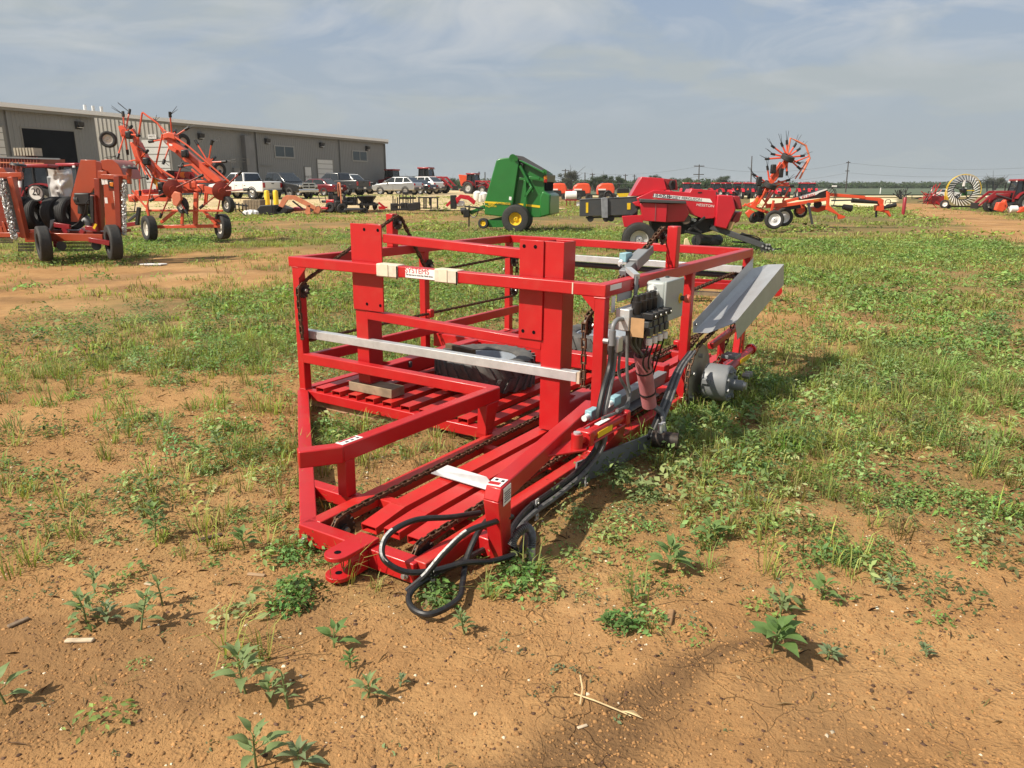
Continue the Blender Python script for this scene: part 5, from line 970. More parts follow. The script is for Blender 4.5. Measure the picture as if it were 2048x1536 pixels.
    # centre deck and axle
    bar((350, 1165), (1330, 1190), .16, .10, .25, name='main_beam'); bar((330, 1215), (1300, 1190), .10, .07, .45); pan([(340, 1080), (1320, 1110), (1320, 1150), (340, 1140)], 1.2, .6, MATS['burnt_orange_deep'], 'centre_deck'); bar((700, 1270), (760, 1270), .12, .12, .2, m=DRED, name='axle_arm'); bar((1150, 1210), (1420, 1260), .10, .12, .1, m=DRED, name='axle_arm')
    for x in (785, 1235): MB().cyl(P(x, 1290, .1), P(x, 1290, .35), .10, n=14).build('hub', BLACK, B)
    for (x0, y0, x1, y1) in ((700, 1020, 900, 1050), (820, 1060, 860, 1130), (1030, 1095, 1080, 1130), (1100, 1060, 1250, 1080)): bar((x0, y0), (x1, y1), .1, .08, .3, m=DRED)
    pan([(1185, 1060), (1215, 1005), (1240, 1020), (1210, 1080)], .02, .2, YEL, 'yellow_label', .0); pan([(640, 960), (700, 950), (650, 1080), (630, 1100)], .12, .4, GREY, 'grey_bracket'); MB().tube([P(1090, 980, .5), P(1100, 960, .5), P(1150, 1000, .5), P(1150, 1080, .5)], .10, 10).build('gearbox_guard', DGREY, B)
    BR = mat('black_rim', (.02, .02, .022), .35, .2, .2, 6)
    for (x, y, o) in ((560, 1262, -.02), (1452, 1245, .05)):
        w = wheel(B, P(x, y, o), (-.78, -.62, 0), .375, .24, .21, BR, 30)
    # stacked spare aircraft-type tyres and gearbox
    def rubber_tyre(c, ax, Rr, W):
        t = MB(); w = W/2; t.lathe(c, ax, [(Rr*.62, -w*.8), (Rr*.7, -w), (Rr*.9, -w), (Rr*.985, -w*.8), (Rr, -w*.3), (Rr, w*.3), (Rr*.985, w*.8), (Rr*.9, w), (Rr*.7, w), (Rr*.62, w*.8), (Rr*.62, 0)], 36, True)
        for h in (-.45, 0, .45): t.lathe(c, ax, [(Rr*1.008, w*(h-.15)), (Rr*1.008, w*(h+.15)), (Rr*.98, w*(h+.15)), (Rr*.98, w*(h-.15))], 36, True)
        t.build('transport_tyre', mat('black_tyre', (.009, .009, .0095), .75, 0, .2, 10), B)
    for (x, o) in ((330, .9), (500, .9), (730, .75), (905, .75)): rubber_tyre(P(x, 872, o), (.95, -.3, 0), .36, .27)
    MB().box(P(1095, 690, .45), (.34, .3, .26)).build('gearbox', BLACK, B, bevel=.03); MB().cyl(P(975, 710, .4), P(1030, 700, .4), .10, .12, n=16).build('driveline_guard', BLACK, B); MB().cyl(P(1060, 880, .5), P(1060, 760, .5), .1, n=12).build('gearbox_post', BLACK, B)
    MB().tube(catmull([P(1150, 700, .3), P(1110, 730, .25), P(1080, 880, .25), P(980, 1010, .3), P(860, 1060, .3)], 6), .012, 6).build('hose', HOSE, B)
    for (x, y) in ((232, 262), (1655, 300)):
        MB().cyl(P(x, y+100, .4), P(x, y, .4), .05, n=10).build('caster_post', ORB, B); MB().cyl(P(x, y, .4), P(x, y-22, .4), .165, .15, n=18).build('caster_hub', BLACK, B)
        for k in range(6): a = k*PI/3; c = P(x, y-24, .4)+np.array([math.cos(a)*.12, math.sin(a)*.12, 0]); MB().cyl(c, c+np.array([0, 0, .03]), .02, n=6).build('bolt', ZINC, B)
    bar((235, 300), (270, 440), .08, .08, .4); bar((1640, 330), (1660, 500), .07, .08, .4)
    bar((480, 680), (640, 870), .06, .07, .8, m=RED, name='jack_arm')
    cs = P(460, 612, .55); sg = MB().cyl(cs, cs+n*.02, .18, n=30).build('speed_sign', DGREY, B); MB().cyl(cs-n*.003, cs, .15, n=30).build('sign_face', STICK, sg)
    text('lettering', '20', P(460, 600, .545), S.d, -n, .20, BLACK, sg, width=.19); text('lettering', 'MPH MAX', P(468, 640, .545), S.d, -n, .05, BLACK, sg, width=.14)
    MB().tube(catmull([P(330, 660, .9), P(315, 560, .9), P(340, 530, .9), P(380, 545, .9)], 6), .015, 6).build('hose', HOSE, B)
    # clear plastic shroud: crumpled thin film over a box
    bm = MB(); nu, nv = 18, 22; o0 = P(600, 300, 1.0); gu = (P(925, 300, 1.0)-o0); V = []; F = []
    for j in range(nv+1):
        for i in range(nu+1):
            s, t = i/nu, j/nv; xl = 605+35*t+8*math.sin(t*9); xr = 912+45*math.sin(t*2.2)-60*t*t; x = xl+(xr-xl)*s; y = 302+18*math.sin(s*PI)*(1-t)+390*t
            bulge = -.35*math.sin(s*PI)**.6; V.append(P(x, y, 1.15+bulge+.38*(float(fbm(np.array(s*2.3), np.array(t*3.1), 5, 2))-.5)+.16*(float(fbm(np.array(s*7+t*2), np.array(t*5-s*2), 9, 2))-.5)))
    for j in range(nv):
        for i in range(nu): k = j*(nu+1)+i; F.append((k, k+1, k+nu+2, k+nu+1))
    bm.add(V, F); film = bpy.data.materials.new('plastic_film'); film.use_nodes = True; nt = film.node_tree; p = nt.nodes['Principled BSDF']; p.inputs['Base Color'].default_value = (.66, .63, .61, 1); p.inputs['Roughness'].default_value = .3; p.inputs['Specular IOR Level'].default_value = .6; p.inputs['Alpha'].default_value = .72
    o = bm.build('plastic_shroud', film, B, smooth=180)
    MB().box(P(760, 560, 1.2), (.35, .3, .55)).build('wrapped_gearbox', GREY, B, bevel=.03); MB().box(P(830, 440, 1.2), (.25, .2, .3)).build('wrapped_part', GREY, B, bevel=.03)
    return B
batwing()
def green_baler():
    S = Side(1030, 28, 103); G = empty('round_baler', S.g, 'green round baler with yellow stripe and yellow wheel rims in the middle of the field', 'hay baler')
    P = lambda x, y, o=0.0: S.P(720+x/4.452, 300+y/4.452, o); n = S.n; w = 2.25
    def pan(pts, th, o=0.0, m=GREEN, name='panel', bv=.02): return MB().prism([P(x, y, o) for x, y in pts], n*th).build(name, m, G, bevel=bv)
    pan([(1110, 462), (1212, 95), (1240, 75), (1345, 66), (1385, 78), (1415, 112), (1380, 350), (1345, 600), (1300, 598), (1110, 575)], .10, .0, name='front_shield', bv=.03)
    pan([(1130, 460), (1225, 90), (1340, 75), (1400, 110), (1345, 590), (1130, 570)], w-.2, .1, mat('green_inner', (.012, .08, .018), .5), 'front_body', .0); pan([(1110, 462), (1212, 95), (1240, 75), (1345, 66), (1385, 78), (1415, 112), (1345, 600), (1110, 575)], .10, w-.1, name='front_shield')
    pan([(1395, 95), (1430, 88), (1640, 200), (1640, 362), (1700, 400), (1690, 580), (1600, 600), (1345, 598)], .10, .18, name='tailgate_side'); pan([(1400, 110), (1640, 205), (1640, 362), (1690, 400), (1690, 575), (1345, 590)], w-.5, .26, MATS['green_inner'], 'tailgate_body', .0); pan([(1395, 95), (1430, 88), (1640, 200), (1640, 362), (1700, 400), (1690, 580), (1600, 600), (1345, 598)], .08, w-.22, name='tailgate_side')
    # belts on the sloping top
    q = [P(1352, 40, .12), P(1610, 190, .12), P(1625, 205, .12), P(1350, 62, .12)]; MB().prism(q, n*(w-.3)).build('belt_deck', BELT, G, smooth=0)
    for k in range(6): a = .2+k*(w-.4)/6; MB().prism([P(1354, 36, a), P(1612, 186, a), P(1613, 190, a), P(1355, 42, a)], n*.24).build('baling_belt', BELT, G, smooth=0)
    MB().cyl(P(1640, 198, .05), P(1640, 198, w-.05), .10, n=20).build('rear_roller', GREEN, G); MB().cyl(P(1360, 70, .0), P(1360, 70, w), .13, n=20).build('top_roller', GREEN, G); MB().cyl(P(1385, 78, -.02), P(1385, 78, -.06), .09, n=14).build('roller_cap', GREEN, G)
    MB().prism([P(1415, 95, -.02), P(1432, 90, -.02), P(1640, 195, -.02), P(1640, 212, -.02)], n*.2).build('top_edge', GREEN, G, bevel=.01); MB().prism([P(1415, 80, w-.1), P(1432, 72, w-.1), P(1640, 178, w-.1), P(1640, 195, w-.1)], n*.2).build('top_edge', GREEN, G, bevel=.01)
    # rear: lamp panel, dark gap, lower housing
    MB().prism([P(1640, 215, .15), P(1660, 218, .15), P(1655, 285, .15), P(1640, 285, .15)], n*(w-.35)).build('lamp_panel', mat('olive_panel', (.09, .08, .025), .45), G, bevel=.02); MB().prism([P(1640, 285, .25), P(1652, 285, .25), P(1648, 362, .25), P(1635, 362, .25)], n*(w-.6)).build('rear_gap', BDARK, G, smooth=0)
    MB().prism([P(1625, 365, .1), P(1692, 400, .1), P(1692, 578, .1), P(1600, 600, .1), P(1600, 420, .1)], n*(w-.25)).build('rear_housing', GREEN, G, bevel=.05, seg=3)
    for o in (.16, w-.25):
        for (y, m_) in ((245, AMBER), (275, TAIL)): MB().box(P(1652, y, o), (.12, .14, .13)).build('lamp', m_, G, bevel=.02)
    c = P(1693, 480, w*.48); MB().prism([c+V3((0, 0, .22))-S.d*-.015, c+n*.2-V3((0, 0, .16))+S.d*.015, c-n*.2-V3((0, 0, .16))+S.d*.015], S.d*.02).build('warning_triangle', ORED2, G, smooth=0)
    for o in (.42, .55): MB().box(P(1693, 410, w*o), (.03, .09, .1)).build('white_reflector', STICK, G)
    # stripes, decals
    pan([(1108, 456), (1340, 470), (1338, 490), (1110, 471)], .012, -.012, YEL, 'yellow_stripe', 0); pan([(1405, 474), (1610, 495), (1600, 515), (1405, 492)], .012, .168, YEL, 'yellow_stripe', 0); pan([(1328, 415), (1350, 418), (1347, 448), (1326, 444)], .008, -.01, STICK, 'white_label', 0)
    text('lettering', '468', P(1168, 482, -.014), S.d, -n, .16, YEL, G, width=.24); text('lettering', 'MegaWide', P(1165, 500, -.014), S.d, -n, .10, YEL, G, width=.42); text('lettering', 'JOHN DEERE', P(1285, 477, -.026), S.d, -n, .10, mat('dark_green_print', (.02, .09, .04), .5), G, width=.65)
    # lift cylinder and linkage
    MB().cyl(P(1425, 140, .05), P(1500, 290, .05), .055, n=12).build('lift_cylinder', GREEN, G); MB().cyl(P(1500, 285, .05), P(1528, 335, .05), .035, n=10).build('cylinder_rod', mat('light_green', (.05, .25, .07), .4), G)
    for a, b in (((1530, 330), (1475, 410)), ((1475, 400), (1462, 540)), ((1420, 255), (1480, 262)), ((1505, 245), (1600, 255)), ((1470, 270), (1470, 420))): MB().beam(P(*a, .06), P(*b, .06), .09, .09, n).build('linkage', GREEN, G, bevel=.01)
    MB().tube(catmull([P(1420, 110, .1), P(1450, 130, .05), P(1445, 170, .1)], 5), .03, 8).build('hose', BLACK, G)
    # wheels, pickup, hitch
    YR = mat('yellow_rim', (.78, .52, .02), .4, 0, .05, 5, dirt=.15)
    wheel(G, P(1392, 612, -.10), -n, .50, .48, .235, YR, 34); wheel(G, P(1420, 612, w-.05), -n, .50, .48, .235, YR, 34); wheel(G, P(1098, 652, -.05), -n, .19, .14, .10, YR, 22); wheel(G, P(1110, 652, w), -n, .19, .14, .10, YR, 22)
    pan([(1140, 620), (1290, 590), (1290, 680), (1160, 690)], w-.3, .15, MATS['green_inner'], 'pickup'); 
    for k in range(10): x = 1150+k*13; MB().beam(P(x, 625, .05), P(x+3, 688, .05), .03, .05).build('pickup_bar', GREEN, G)
    bar = lambda a, b, w_, h, o, m, nm: MB().beam(P(*a, o), P(*b, o), w_, h).build(nm, m, G, bevel=.01)
    bar((1110, 505), (985, 560), .14, .14, 1.1, GREEN, 'tongue'); bar((1095, 520), (930, 500), .06, .06, .9, BLACK, 'driveline'); bar((972, 490), (970, 680), .05, .05, 1.0, BLACK, 'parking_jack'); MB().cyl(P(905, 545, 1.0), P(945, 535, 1.0), .14, .11, 14).build('driveline_guard', BLACK, G); MB().box(P(950, 565, 1.0), (.25, .2, .3)).build('hitch', BLACK, G, bevel=.03)
    MB().tube(catmull([P(980, 580, 1.0), P(1010, 600, .9), P(1040, 580, .9), P(1060, 520, .9)], 5), .02, 6).build('hose', HOSE, G)
    return G
green_baler()
def red_baler():
    S = Side(1330, 19.6, 94); Bq = empty('square_baler', S.g, 'crimson square baler with a long grey bale chute and wide tyre', 'hay baler')
    P = lambda x, y, o=0.0: S.P(1100+x/4.452, 270+y/4.452, o); n = S.n
    def pan(pts, th, o=0.0, m=MFRED, name='panel', bv=.012): return MB().prism([P(x, y, o) for x, y in pts], n*th).build(name, m, Bq, bevel=bv)
    # bale chute with strap
    pan([(265, 578), (780, 553), (790, 600), (780, 712), (265, 725)], .55, .35, DGREY, 'bale_chute'); pan([(265, 572), (780, 548), (780, 556), (265, 581)], .55, .34, DGREY, 'chute_flange')
    pan([(320, 602), (341, 601), (340, 692), (320, 693)], .01, .34, YEL, 'yellow_label', 0); pan([(686, 606), (718, 605), (716, 662), (687, 664)], .01, .34, YEL, 'yellow_label', 0)
    pan([(455, 562), (490, 555), (515, 560), (518, 738), (490, 740), (462, 738)], .05, .29, mat('grey_strap', (.2, .21, .23), .8, 0, .2, 8), 'strap'); MB().tube(catmull([P(490, 575, .6), P(490, 520, .6), P(520, 500, .6), P(545, 520, .6), P(560, 560, .6)], 6), .03, 8).build('chute_handle', BLACK, Bq)
    for (x, y) in ((360, 745), (500, 745), (545, 742)): MB().cyl(P(x, y, .4), P(x, y, .75), .085, n=12).build('chute_roller', BLACK, Bq)
    MB().beam(P(320, 735, .5), P(780, 720, .5), .06, .05).build('chute_rail', DGREY, Bq); MB().beam(P(800, 640, .35), P(715, 715, .35), .06, .06).build('brace', DGREY, Bq)
    # twine tower
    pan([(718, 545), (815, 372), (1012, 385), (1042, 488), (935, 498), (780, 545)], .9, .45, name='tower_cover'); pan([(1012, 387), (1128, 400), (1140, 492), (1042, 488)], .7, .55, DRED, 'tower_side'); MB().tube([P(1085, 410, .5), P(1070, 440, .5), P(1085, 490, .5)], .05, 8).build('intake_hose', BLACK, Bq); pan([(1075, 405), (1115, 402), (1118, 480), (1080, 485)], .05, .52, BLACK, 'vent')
    # main hood, front hood
    pan([(770, 560), (930, 490), (1245, 512), (1262, 480), (1478, 492), (1482, 600), (1478, 722), (1460, 742), (1365, 748), (1245, 700), (1210, 610), (790, 610)], .95, .30, name='main_cover')
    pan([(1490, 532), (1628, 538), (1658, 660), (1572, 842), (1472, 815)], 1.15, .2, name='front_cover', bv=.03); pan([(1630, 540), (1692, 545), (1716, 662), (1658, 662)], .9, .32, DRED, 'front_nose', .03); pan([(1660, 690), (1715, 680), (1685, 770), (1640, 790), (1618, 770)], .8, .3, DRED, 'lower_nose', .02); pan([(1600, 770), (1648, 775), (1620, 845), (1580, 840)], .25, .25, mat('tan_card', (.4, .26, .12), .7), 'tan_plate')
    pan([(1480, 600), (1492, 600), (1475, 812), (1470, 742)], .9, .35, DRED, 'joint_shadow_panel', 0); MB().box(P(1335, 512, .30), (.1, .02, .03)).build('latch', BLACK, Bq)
    # side locker, fender, grey deck
    pan([(802, 612), (832, 602), (1045, 612), (1035, 778), (830, 764)], .4, -.05, name='locker'); pan([(1045, 612), (1215, 605), (1240, 700), (1195, 770), (1035, 778)], .4, .12, name='locker_side'); MB().beam(P(942, 600, -.06), P(935, 768, -.06), .02, .006).build('locker_strap', GREY, Bq); MB().tube(catmull([P(905, 575, -.1), P(950, 570, -.12), P(980, 590, -.1)], 5), .006, 5).build('twine', OFADE, Bq)
    pan([(640, 722), (832, 710), (826, 800), (662, 822)], .06, -.02, name='fender'); pan([(803, 568), (1212, 588), (1215, 612), (803, 600)], .45, -.12, DGREY, 'side_deck'); pan([(735, 600), (800, 585), (805, 640), (760, 630)], .2, .1, name='rear_bracket')
    # white stripe with lettering
    pan([(925, 522), (1425, 568), (1447, 602), (915, 553)], .006, .292, STICK, 'white_stripe', 0); dd = unit(P(1425, 585, .3)-P(925, 540, .3)); up = np.cross(-n, dd)
    text('lettering', '1840', P(962, 540, .288), dd, -n, .12, DGREY, Bq, width=.27); text('lettering', 'SB', P(1040, 546, .288), dd, -n, .13, BLACK, Bq, width=.18); text('lettering', 'MASSEY FERGUSON', P(1195, 564, .288), dd, -n, .10, DGREY, Bq, width=.88); text('lettering', 'HESSTON', P(1383, 628, .294), dd, -n, .09, STICK, Bq, width=.44)
    # lower works
    pan([(900, 770), (1470, 740), (1460, 850), (1350, 880), (1240, 870), (1100, 900), (920, 880)], .7, .5, BLACK, 'under_frame', .02); MB().cyl(P(1212, 755, .15), P(1212, 755, .45), .135, n=22).build('knotter_drum', BLACK, Bq); MB().cyl(P(1212, 755, .13), P(1212, 755, .16), .11, n=22).build('drum_cap', mat('brown_cap', (.09, .06, .04), .6), Bq)
    for (x, y) in ((1290, 760), (1270, 750), (1215, 660)): MB().cyl(P(x, y, .2), P(x, y, .28), .04, n=8).build('bolt', ZINC, Bq)
    for a, b in (((1200, 860), (1440, 910)), ((1230, 850), (1380, 730)), ((1250, 800), (1350, 870))): MB().beam(P(*a, .2), P(*b, .2), .06, .06).build('linkage', BLACK, Bq, bevel=.008)
    MB().cyl(P(1300, 940, .1), P(1500, 935, .9), .14, n=16).build('pickup_reel', BLACK, Bq)
    for k in range(22): x = 1275+k*16; MB().tube(catmull([P(x, 905, .1+k*.03), P(x-8, 940, .05+k*.03), P(x+15, 975, .08+k*.03)], 3), .008, 4).build('pickup_tine', DGREY, Bq)
    RWB = mat('pale_wheel_rim', (.6, .6, .6), .35, .4, .08, 6)
    wheel(Bq, P(790, 930, -.12), -n, .425, .40, .235, RWB, 34); wheel(Bq, P(830, 930, 1.5), -n, .40, .40, .22, RWB, 30)
    MB().beam(P(1430, 815, .5), P(1900, 985, .1), .16, .14).build('drawbar', DGREY, Bq, bevel=.015); MB().beam(P(1700, 880, .25), P(1870, 945, .15), .07, .09).build('swing_cylinder', BLACK, Bq); MB().prism([P(1870, 965, .05), P(1960, 970, .05), P(1990, 1020, .05), P(1950, 1110, .05), P(1885, 1100, .05)], n*.06).build('hitch_plate', DGREY, Bq, bevel=.008)
    for (x, y) in ((1893, 990), (1930, 975), (1955, 975), (1925, 1005), (1950, 1010), (1988, 1022)): MB().cyl(P(x, y, .05), P(x, y, .02), .028, n=8).build('bolt', ZINC, Bq)
    MB().tube(catmull([P(1690, 880, .2), P(1780, 890, .15), P(1850, 910, .1), P(1895, 950, .1)], 5), .014, 6).build('hose', HOSE, Bq); MB().beam(P(1990, 1020, .1), P(2060, 1015, .1), .05, .05).build('driveline', BLACK, Bq); MB().beam(P(1620, 950, .3), P(1850, 965, .3), .04, .04).build('stand_bar', BLACK, Bq)
    return Bq
red_baler()
S_ = Side(1378, 18.4, 95)
tag(MB().prism([S_.P(1100+x/4.452, 270+y/4.452) for x, y in ((1175, 1100), (1200, 925), (1225, 918), (1255, 990), (1290, 1060), (1285, 1095), (1240, 1115))], S_.n*.08).build('wooden_wheel_chock', mat('pale_board', (.62, .5, .3), .7, 0, .1, 8), None, bevel=.01), 'pale wooden board leaning by the wheel of the crimson baler', 'board')
def right_tedder():
    S = Side(1548, 28, 92); T = empty('hay_tedder', S.g, 'bright orange tedder with a raised star of tines beyond the crimson baler', 'hay machine'); n = S.n; K = 5.12
    P = lambda x, y, o=0.0: S.P(1440+x/K, 260+y/K, o)
    def bar(a, b, w=.08, h=.09, o=0.0, o2=None, m=ORED2, nm='frame_bar'): return MB().beam(P(*a, o), P(*b, o if o2 is None else o2), w, h, n).build(nm, m, T, bevel=.008)
    def tips(hub, L, o=0.0):
        tp = [P(x, y, o) for x, y in L]; h = P(*hub, o); td = []
        for q in tp:
            d = unit(q-h); td.append([q+d*.30+np.array([.05, -.05, .12]), q+d*.27+np.array([-.02, .05, .16])])
        return tp, td
    h1 = [(545, 172), (635, 152), (685, 130), (765, 160), (800, 203), (840, 265), (800, 335), (805, 385), (685, 440), (545, 248), (487, 296)]; a, b = tips((690, 280), h1); tedder_rotor(T, P(690, 280), (.3, -.95, 0), a, b, ORED2, .16, .03)
    h2 = [(352, 460), (487, 392), (395, 525), (692, 515), (728, 572), (400, 612), (600, 470), (420, 700)]; a, b = tips((510, 560), h2, .1); tedder_rotor(T, P(510, 560, .1), (.3, -.95, 0), a, b, ORED2, .16, .03)
    for (x, y, o) in ((693, 285, -.2), (512, 565, -.1)): wheel(T, P(x, y, o), (.35, -.3, .9), .23, .19, .12, BLACK, 22)
    wheel(T, P(555, 918, -.1), (-.1, -1, 0), .335, .2, .22, mat('white_rim', (.74, .74, .74), .4), 28); wheel(T, P(650, 892, .8), (-.1, -1, 0), .335, .2, .22, MATS['white_rim'], 28); wheel(T, P(345, 895, .0), (.5, -.8, 0), .20, .16, .1, BLACK, 20); wheel(T, P(405, 885, .3), (.5, -.8, 0), .20, .16, .1, BLACK, 20)
    MB().tube([P(*q) for q in ((690, 250), (722, 82), (800, 118), (880, 160), (920, 290), (815, 500))], .035, 8).build('guard_hoop', mat('pale_orange_tube', (.7, .2, .1), .45), T); MB().tube([P(905, 295, .15), P(770, 500, .15)], .025, 8).build('guard_hoop', MATS['pale_orange_tube'], T); MB().tube([P(905, 270), P(760, 330)], .025, 6).build('guard_hoop', ORED2, T)
    bar((690, 300), (500, 560), .18, .16, .05, nm='folding_arm'); bar((620, 330), (520, 480), .07, .07, -.05); bar((640, 400), (560, 520), .07, .07, .2); bar((500, 570), (330, 790), .18, .15, .1, nm='folding_arm'); bar((470, 600), (390, 760), .06, .06, -.05); bar((560, 540), (460, 740), .06, .06, .3); bar((600, 560), (430, 800), .05, .05, .35); bar((670, 330), (685, 420), .06, .07, .1)
    bar((730, 560), (640, 730), .05, .05, .4); bar((590, 520), (730, 580), .06, .07, .2); bar((250, 760), (430, 830), .07, .07, .0); bar((340, 740), (230, 780), .05, .05, .1); bar((330, 780), (520, 860), .1, .1, .2, nm='axle_beam'); bar((520, 850), (640, 770), .12, .10, .3, nm='axle_beam'); bar((470, 780), (680, 760), .14, .14, .3, nm='main_beam'); bar((550, 720), (520, 860), .08, .08, .1); bar((640, 740), (800, 700), .10, .12, .3); bar((420, 680), (480, 760), .05, .05, .1); bar((560, 690), (700, 690), .05, .06, .4)
    MB().prism([P(x, y, -.1) for x, y in ((262, 850), (300, 815), (350, 830), (360, 870), (330, 905), (290, 895))], n*.12).build('rotor_shield', ORED2, T, bevel=.01); MB().prism([P(x, y, .02) for x, y in ((365, 700), (385, 690), (390, 730), (365, 740))], n*.02).build('yellow_label', AMBER, T)
    for (x, y) in ((405, 620), (545, 400), (400, 525), (620, 440)): MB().box(P(x, y, .0), (.16, .2, .32)).build('black_cover', BLACK, T, bevel=.03)
    return T
right_tedder()
def disc_mower():
    S = Side(1640, 31, 91); T = empty('disc_mower', S.g, 'orange disc mower with black cover and long raised drawbar right of the star tedder', 'mower'); n = S.n; K = 5.12
    P = lambda x, y, o=0.0: S.P(1440+x/K, 260+y/K, o)
    def pan(pts, th, o=0.0, m=ORED2, nm='panel', bv=.012): return MB().prism([P(x, y, o) for x, y in pts], n*th).build(nm, m, T, bevel=bv)
    def bar(a, b, w=.1, h=.1, o=0.0, m=ORED2, nm='frame_bar'): return MB().beam(P(*a, o), P(*b, o), w, h, n).build(nm, m, T, bevel=.008)
    pan([(815, 690), (1085, 605), (1105, 615), (1085, 690), (815, 720)], .5, .1, BLACK, 'black_cover'); pan([(815, 686), (1070, 606), (1098, 602), (1098, 612), (1020, 640), (985, 664), (830, 706)], .02, .08, STICK, 'white_flash', 0); text('lettering', 'KUHN', P(905, 678, .07), unit(P(1000, 650)-P(830, 690)), -n, .16, mat('logo_red', (.55, .02, .02), .4), T, width=.5)
    bar((560, 770), (800, 760), .14, .16, .3, nm='main_beam'); bar((640, 775), (1110, 705), .12, .16, .1, nm='main_beam'); pan([(960, 715), (1020, 705), (1015, 725), (960, 732)], .01, .0, AMBER, 'amber_label', 0)
    pan([(650, 790), (825, 765), (830, 795), (665, 832), (652, 820)], .5, .1, BLACK, 'roller_cover'); bar((905, 760), (945, 962), .08, .09, .0, DGREY, 'parking_stand'); bar((890, 755), (925, 760), .1, .1, .0, DGREY)
    pan([(800, 770), (870, 760), (875, 830), (830, 865), (800, 850)], .3, .3, nm='disc_shield'); pan([(945, 790), (1090, 770), (1085, 820), (1010, 842), (960, 835)], .5, .4, nm='disc_shield'); MB().cyl(P(1000, 760, .35), P(1000, 760, .6), .16, n=18).build('gear_cover', BLACK, T)
    wheel(T, P(825, 832, .6), (-.1, -1, 0), .26, .18, .16, MATS['white_rim'], 24)
    pan([(1095, 625), (1130, 640), (1120, 770), (1150, 800), (1220, 860), (1290, 885), (1270, 905), (1215, 915), (1205, 870), (1085, 815), (1095, 760)], .10, .0, nm='headstock'); bar((1110, 660), (1480, 690), .12, .13, .05, nm='drawbar'); pan([(1440, 682), (1640, 695), (1680, 715), (1675, 770), (1630, 770), (1610, 740), (1440, 720)], .14, .0, nm='drawbar_end')
    MB().cyl(P(1350, 722, -.05), P(1610, 742, -.05), .09, .06, 14).build('driveline_guard', BLACK, T); MB().cyl(P(1140, 722, -.02), P(1350, 718, -.02), .03, n=8).build('driveline', DGREY, T); pan([(1610, 770), (1680, 765), (1680, 820), (1640, 835), (1605, 825)], .3, -.05, nm='gearbox'); bar((1600, 830), (1598, 895), .07, .07, .1, BLACK, 'jack'); pan([(1640, 810), (1730, 820), (1755, 880), (1740, 890), (1710, 850), (1640, 835)], .12, .0, nm='hitch')
    MB().cyl(P(1680, 795, .0), P(1800, 765, .0), .06, .09, 10).build('driveline_guard', BLACK, T); MB().cyl(P(1140, 775, .1), P(1260, 785, .1), .03, n=8).build('driveline', DGREY, T); MB().cyl(P(1260, 785, .1), P(1345, 805, .1), .10, .14, 12).build('driveline_guard', BLACK, T)
    for q in ([(1110, 640), (1150, 600), (1175, 640), (1165, 720)], [(1120, 660), (1180, 610), (1185, 690), (1160, 780)], [(1690, 760), (1700, 720), (1740, 715), (1745, 750), (1700, 770)], [(1105, 600), (1150, 590), (1180, 575)]): MB().tube(catmull([P(*z, -.05) for z in q], 6), .014, 6).build('hose', HOSE, T)
    MB().box(P(1172, 574, -.05), (.18, .05, .06)).build('hose_coupler', STICK, T); bar((1180, 870), (1172, 920), .03, .04, .0, BLACK, 'pin')
    return T
disc_mower()
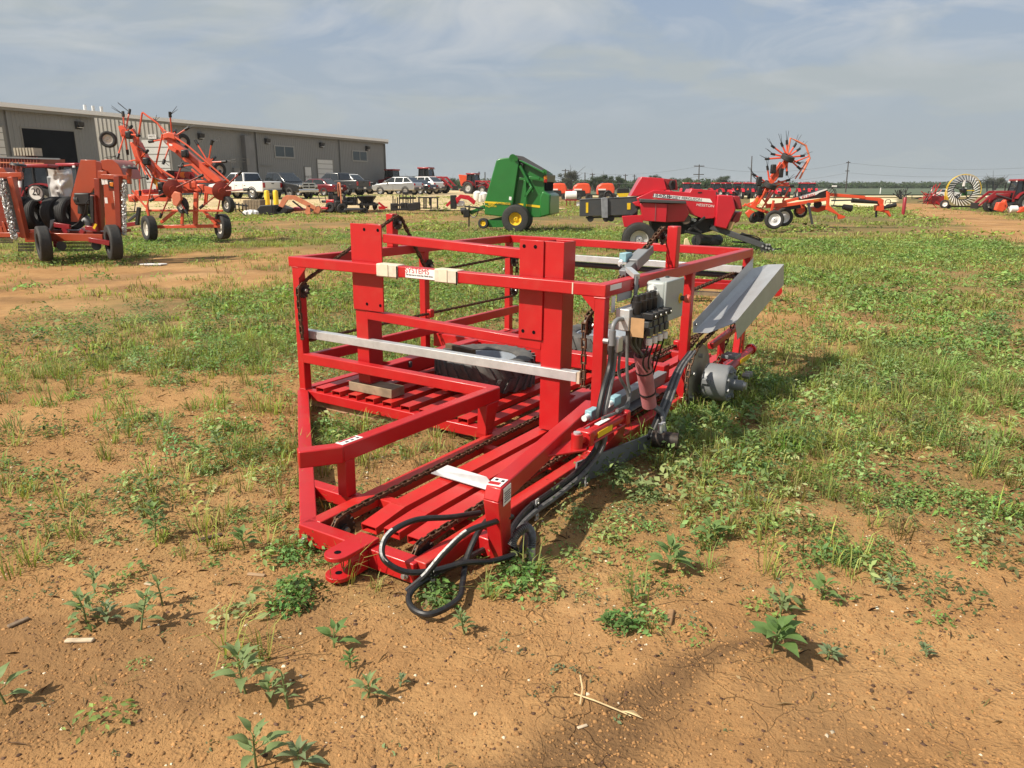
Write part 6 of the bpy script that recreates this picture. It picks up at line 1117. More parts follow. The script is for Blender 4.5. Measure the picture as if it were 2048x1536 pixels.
# ------------------------------------------------------------------ yard goods on the gravel edge
def on(px, py, Y): return at(px, py, Y)
def lump(name, label, cat, px, Y, group=None, az=90):
    S = Side(px, Y, az); return S, empty(name, S.g, label, cat, 0, group)
def yard():
    for i, px in enumerate((535.5, 553)):
        p = gp(px, 52); o = tag(MB().lathe(p, (0, 0, 1), [(.17, -.05), (.17, 1.0), (.13, 1.06), (.05, 1.09)], 16).build('bollard', YEL), ('yellow steel bollard left of its twin by the black pickup', 'yellow steel bollard right of its twin by the black pickup')[i], 'bollard', 'yellow bollards at the gravel edge')
    # long wooden crate and rags
    S, t = lump('wooden_crate', 'long brown wooden crate on the gravel below the white pickup', 'crate', 502, 46.5); P = lambda x, y, o=0.0: S.P(x, y, o)
    for k in range(6):
        x = 486+k*5.8; MB().prism([P(x, 400), P(x+5.4, 400), P(x+5.4, 420), P(x, 420)], S.n*1.0).build('plank', WOOD, t, bevel=.01)
    S, t = lump('disc_harrow', 'small black disc implement left of the wooden crate', 'farm tool', 480, 44)
    for k in range(4): MB().cyl(S.P(470+7*k, 414, .1), S.P(472+7*k, 414, .12), .28-.03*k, n=16).build('disc', BLACK, t)
    MB().beam(S.P(466, 408), S.P(496, 412), .08, .08).build('bar', BLACK, t); MB().beam(S.P(478, 420), S.P(492, 432), .05, .05).build('arm', BLACK, t)
    o = MB(); S = Side(502, 45)
    for k in range(9): c = S.P(494+2.2*k, 425, 0); o.lathe(c+np.array([0, RNG.normal()*.1, 0]), (0, 0, 1), [(.22, -.1), (.2, .04), (.1, .12+.04*RNG.random())], 7)
    tag(o.build('white_sack', STICK), 'crumpled white sacks lying on the grass edge below the wooden crate', 'sack')
    # orange front loader with black blade
    S, t = lump('front_loader', 'faded orange front loader arms with black bucket plate lying at the gravel edge', 'loader', 590, 45); P = S.P
    for o_ in (0, 1.1):
        MB().prism([P(x, y, o_) for x, y in ((551, 423), (566, 394), (573, 390), (590, 391), (612, 402), (632, 414), (630, 420), (606, 409), (586, 399), (575, 400), (560, 425))], S.n*.14).build('loader_arm', OFADE, t, bevel=.01); MB().prism([P(x, y, o_) for x, y in ((610, 424), (613, 412), (620, 410), (620, 430), (613, 431))], S.n*.1).build('mount_plate', OFADE, t); MB().cyl(P(585, 402, o_), P(606, 418, o_), .05, n=8).build('loader_cylinder', BLACK, t)
    MB().prism([P(628, 416, .5), P(637, 412, .5), P(641, 418, .5), P(636, 430, .5), P(627, 428, .5)], S.n*.3).build('side_bracket', OFADE, t); MB().prism([P(513, 420), P(520, 411), P(555, 410), P(575, 418), P(575, 424), (P(560, 430)), P(518, 431)], S.n*1.4).build('bucket_plate', BLACK, t, bevel=.03); MB().beam(P(543, 432, -.1), P(544, 392, -.1), .06, .06).build('stake', BLACK, t)
    tag(MB().prism([Side(585, 46.5).P(x, y) for x, y in ((572, 418), (590, 414), (606, 418), (604, 422), (574, 423))], (0, .8, .0)).build('red_cover', mat('pinkish_red', (.4, .05, .08), .5), None, bevel=.05), 'low pinkish red cover lying behind the orange loader arms', 'cover')
    # mowers
    def mower(px, Y, az, label, m, rops):
        p = gp(px, Y); t = empty('ride_on_mower', p, label, 'mower', heading(az)); L_ = dict(local=True)
        MB().box((.2, 0, .22), (1.1, 1.45, .14)).build('cutting_deck', m if not rops else DGREY, t, bevel=.04, **L_); MB().box((-.45, 0, .55), (.75, .85, .4)).build('engine_cover', m if not rops else BLACK, t, bevel=.06, **L_); MB().box((.05, 0, .62), (.55, .55, .16)).build('seat', BLACK, t, bevel=.05, **L_); MB().box((-.22, 0, .9), (.14, .52, .5)).build('backrest', BLACK, t, bevel=.05, **L_); MB().cyl((-.65, 0, .75), (-.65, 0, 1.0), .2, n=14).build('engine', BLACK, t, **L_)
        for s in (-1, 1):
            wheel(t, (-.45, s*.55, .30), (0, s, 0), .30, .28, .15, BLACK, 16, local=True); wheel(t, (.95, s*.45, .17), (0, s, 0), .17, .14, .08, BLACK, 14, local=True); MB().tube([(.3, s*.4, .55), (.42, s*.4, 1.0), (.45, s*.1, 1.05)], .022, 6).build('steering_lever', BLACK, t, **L_)
        if rops: MB().tube([(-.45, -.5, .5), (-.48, -.5, 1.6), (-.48, -.38, 1.78), (-.48, .38, 1.78), (-.48, .5, 1.6), (-.45, .5, .5)], .045, 8).build('roll_bar', OFADE, t, **L_)
    mower(657, 48.5, -75, 'red zero turn mower with black engine right of the orange loader', RED, False); mower(697, 47.5, 70, 'black zero turn mower with faded orange roll bar', BLACK, True)
    # seed hopper and small plough
    S, t = lump('seed_spreader', 'black implement with funnel hopper beside the roll bar mower', 'farm tool', 735, 48); P = S.P
    MB().lathe(P(733, 392, .5), (0, 0, -1), [(.62, 0), (.6, .06), (.16, .62), (.12, .8)], 18).build('hopper', BLACK, t); MB().beam(P(715, 409), P(757, 409), .12, .12).build('tool_bar', BLACK, t)
    for x in (722, 733, 748): MB().cyl(P(x, 412, .2), P(x+2, 412, .24), .24, n=14).build('press_wheel', BLACK, t)
    MB().beam(P(746, 393, .3), P(744, 410, .3), .25, .1).build('upright', BLACK, t); MB().beam(P(754, 405, .0), P(754, 423, .0), .05, .05).build('stand', BLACK, t); MB().box(P(703, 402, .4), (.7, .6, .5)).build('seed_box', BLACK, t, bevel=.05)
    S, t = lump('plough', 'small red plough lying by the black funnel hopper', 'farm tool', 763, 50)
    MB().beam(S.P(757, 405), S.P(771, 416), .12, .12).build('beam', RED, t); MB().beam(S.P(757, 414), S.P(775, 415), .1, .1).build('beam', RED, t); MB().box(S.P(764, 417), (.4, .3, .12)).build('share', RED, t)
    # fork carriage and bench frames
    S, t = lump('pallet_fork_rack', 'black pallet fork carriages standing together on the gravel edge', 'fork rack', 812, 47); P = S.P
    for x in (786, 790, 795, 799, 806, 812, 816, 821, 826): MB().beam(P(x, 388+(x % 7)*1.6, .2), P(x, 421, .2), .05, .06).build('tine', BLACK, t)
    for (x0, x1, y, o_) in ((784, 806, 410, .1), (800, 832, 396, .3), (803, 830, 408, .2), (806, 824, 386, .3), (784, 834, 419, .1)): MB().beam(P(x0, y, o_), P(x1, y, o_), .08, .12).build('cross_rail', BLACK, t)
    for (x, y) in ((788, 414), (808, 413), (822, 414), (834, 412)): MB().box(P(x, y, .25), (.4, .3, .45)).build('fork_bracket', BLACK, t, bevel=.03)
    S, t = lump('steel_bench', 'black steel bench frame right of the pallet fork carriages', 'bench', 858, 49); P = S.P
    MB().prism([P(835, 394), P(877, 394.5), P(876, 396.5), P(835, 396)], S.n*1.0).build('bench_top', BLACK, t)
    for x in (838, 848, 852, 862, 875): MB().beam(P(x, 396), P(x, 418), .09, .09).build('leg', BLACK, t)
    MB().beam(P(838, 416), P(876, 416), .06, .06).build('foot_rail', BLACK, t); MB().box(P(860, 403, .1), (.12, .05, .5)).build('hanger', BLACK, t)
    # red and white attachment next to the green baler
    S, t = lump('loader_attachment', 'red loader frame with black mast and white bag left of the green baler', 'loader', 928, 46); P = S.P
    MB().prism([P(x, y) for x, y in ((911, 396), (920, 389), (938, 391), (952, 402), (948, 410), (936, 400), (922, 397), (914, 408))], S.n*.12).build('loader_arm', MFRED, t, bevel=.02); MB().prism([P(x, y, .9) for x, y in ((911, 396), (920, 389), (938, 391), (952, 402), (948, 410), (936, 400), (922, 397), (914, 408))], S.n*.12).build('loader_arm', MFRED, t, bevel=.02); MB().box(P(907, 404, .3), (.35, .5, .8)).build('mast', BLACK, t, bevel=.03); MB().beam(P(893, 412, .2), P(903, 402, .2), .2, .15).build('bracket', MFRED, t); MB().box(P(921, 408, .3), (.5, .4, .35)).build('white_bag', STICK, t, bevel=.1)
    for (x, y) in ((955, 392), (962, 396), (968, 394)): o = MB().lathe(on(x, y+8, 54), (0, 0, 1), [(.22, 0), (.28, .15), (.28, .5), (.1, .62)], 12).build('chemical_tank', STICK); tag(o, {955: 'leftmost small white tank partly behind the green baler', 962: 'middle small white tank partly behind the green baler', 968: 'rightmost small white tank partly behind the green baler'}[x], 'tank')
    S, t = lump('mixer_wagon', 'tall orange feed mixer wagon behind the small red tractor', 'wagon', 936, 122); P = S.P
    MB().hexa([P(922, 372, .3), P(950, 372, .3), P(950, 372, 2.2), P(922, 372, 2.2), P(917, 349), P(953, 352), P(953, 352, 2.6), P(917, 349, 2.6)]).build('tub', ORED2, t, bevel=.05); MB().beam(P(919, 380, .8), P(952, 380, .8), .3, .3).build('chassis', ORED2, t)
    for x in (926, 946): wheel(t, P(x, 382, .2), -S.n, .5, .3, .25, DGREY, 16)
    tractor('dark red cab of a tractor just past the building corner', 782, 98, -60, DRED, 1.0)
    S, t = lump('scrap_mower', 'black and red mower gear against the building wall left of the silver crossover', 'farm tool', 742, 90)
    for k in range(12): a = RNG.uniform(0, 6.28); p = S.P(735+RNG.uniform(0, 16), 374+RNG.uniform(-2, 8), RNG.uniform(-.5, .5)); MB().beam(p, p+np.array([math.cos(a)*.7, .2, abs(math.sin(a))*.8]), .12, .12).build('bar', DRED if k % 4 == 0 else BLACK, t)
    MB().tube(catmull([S.P(710, 372), S.P(709, 352), S.P(713, 347), S.P(718, 352), S.P(717, 366)], 6), .05, 6).build('hose_hoop', BLACK, t)
    # container, pallets, far left
    S = Side(20, 44, 90); t = empty('shipping_container', S.g, 'rusty red container with goods stacked on its roof at the far left', 'container')
    MB().prism([S.P(-120, 312), S.P(81, 316), S.P(81, 420), S.P(-120, 420)], S.n*2.4).build('container_body', mat('container_red', (.24, .045, .025), .6, 0, .15, 1, dirt=.3), t)
    for x in range(-118, 80, 6): MB().beam(S.P(x, 314, -.03), S.P(x, 418, -.03), .06, .05).build('corrugation', MATS['container_red'], t)
    MB().beam(S.P(-120, 311, -.05), S.P(120, 318, -.05), .08, .08).build('top_rail', GREY, t); MB().beam(S.P(-120, 322, -.3), S.P(88, 327, -.3), .06, .06).build('orange_rail', OFADE, t)
    for k in range(7): tag(MB().box(S.P(38+6*k, 304, .5), (.10, .8, .42)).build('pallet', mat('pale_pallet', (.42, .38, .3), .8, 0, .15, 6)), ('leftmost', 'second from left', 'third from left', 'middle', 'third from right', 'second from right', 'rightmost')[k]+' pale pallet standing on edge on the red container', 'pallet', 'pallets on the container')
    for k in range(6): tag(MB().cyl(gp(-8+15*k, 42)+np.array([0, 0, 1.35]), gp(-8+15*k, 42)+np.array([0, 0, 1.9]), .18, .10, 12).build('white_jug', STICK), ('first', 'second', 'third', 'fourth', 'fifth', 'sixth')[k]+' white jug from the left on the shelf before the red container', 'jug', 'white jugs by the container')
    tag(MB().box(gp(30, 42)+np.array([0, 0, 1.28]), (4.2, .4, .06)).build('shelf_board', OWOOD), 'pale board carrying white jugs before the red container', 'shelf')
    # red drawbar lying on a plank behind the accumulator's tray
    S, t = lump('red_drawbar', 'red steel drawbar on a wooden plank behind the grey tray, ending in a red disc', 'drawbar', 1450, 11.3); P = S.P
    MB().beam(P(1300, 566), P(1545, 577), .09, .09).build('bar', RED, t, bevel=.006); MB().beam(P(1300, 557, .15), P(1470, 564, .15), .05, .05).build('bar', RED, t, bevel=.006); MB().cyl(P(1553, 582, -.03), P(1550, 581, .06), .085, .085, 20).build('end_disc', RED, t); MB().beam(P(1330, 583, .05), P(1530, 592, .05), .16, .05).build('plank', WOOD, t)
    tag(MB().lathe(gp(1806, 45.5), (0, 0, 1), [(.10, -.1), (.10, .95), (.06, 1.0)], 12).build('red_post', DRED), 'short dull red post standing in the grass at the right', 'post')
    tag(MB().tube([gp(1806, 45.5)+np.array([.1, 0, .9]), gp(1806, 45.5)+np.array([.14, 0, 1.02])], .03).build('post_cap', DRED), 'small cap beside the dull red post top', 'cap')
yard()
bpy.data.objects.remove(bpy.data.objects['post_cap'])
# ------------------------------------------------------------------ far machines
def far_balers():
    lab = ('orange round baler partly hidden behind the green baler tail', 'orange round baler with dark top, behind the white tank', 'orange round baler with dark top just left of the crimson baler')
    for i, px in enumerate((1116, 1164, 1212)):
        S, t = lump('round_baler', lab[i], 'hay baler', px, 90, 'orange round balers in the far row', 92); P = lambda x, y, o=0.0: S.P(px+x, y, o)
        MB().prism([P(x, y) for x, y in ((-17, 378), (-15, 372), (-8, 367), (4, 366), (14, 367), (18, 376), (17, 388), (-17, 390))], S.n*2.2).build('body', ORED2, t, bevel=.12); MB().prism([P(x, y, .2) for x, y in ((-8, 366), (-4, 364), (8, 364), (10, 367), (6, 372), (-9, 370))], S.n*1.8).build('belts', BLACK, t, bevel=.05); MB().prism([P(x, y, -.02) for x, y in ((-16, 381), (6, 381), (8, 393), (-14, 394))], S.n*.1).build('pickup', BLACK, t)
        for x in (-8, 14): wheel(t, P(x, 394, .0), -S.n, .42, .3, .2, DGREY, 16)
        MB().box(P(-8, 379, -.05), (.9, .05, .16)).build('white_print', STICK, t)
    S, t = lump('spray_tank', 'white horizontal tank on a red frame right of the green baler', 'tank', 1141, 60); P = S.P
    MB().lathe(P(1130, 391, .3), S.d, [(.05, 0), (.34, .04), (.36, .3), (.36, .62), (.34, .88), (.05, .92)], 20).build('tank', STICK, t); 
    for x in (1133, 1140, 1150): MB().beam(P(x, 396, .2), P(x, 412, .2), .07, .07).build('leg', DRED, t)
    MB().beam(P(1130, 400, .1), P(1154, 400, .1), .12, .1).build('frame', DRED, t); MB().box(P(1138, 382, .3), (.5, .3, .2)).build('pump', RED, t); MB().box(P(1158, 408, .3), (.4, .3, .3)).build('drum', STICK, t)
    S, t = lump('yellow_dozer_blade', 'yellow blade implement left of the crimson baler tower', 'blade', 1246, 78); MB().prism([S.P(x, y) for x, y in ((1234, 387), (1258, 386), (1254, 394), (1238, 394))], S.n*.15).build('blade', YEL, t); MB().box(S.P(1246, 382, .4), (1.2, .6, .5)).build('frame', BLACK, t, bevel=.05)
    # wheel rake
    S, t = lump('wheel_rake', 'yellow and white spiral wheel rake standing before the right hand tractor', 'hay rake', 1928, 54, az=86); P = S.P; c = P(1928, 381); r0 = 1.12
    def ringpt(a, r, o=0.0): return c+S.d*math.cos(a)*r+np.array([0, 0, math.sin(a)*r*.88])+S.n*o
    for o_, r_ in ((0, 1.24), (.18, 1.20)): MB().tube([ringpt(a, r_, o_) for a in np.linspace(-.2, PI+.6, 40)], .02, 6).build('guard_hoop', YEL, t)
    MB().tube([ringpt(a, .72, .1) for a in np.linspace(0, 2*PI, 40)], .035, 6).build('inner_ring', BLACK, t)
    for k in range(60):
        a = 2*PI*k/60; MB().tube([ringpt(a, .70, .1), ringpt(a+.34, 1.18, .02)], .022, 5).build('rake_tine', STICK if k % 2 else BLACK, t)
    for k in range(5): a = 2*PI*k/5+.3; MB().beam(ringpt(0, 0, .1), ringpt(a, .72, .1), .05, .05).build('spoke', BLACK, t)
    MB().cyl(ringpt(0, 0, -.1), ringpt(0, 0, .3), .14, n=12).build('hub', BLACK, t); MB().box(ringpt(1.6, .55, .1), (.12, .12, .4)).build('white_bracket', STICK, t); MB().beam(ringpt(0, 0, .1), ringpt(0, .8, .1), .08, .06).build('yellow_arm', YEL, t); MB().box(ringpt(-.9, .3, .2), (.3, .2, .3)).build('green_part', GREEN, t)
    for x in (1890, 1894): MB().beam(P(x, 384), P(x, 404), .04, .04).build('stand', YEL, t)
    wheel(t, P(1889, 408), (-.3, -1, 0), .28, .2, .17, STICK, 18); wheel(t, P(1897, 413, .1), (-.3, -1, 0), .15, .14, .08, BLACK, 14); MB().beam(P(1880, 412, .3), P(1975, 414, .3), .1, .1).build('frame', BLACK, t)
    S, t = lump('rotary_rake', 'dark red hay machine with folded rotor arms left of the wheel rake', 'hay machine', 1872, 60); P = S.P
    MB().prism([P(x, y) for x, y in ((1862, 392), (1896, 392), (1896, 404), (1882, 410), (1862, 408))], S.n*1.2).build('body', DRED, t, bevel=.04)
    for k in range(26): a = RNG.uniform(0, 6.28); p = P(1862+RNG.normal()*5, 392+RNG.normal()*7, RNG.uniform(-.3, .6)); MB().tube([p, p+np.array([math.cos(a)*.8, RNG.normal()*.2, math.sin(a)*.8])], .03, 5).build('rotor_arm', RED if k % 3 else BLACK, t)
    vehicle('pickup_truck', 'white pickup seen through the yellow wheel rake', 'pickup', 1893, 105, 90, CWH, 'pickup', .62)
    S, t = lump('red_attachment', 'bright red attachment with white tank in front of the right hand tractor', 'farm tool', 2012, 44); P = S.P
    for q in ([(1993, 420), (1998, 405), (2008, 404), (2014, 412), (2006, 424)], [(2008, 403), (2013, 399), (2016, 412), (2010, 422)], [(2034, 424), (2046, 414), (2060, 412), (2060, 420), (2040, 426)]): MB().prism([P(*z) for z in q], S.n*.3).build('arm', ORED2, t, bevel=.03)
    MB().lathe(P(2018, 418, .2), S.d, [(.05, 0), (.2, .04), (.2, .42), (.05, .46)], 14).build('white_tank', STICK, t); MB().tube(catmull([P(2016, 412, .2), P(2028, 406, .2), P(2044, 412, .2)], 5), .05, 6).build('hose', BLACK, t)
    S, t = lump('yard_scrap', 'dark tangle of scrap and wire frame on the pale road side', 'scrap', 1808, 100); P = S.P
    for k in range(14): p = P(1796+RNG.uniform(0, 24), 394+RNG.uniform(0, 8), 0); a = RNG.uniform(0, 3.1); MB().tube([p, p+np.array([math.cos(a)*1.6, 0, abs(math.sin(a))*1.2])], .06, 5).build('bar', BLACK, t)
    MB().tube([P(1810, 404), P(1810, 389), P(1824, 390), P(1824, 403)], .05, 5).build('gate_frame', BLACK, t)
    # open shed roof far right
    S, t = lump('open_shed', 'open shed with thin dark roof on posts at the far right', 'shed', 1975, 190); P = S.P
    MB().prism([P(1954, 360.5), P(1990, 361), P(1990, 362), P(1954, 362)], S.n*8).build('roof', DGREY, t)
    for x in (1960, 1974, 1986): MB().beam(P(x, 362, 1), P(x, 386, 1), .25, .25).build('post', DGREY, t)
far_balers()
# ------------------------------------------------------------------ poles and wires
POLEM = mat('pole_wood', (.07, .06, .052), .9, 0, .2, 2)
def pole(px, py, Y, lean=0.0, arm=2.2, label='', step=False):
    b = gp(px, Y); tp = at(px+lean, py, Y); t = empty('utility_pole', b, label, 'utility pole', 0, 'utility poles along the road'); r = .12*Y/150
    MB().cyl(b-np.array([0, 0, .5]), tp, r*1.1, r*.75, 8).build('pole', POLEM, t)
    if arm:
        for dz in (.35, 2.2): a = tp-np.array([0, 0, dz*Y/180]); MB().beam(a-np.array([arm/2, 0, 0]), a+np.array([arm/2, 0, 0]), .15, .18).build('cross_arm', POLEM, t)
    return tp
tops = {}
for (px, py, Y, lean, arm, lab) in ((1397, 329, 180, 1.5, 2.4, 'dark utility pole with two cross arms above the crimson baler'), (1501, 312, 175, 3, 0, 'tall bare pole left of the star tedder'), (1691, 322, 180, 6, .9, 'leaning utility pole standing alone over the crop field'), (1131, 338, 210, 0, 2.0, 'utility pole directly behind the green baler tail'), (1185, 346, 230, 0, 1.6, 'utility pole in the trees behind the two orange balers'), (1251, 348, 260, 0, 1.6, 'utility pole over the left slope of the crimson tower'), (1269, 349, 280, 0, 1.4, 'thin distant pole near the crimson tower'), (958, 343, 160, 0, .5, 'lamp pole beside the orange mixer wagon'), (970, 344, 170, 0, 0, 'thin pole left of the green baler'), (793, 340, 260, 0, 0, 'thin distant pole right of the building corner'), (1170, 345, 250, 0, 0, 'thin pole between the orange balers'), (1150, 347, 260, 0, 0, 'thin pole above the white tank')):
    tops[px] = pole(px, py, Y, lean, arm, lab)
def wire(a, b, sag, label):
    a, b = V3(a), V3(b); P = [a*(1-t)+b*t-np.array([0, 0, sag*4*t*(1-t)]) for t in np.linspace(0, 1, 14)]
    tag(MB().tube(P, .022, 4).build('power_line', mat('wire_grey', (.16, .16, .17), .6)), label, 'power line')
for k, dz in enumerate((.4, 2.6)):
    lv = ('upper', 'lower')[k]; o = np.array([0, 0, -dz])
    wire(tops[1131]+o, tops[1397]+o, 1.4, lv+' power line sagging from the green baler to the crimson baler'); wire(tops[1397]+o, tops[1691]+o, 1.6, lv+' power line between the armed pole and the leaning pole'); wire(tops[1691]+o, at(2250, 316+8*k, 190), 2.0, lv+' power line leaving the leaning pole to the right')
# fence posts along the field edge
for k, px in enumerate((1760, 1862, 1930)): tag(MB().cyl(gp(px, 150), gp(px, 150)+np.array([0, 0, 1.3]), .09, n=8).build('marker_post', STICK), ('white marker post at the crop field edge, left of the others', 'white marker post in the crop field behind the red rotor arms', 'white marker post behind the yellow wheel rake')[k], 'post')
# ------------------------------------------------------------------ trees
def leafmass(cs, rs, n, ls, base, flat=.75):
    """leaf clumps scattered through lumpy crowns"""
    cs = np.array(cs); i = RNG.integers(0, len(cs), n); d = RNG.normal(size=(n, 3)); d /= np.linalg.norm(d, axis=1)[:, None]; r = (RNG.random(n)**.45)
    c = cs[i]+d*(np.array(rs)[i]*r)[:, None]*np.array([1, 1, flat]); nr = d+RNG.normal(0, .6, (n, 3)); nr /= np.linalg.norm(nr, axis=1)[:, None]; t = np.cross(nr, RNG.normal(size=(n, 3))); t /= np.linalg.norm(t, axis=1)[:, None]
    col = np.clip(np.array(base)*(1+RNG.normal(0, .28, (n, 1)))*(1+RNG.normal(0, .07, (n, 3))), .006, .4); l = ls*RNG.uniform(.6, 1.5, n); return leaflets(c, nr, t, l, l*.7, col)
def tree_line():
    cs, rs = [], []
    for y, x0, x1, z in ((470, -90, 620, 3.2), (495, -90, 640, 4.2), (520, -100, 660, 5.0)):
        x = x0
        while x < x1: r = RNG.uniform(2.2, 4.2); cs.append((x, y+RNG.normal()*5, z*.42+RNG.uniform(-.3, .6))); rs.append(r); x += RNG.uniform(1.8, 3.6)
    P = [leafmass(cs, rs, 90000, .95, (.07, .10, .045), .6)]; q = [(x, 478+RNG.normal()*4, 1.0) for x in np.arange(-90, 620, 2.5)]; P.append(leafmass(q, [2.4]*len(q), 30000, .95, (.065, .095, .042)))
    trimesh('tree_line', *join(P), LEAFM, 'long dark green band of mesquite trees beyond the crop field')
    cs, rs = [], []
    for k in range(330): x = RNG.uniform(-75, 70); cs.append((x, 240+RNG.uniform(0, 60), 1.2+RNG.uniform(0, 1.6))); rs.append(RNG.uniform(1.2, 2.6))
    trimesh('scrub', *leafmass(cs, rs, 40000, .6, (.075, .105, .048)), LEAFM, 'hazy green scrub behind the far row of machines')
tree_line()
def tree(px, ptop, pw, Y, label, base=(.055, .078, .036), dens=1.0, bare=0.0):
    g = gp(px, Y); h = at(px, ptop, Y)[2]-g[2]; w = pw*Y/FPX/2; t = empty('mesquite_tree', g, label, 'tree', 0, 'single trees beyond the yard'); d = MB(); tipc = []
    for k in range(7):
        a = k*.9+RNG.random(); e = g+np.array([math.cos(a)*w*.6*RNG.uniform(.5, 1), math.sin(a)*w*.6, h*RNG.uniform(.55, .9)]); m = g*.5+e*.5+np.array([0, 0, h*.02]); m[:2] = g[:2]*.7+e[:2]*.3; d.tube([g+np.array([0, 0, -.2]), m, e], [w*.06, w*.045, w*.015], 6)
        tipc.append(e)
        for j in range(int(3+8*bare)): q = e+RNG.normal(size=3)*w*.35; d.tube([m*.4+e*.6, q], [w*.02, w*.008], 4)
    d.build('trunk', mat('bark', (.085, .07, .058), .9, 0, .2, 1), t)
    cs = [tuple(c) for c in tipc]+[tuple(g+np.array([RNG.normal()*w*.5, RNG.normal()*w*.4, h*RNG.uniform(.45, .9)])) for _ in range(9)]; rs = [w*RNG.uniform(.22, .42) for _ in cs]
    V, T, C = leafmass(cs, rs, int(6000*dens), w*.055, base); Mi = g; o = trimesh('crown', V-Mi, T, C, LEAFM, None, None); o.parent = t
for a in ((1140, 340, 50, 190, 'greyish half bare tree behind the green baler tail', (.09, .09, .068), .55, 1.0), (1190, 352, 34, 200, 'green tree behind the left orange balers'), (1212, 349, 38, 205, 'broad green tree behind the two orange balers'), (1237, 350, 26, 210, 'green tree left of the crimson tower'), (1312, 349, 30, 260, 'dark tree rising behind the crimson tower'), (1345, 356, 30, 260, 'low dark tree right of the crimson tower'), (1372, 356, 26, 270, 'low dark tree left of the armed pole'), (1443, 351, 32, 250, 'single rounded dark tree right of the armed pole'), (1990, 356, 46, 300, 'grey green tree behind the open shed', (.075, .085, .06), .9, .4), (822, 354, 34, 240, 'pale green tree right of the building corner'), (800, 357, 30, 235, 'low green tree beside the building corner'), (906, 356, 24, 250, 'hazy tree left of the orange mixer wagon'), (1050, 352, 40, 260, 'hazy tree right of the green baler front'), (1275, 356, 26, 280, 'low hazy tree above the crimson tower slope')): tree(*a)
# ------------------------------------------------------------------ foreground plants and litter
def leafgeo(m, base, d, up, ln, wd, droop):
    """a folded, drooping pointed leaf"""
    d = unit(d); s = unit(np.cross(d, up)); n = unit(np.cross(s, d)); L = [(0, .03), (.16, .36), (.36, .5), (.6, .38), (.82, .17), (1, .0)]; V = []; F = []
    for i, (t, w) in enumerate(L):
        c = V3(base)+d*ln*t+n*ln*(.10*math.sin(t*PI)-droop*t*t); V += [c, c+s*w*wd+n*w*wd*.22, c-s*w*wd+n*w*wd*.22]
    for i in range(len(L)-1):
        a, b = i*3, (i+1)*3; F += [(a, a+1, b+1, b), (a, b, b+2, a+2)]
    m.add(V, F)
WEEDM = []
for i, c in enumerate(((.165, .255, .085), (.20, .275, .115), (.135, .225, .07), (.19, .25, .13))):
    m = vcmat('weed_leaf_%d' % i, .3, .55); nt = m.node_tree; at_n = [n for n in nt.nodes if n.type == 'ATTRIBUTE'][0]; tc = nt.nodes.new('ShaderNodeTexCoord'); nz = nt.nodes.new('ShaderNodeTexNoise'); nz.inputs['Scale'].default_value = 30; nt.links.new(tc.outputs['Object'], nz.inputs['Vector'])
    cr = nt.nodes.new('ShaderNodeMixRGB'); cr.inputs[1].default_value = (*[x*.75 for x in c], 1); cr.inputs[2].default_value = (*[x*1.2 for x in c], 1); nt.links.new(nz.outputs[0], cr.inputs[0])
    for l in list(nt.links):
        if l.from_node == at_n: s = l.to_socket; nt.links.remove(l); nt.links.new(cr.outputs[0], s)
    WEEDM.append(m)
STEMM = mat('weed_stem', (.14, .18, .06), .7, 0, .2, 30)
def weed(px, py, label, h=.10, nl=7, ln=.08, wd=.5, mi=0, seed=0):
    ln *= .95; nl = int(nl*1.3)
    d = ray(px, py); t = -(EYE+.08)/d[2]; b = EYEV+d*t; b[2] = float(gz(b[0], b[1])); r = np.random.default_rng(seed+int(px)); w = empty('leafy_weed', b, label, 'weed', 0, 'leafy weeds on the bare soil')
    tip = b+np.array([r.normal()*.15*h, r.normal()*.15*h, h]); MB().tube([b-np.array([0, 0, .01]), (b+tip)/2+np.array([r.normal()*.05*h, 0, 0]), tip], [.0045, .0035, .0025], 6).build('stem', STEMM, w)
    for k in range(nl):
        f = (k+1)/nl; a = k*2.4+r.normal()*.3; el = .15+.75*f+r.normal()*.12; z = b+(tip-b)*(.25+.75*f); dd = np.array([math.cos(a)*math.cos(el), math.sin(a)*math.cos(el), math.sin(el)]); l = ln*(1.15-.55*f)*r.uniform(.85, 1.15); p = MB()
        st = z+dd*l*.25; leafgeo(p, st, dd, (0, 0, 1), l, l*wd, .22); p.tube([z, st], .0018, 4); p.build('leaf', WEEDM[mi], w, smooth=60)
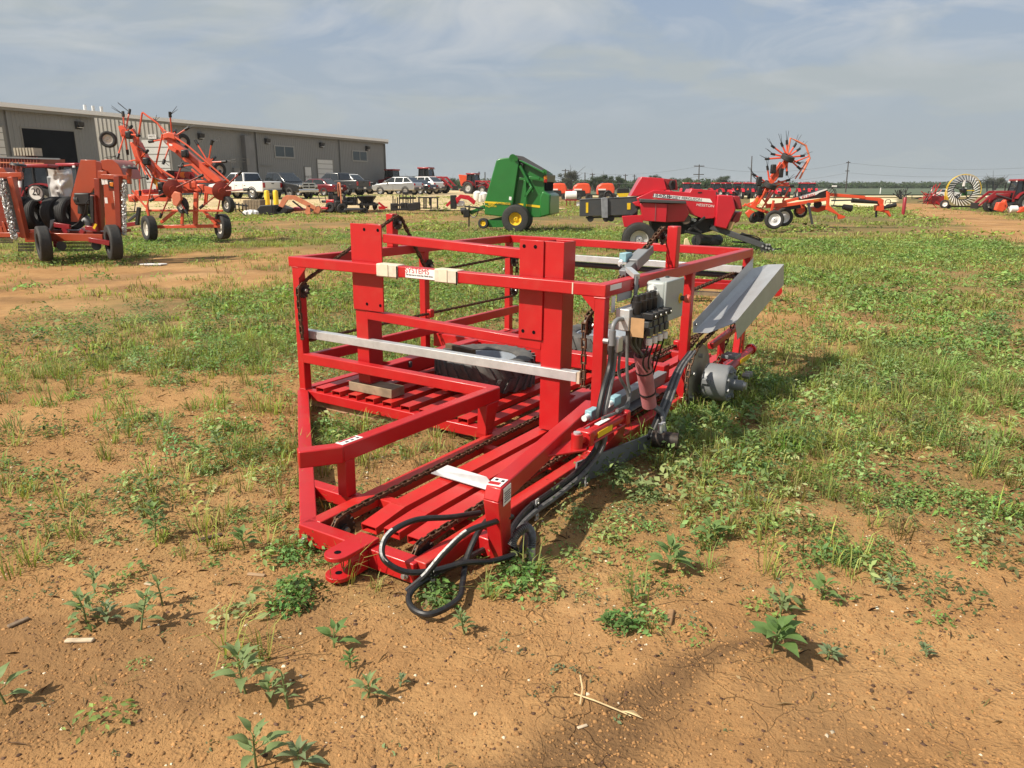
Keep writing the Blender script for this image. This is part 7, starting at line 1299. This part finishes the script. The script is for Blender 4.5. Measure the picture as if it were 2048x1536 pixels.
for a in ((1545, 1300, 'large bright green weed with broad leaves standing alone at lower right', .12, 11, .105, .62, 2), (1333, 1140, 'big leafy weed with long leaves right of the machine hoses', .14, 12, .10, .52, 0), (1425, 1078, 'leafy weed on open soil straight below the grey motor', .09, 8, .085, .5, 0), (1642, 1195, 'weed with few pointed leaves above the largest weed', .08, 7, .085, .45, 0), (1560, 1222, 'small upright weed just above the largest weed', .07, 6, .07, .42, 1), (492, 1385, 'tall weed with wide spread leaves at lower left centre', .16, 10, .10, .42, 1), (540, 1402, 'small weed touching the right side of the tall lower left weed', .08, 7, .06, .5, 1), (577, 1415, 'thin spiky stem with tiny leaves right of the tall lower left weed', .15, 9, .035, .4, 1), (512, 1528, 'weed cut by the bottom edge of the photo', .13, 8, .095, .42, 1), (668, 1290, 'dark leaved low weed below the hitch', .07, 6, .085, .5, 2), (735, 1390, 'low narrow leaved weed left of a tiny sprig below the hitch', .07, 8, .065, .35, 1), (800, 1365, 'tiny weed sprig right of a low narrow leaved weed', .04, 7, .03, .5, 3), (700, 1335, 'feathery small weed below the dark leaved weed', .06, 10, .04, .4, 2), (280, 1252, 'upright pale weed, right one of a pair on the left soil', .14, 11, .075, .4, 1), (172, 1240, 'upright pale weed, left one of a pair on the left soil', .13, 10, .075, .4, 1), (215, 1245, 'small bushy weed between two upright pale weeds', .09, 10, .05, .5, 3), (325, 1205, 'pale weed with narrow raised leaves behind the left pair', .11, 9, .065, .36, 1), (190, 1185, 'weed farthest back in the left soil group', .10, 8, .06, .4, 1), (490, 1095, 'broad leaved weed left of the machine hitch', .09, 8, .085, .55, 0), (310, 1075, 'tall leafy weed in the weed patch left of the machine', .17, 14, .075, .45, 0), (10, 1395, 'pale weed cut by the left edge of the photo', .10, 7, .09, .4, 1), (600, 1528, 'low pale weed at the bottom edge right of another weed', .06, 8, .065, .45, 3), (1265, 1200, 'short dark weed on soil left of the big leafy weed', .05, 6, .055, .5, 2), (1655, 1310, 'blue green rosette right of the largest weed', .04, 10, .05, .45, 3), (1775, 1175, 'narrow leaved rosette on the right soil', .05, 8, .06, .35, 3), (1855, 1310, 'small grey green mound on the right soil', .04, 12, .032, .5, 3), (930, 1260, 'bright little bush beside the black cable loop', .10, 16, .045, .4, 1), (1250, 1262, 'low feathery bush on open soil below the hoses', .05, 22, .04, .5, 2), (1210, 1250, 'spreading bright sprig beside the low feathery bush', .05, 16, .04, .5, 2), (440, 895, 'leafy weed in the litter left of the diagonal beam', .14, 11, .08, .5, 1), (330, 880, 'pale leafy weed farther left in the litter', .13, 10, .075, .45, 1), (1500, 910, 'leafy weed among grass right of the grey motor', .14, 14, .08, .55, 0), (1370, 890, 'lobed leafy weed under the grey drive drum', .16, 16, .085, .6, 0), (1420, 860, 'thick leafy weed in front of the drive drum', .16, 16, .08, .6, 0)): weed(*a)
def litter():
    # straw stalk, sticks, chips
    def gpt(px, py, z=.01): d = ray(px, py); t = -(EYE+.08)/d[2]; b = EYEV+d*t; b[2] = float(gz(b[0], b[1]))+z; return b
    STR = mat('dry_straw', (.58, .44, .24), .8, 0, .15, 20)
    m = MB(); m.tube([gpt(1148, 1390), gpt(1190, 1408, .02), gpt(1235, 1420, .015), gpt(1262, 1428)], [.003, .0028, .0028, .002], 6)
    for k in range(7): m.tube([gpt(1240+2*k, 1421, .012), gpt(1268+3*k, 1415+3*k, .004+.002*k)], [.002, .001], 4)
    tag(m.build('straw_stalk', STR), 'pale dry grass stalk with bushy head lying on the dark soil', 'straw'); tag(MB().tube([gpt(1160, 1362, .03), gpt(1165, 1385, .02), gpt(1160, 1410)], .003, 5).build('dry_twig', STR), 'short upright dry twig crossing the pale straw stalk', 'twig')
    def stick(a, b, r, label, m_, fl=.5): tag(MB().beam(gpt(*a, r*.5), gpt(*b, r*.5), r*2, r*2*fl).build('wood_chip', m_, None, bevel=r*.4), label, 'wood chip')
    DW = mat('grey_bark_chip', (.2, .14, .09), .9, 0, .3, 30, bump=.3); stick((130, 1277), (187, 1278), .012, 'pale flat wood chip on the left soil', mat('pale_chip', (.5, .4, .28), .85, 0, .2, 30)); stick((15, 1252), (58, 1234), .012, 'brown bark piece at the left edge', DW); stick((1337, 1250), (1343, 1222), .013, 'brown corn cob like stick on the soil below the hoses', mat('brown_stick', (.3, .17, .08), .9, 0, .2, 30), 1.0); stick((395, 1080), (445, 1068), .014, 'dark rotten stick in the weeds left of the hitch', mat('dark_stick', (.08, .05, .03), .9)); stick((495, 1145), (530, 1148), .010, 'tan leaf litter strip left of the hitch', mat('tan_leaf', (.36, .24, .14), .9)); stick((290, 1165), (305, 1168), .01, 'tiny cream chip on the left soil', MATS['pale_chip']); stick((1155, 1450), (1175, 1444), .006, 'tiny pale chip at the lower right soil', MATS['pale_chip'])
    # flat white litter patch on the bare strip at the left
    c = gpt(308, 536, .02); m = MB()
    q = [c+np.array([.30*math.cos(t)*RNG.uniform(.6, 1.2), .14*math.sin(t)*RNG.uniform(.6, 1.2), 0]) for t in np.linspace(0, 2*PI, 16)[:-1]]; m.prism(q, (0, 0, .02))
    tag(m.build('paper_scrap', STICK), 'flat whitish scrap on the bare strip behind the left field', 'scrap')
    # pebbles and crumbs as one mass
    n = 60000; x, y, r = sample(n, 1.45, 6.5, 40, .5); v = vegp(x, y); z = gz(x, y); s = np.exp(RNG.normal(-5.55, .5, n))*(.7+r*.12); k = np.minimum(s, .011)
    base = np.array([[1, 0, 0], [-.5, .87, 0], [-.5, -.87, 0], [0, 0, .8], [.45, .5, .45], [-.9, 0, .35], [.3, -.8, .4]]); fac = np.array([[0, 4, 3], [4, 1, 3], [1, 5, 3], [5, 2, 3], [2, 6, 3], [6, 0, 3], [0, 1, 4], [1, 2, 5], [2, 0, 6]])
    a = RNG.uniform(0, 6.28, n); ca, sa = np.cos(a), np.sin(a); B = base[None]*k[:, None, None]*RNG.uniform(.7, 1.3, (n, 7, 3)); X = B[..., 0]*ca[:, None]-B[..., 1]*sa[:, None]+x[:, None]; Yy = B[..., 0]*sa[:, None]+B[..., 1]*ca[:, None]+y[:, None]; Z = B[..., 2]+z[:, None]-k[:, None]*.15
    V = np.stack([X, Yy, Z], -1).reshape(-1, 3); T = (np.arange(n)[:, None, None]*7+fac[None]).reshape(-1, 3); kind = RNG.random(n); col = np.where((kind < .12)[:, None], np.array([[.10, .055, .035]]), np.where((kind < .135)[:, None], np.array([[.62, .52, .38]]), np.array([[.30, .16, .064]])))*(1+RNG.normal(0, .2, (n, 1)))
    trimesh('pebbles', V, T, np.repeat(np.clip(col, .02, .7), 7, 0), vcmat('pebble', .0, .9), 'small pebbles and soil crumbs scattered over the bare soil')
    # dead leaves and straw bits
    x, y, r = sample(13000, 2.4, 10, 38); k = RNG.random(len(x)) < np.clip(vegp(x, y)*1.1+.05, 0, 1); x, y = x[k], y[k]; n = len(x); z = gz(x, y)+.004+RNG.random(n)*.008; nr = np.stack([RNG.normal(0, .35, n), RNG.normal(0, .35, n), np.ones(n)], 1); nr /= np.linalg.norm(nr, axis=1)[:, None]; a = RNG.uniform(0, 6.28, n); d = np.stack([np.cos(a), np.sin(a), np.zeros(n)], 1); d -= nr*np.sum(d*nr, 1)[:, None]
    kk = RNG.random(n); l = np.where(kk < .5, RNG.uniform(.03, .09, n), RNG.uniform(.012, .03, n)); w = np.where(kk < .5, RNG.uniform(.003, .006, n), l*.5); col = np.where((RNG.random(n) < .38)[:, None], np.array([[.30, .21, .11]]), np.array([[.10, .06, .034]]))*(1+RNG.normal(0, .25, (n, 1)))
    trimesh('dead_leaves', *leaflets(np.stack([x, y, z], 1), nr, d, l, w, np.clip(col, .02, .6)), vcmat('dead_leaf', .1, .9), 'dead leaves and straw bits lying between the weeds')
litter()

# ------------------------------------------------------------------ hazy summer air
def haze():
    o = MB().box((0, 0, 4.7), (3200, 3200, 17), None).build('haze', None, None, smooth=0); m = bpy.data.materials.new('air'); m.use_nodes = True; nt = m.node_tree; nt.nodes.remove(nt.nodes['Principled BSDF'])
    v = nt.nodes.new('ShaderNodeVolumePrincipled'); v.inputs['Color'].default_value = (.92, .95, 1, 1); v.inputs['Density'].default_value = .00022; v.inputs['Anisotropy'].default_value = .2; nt.links.new(v.outputs[0], nt.nodes['Material Output'].inputs['Volume']); o.data.materials.append(m); tag(o, None, None, None, 'stuff')
haze()
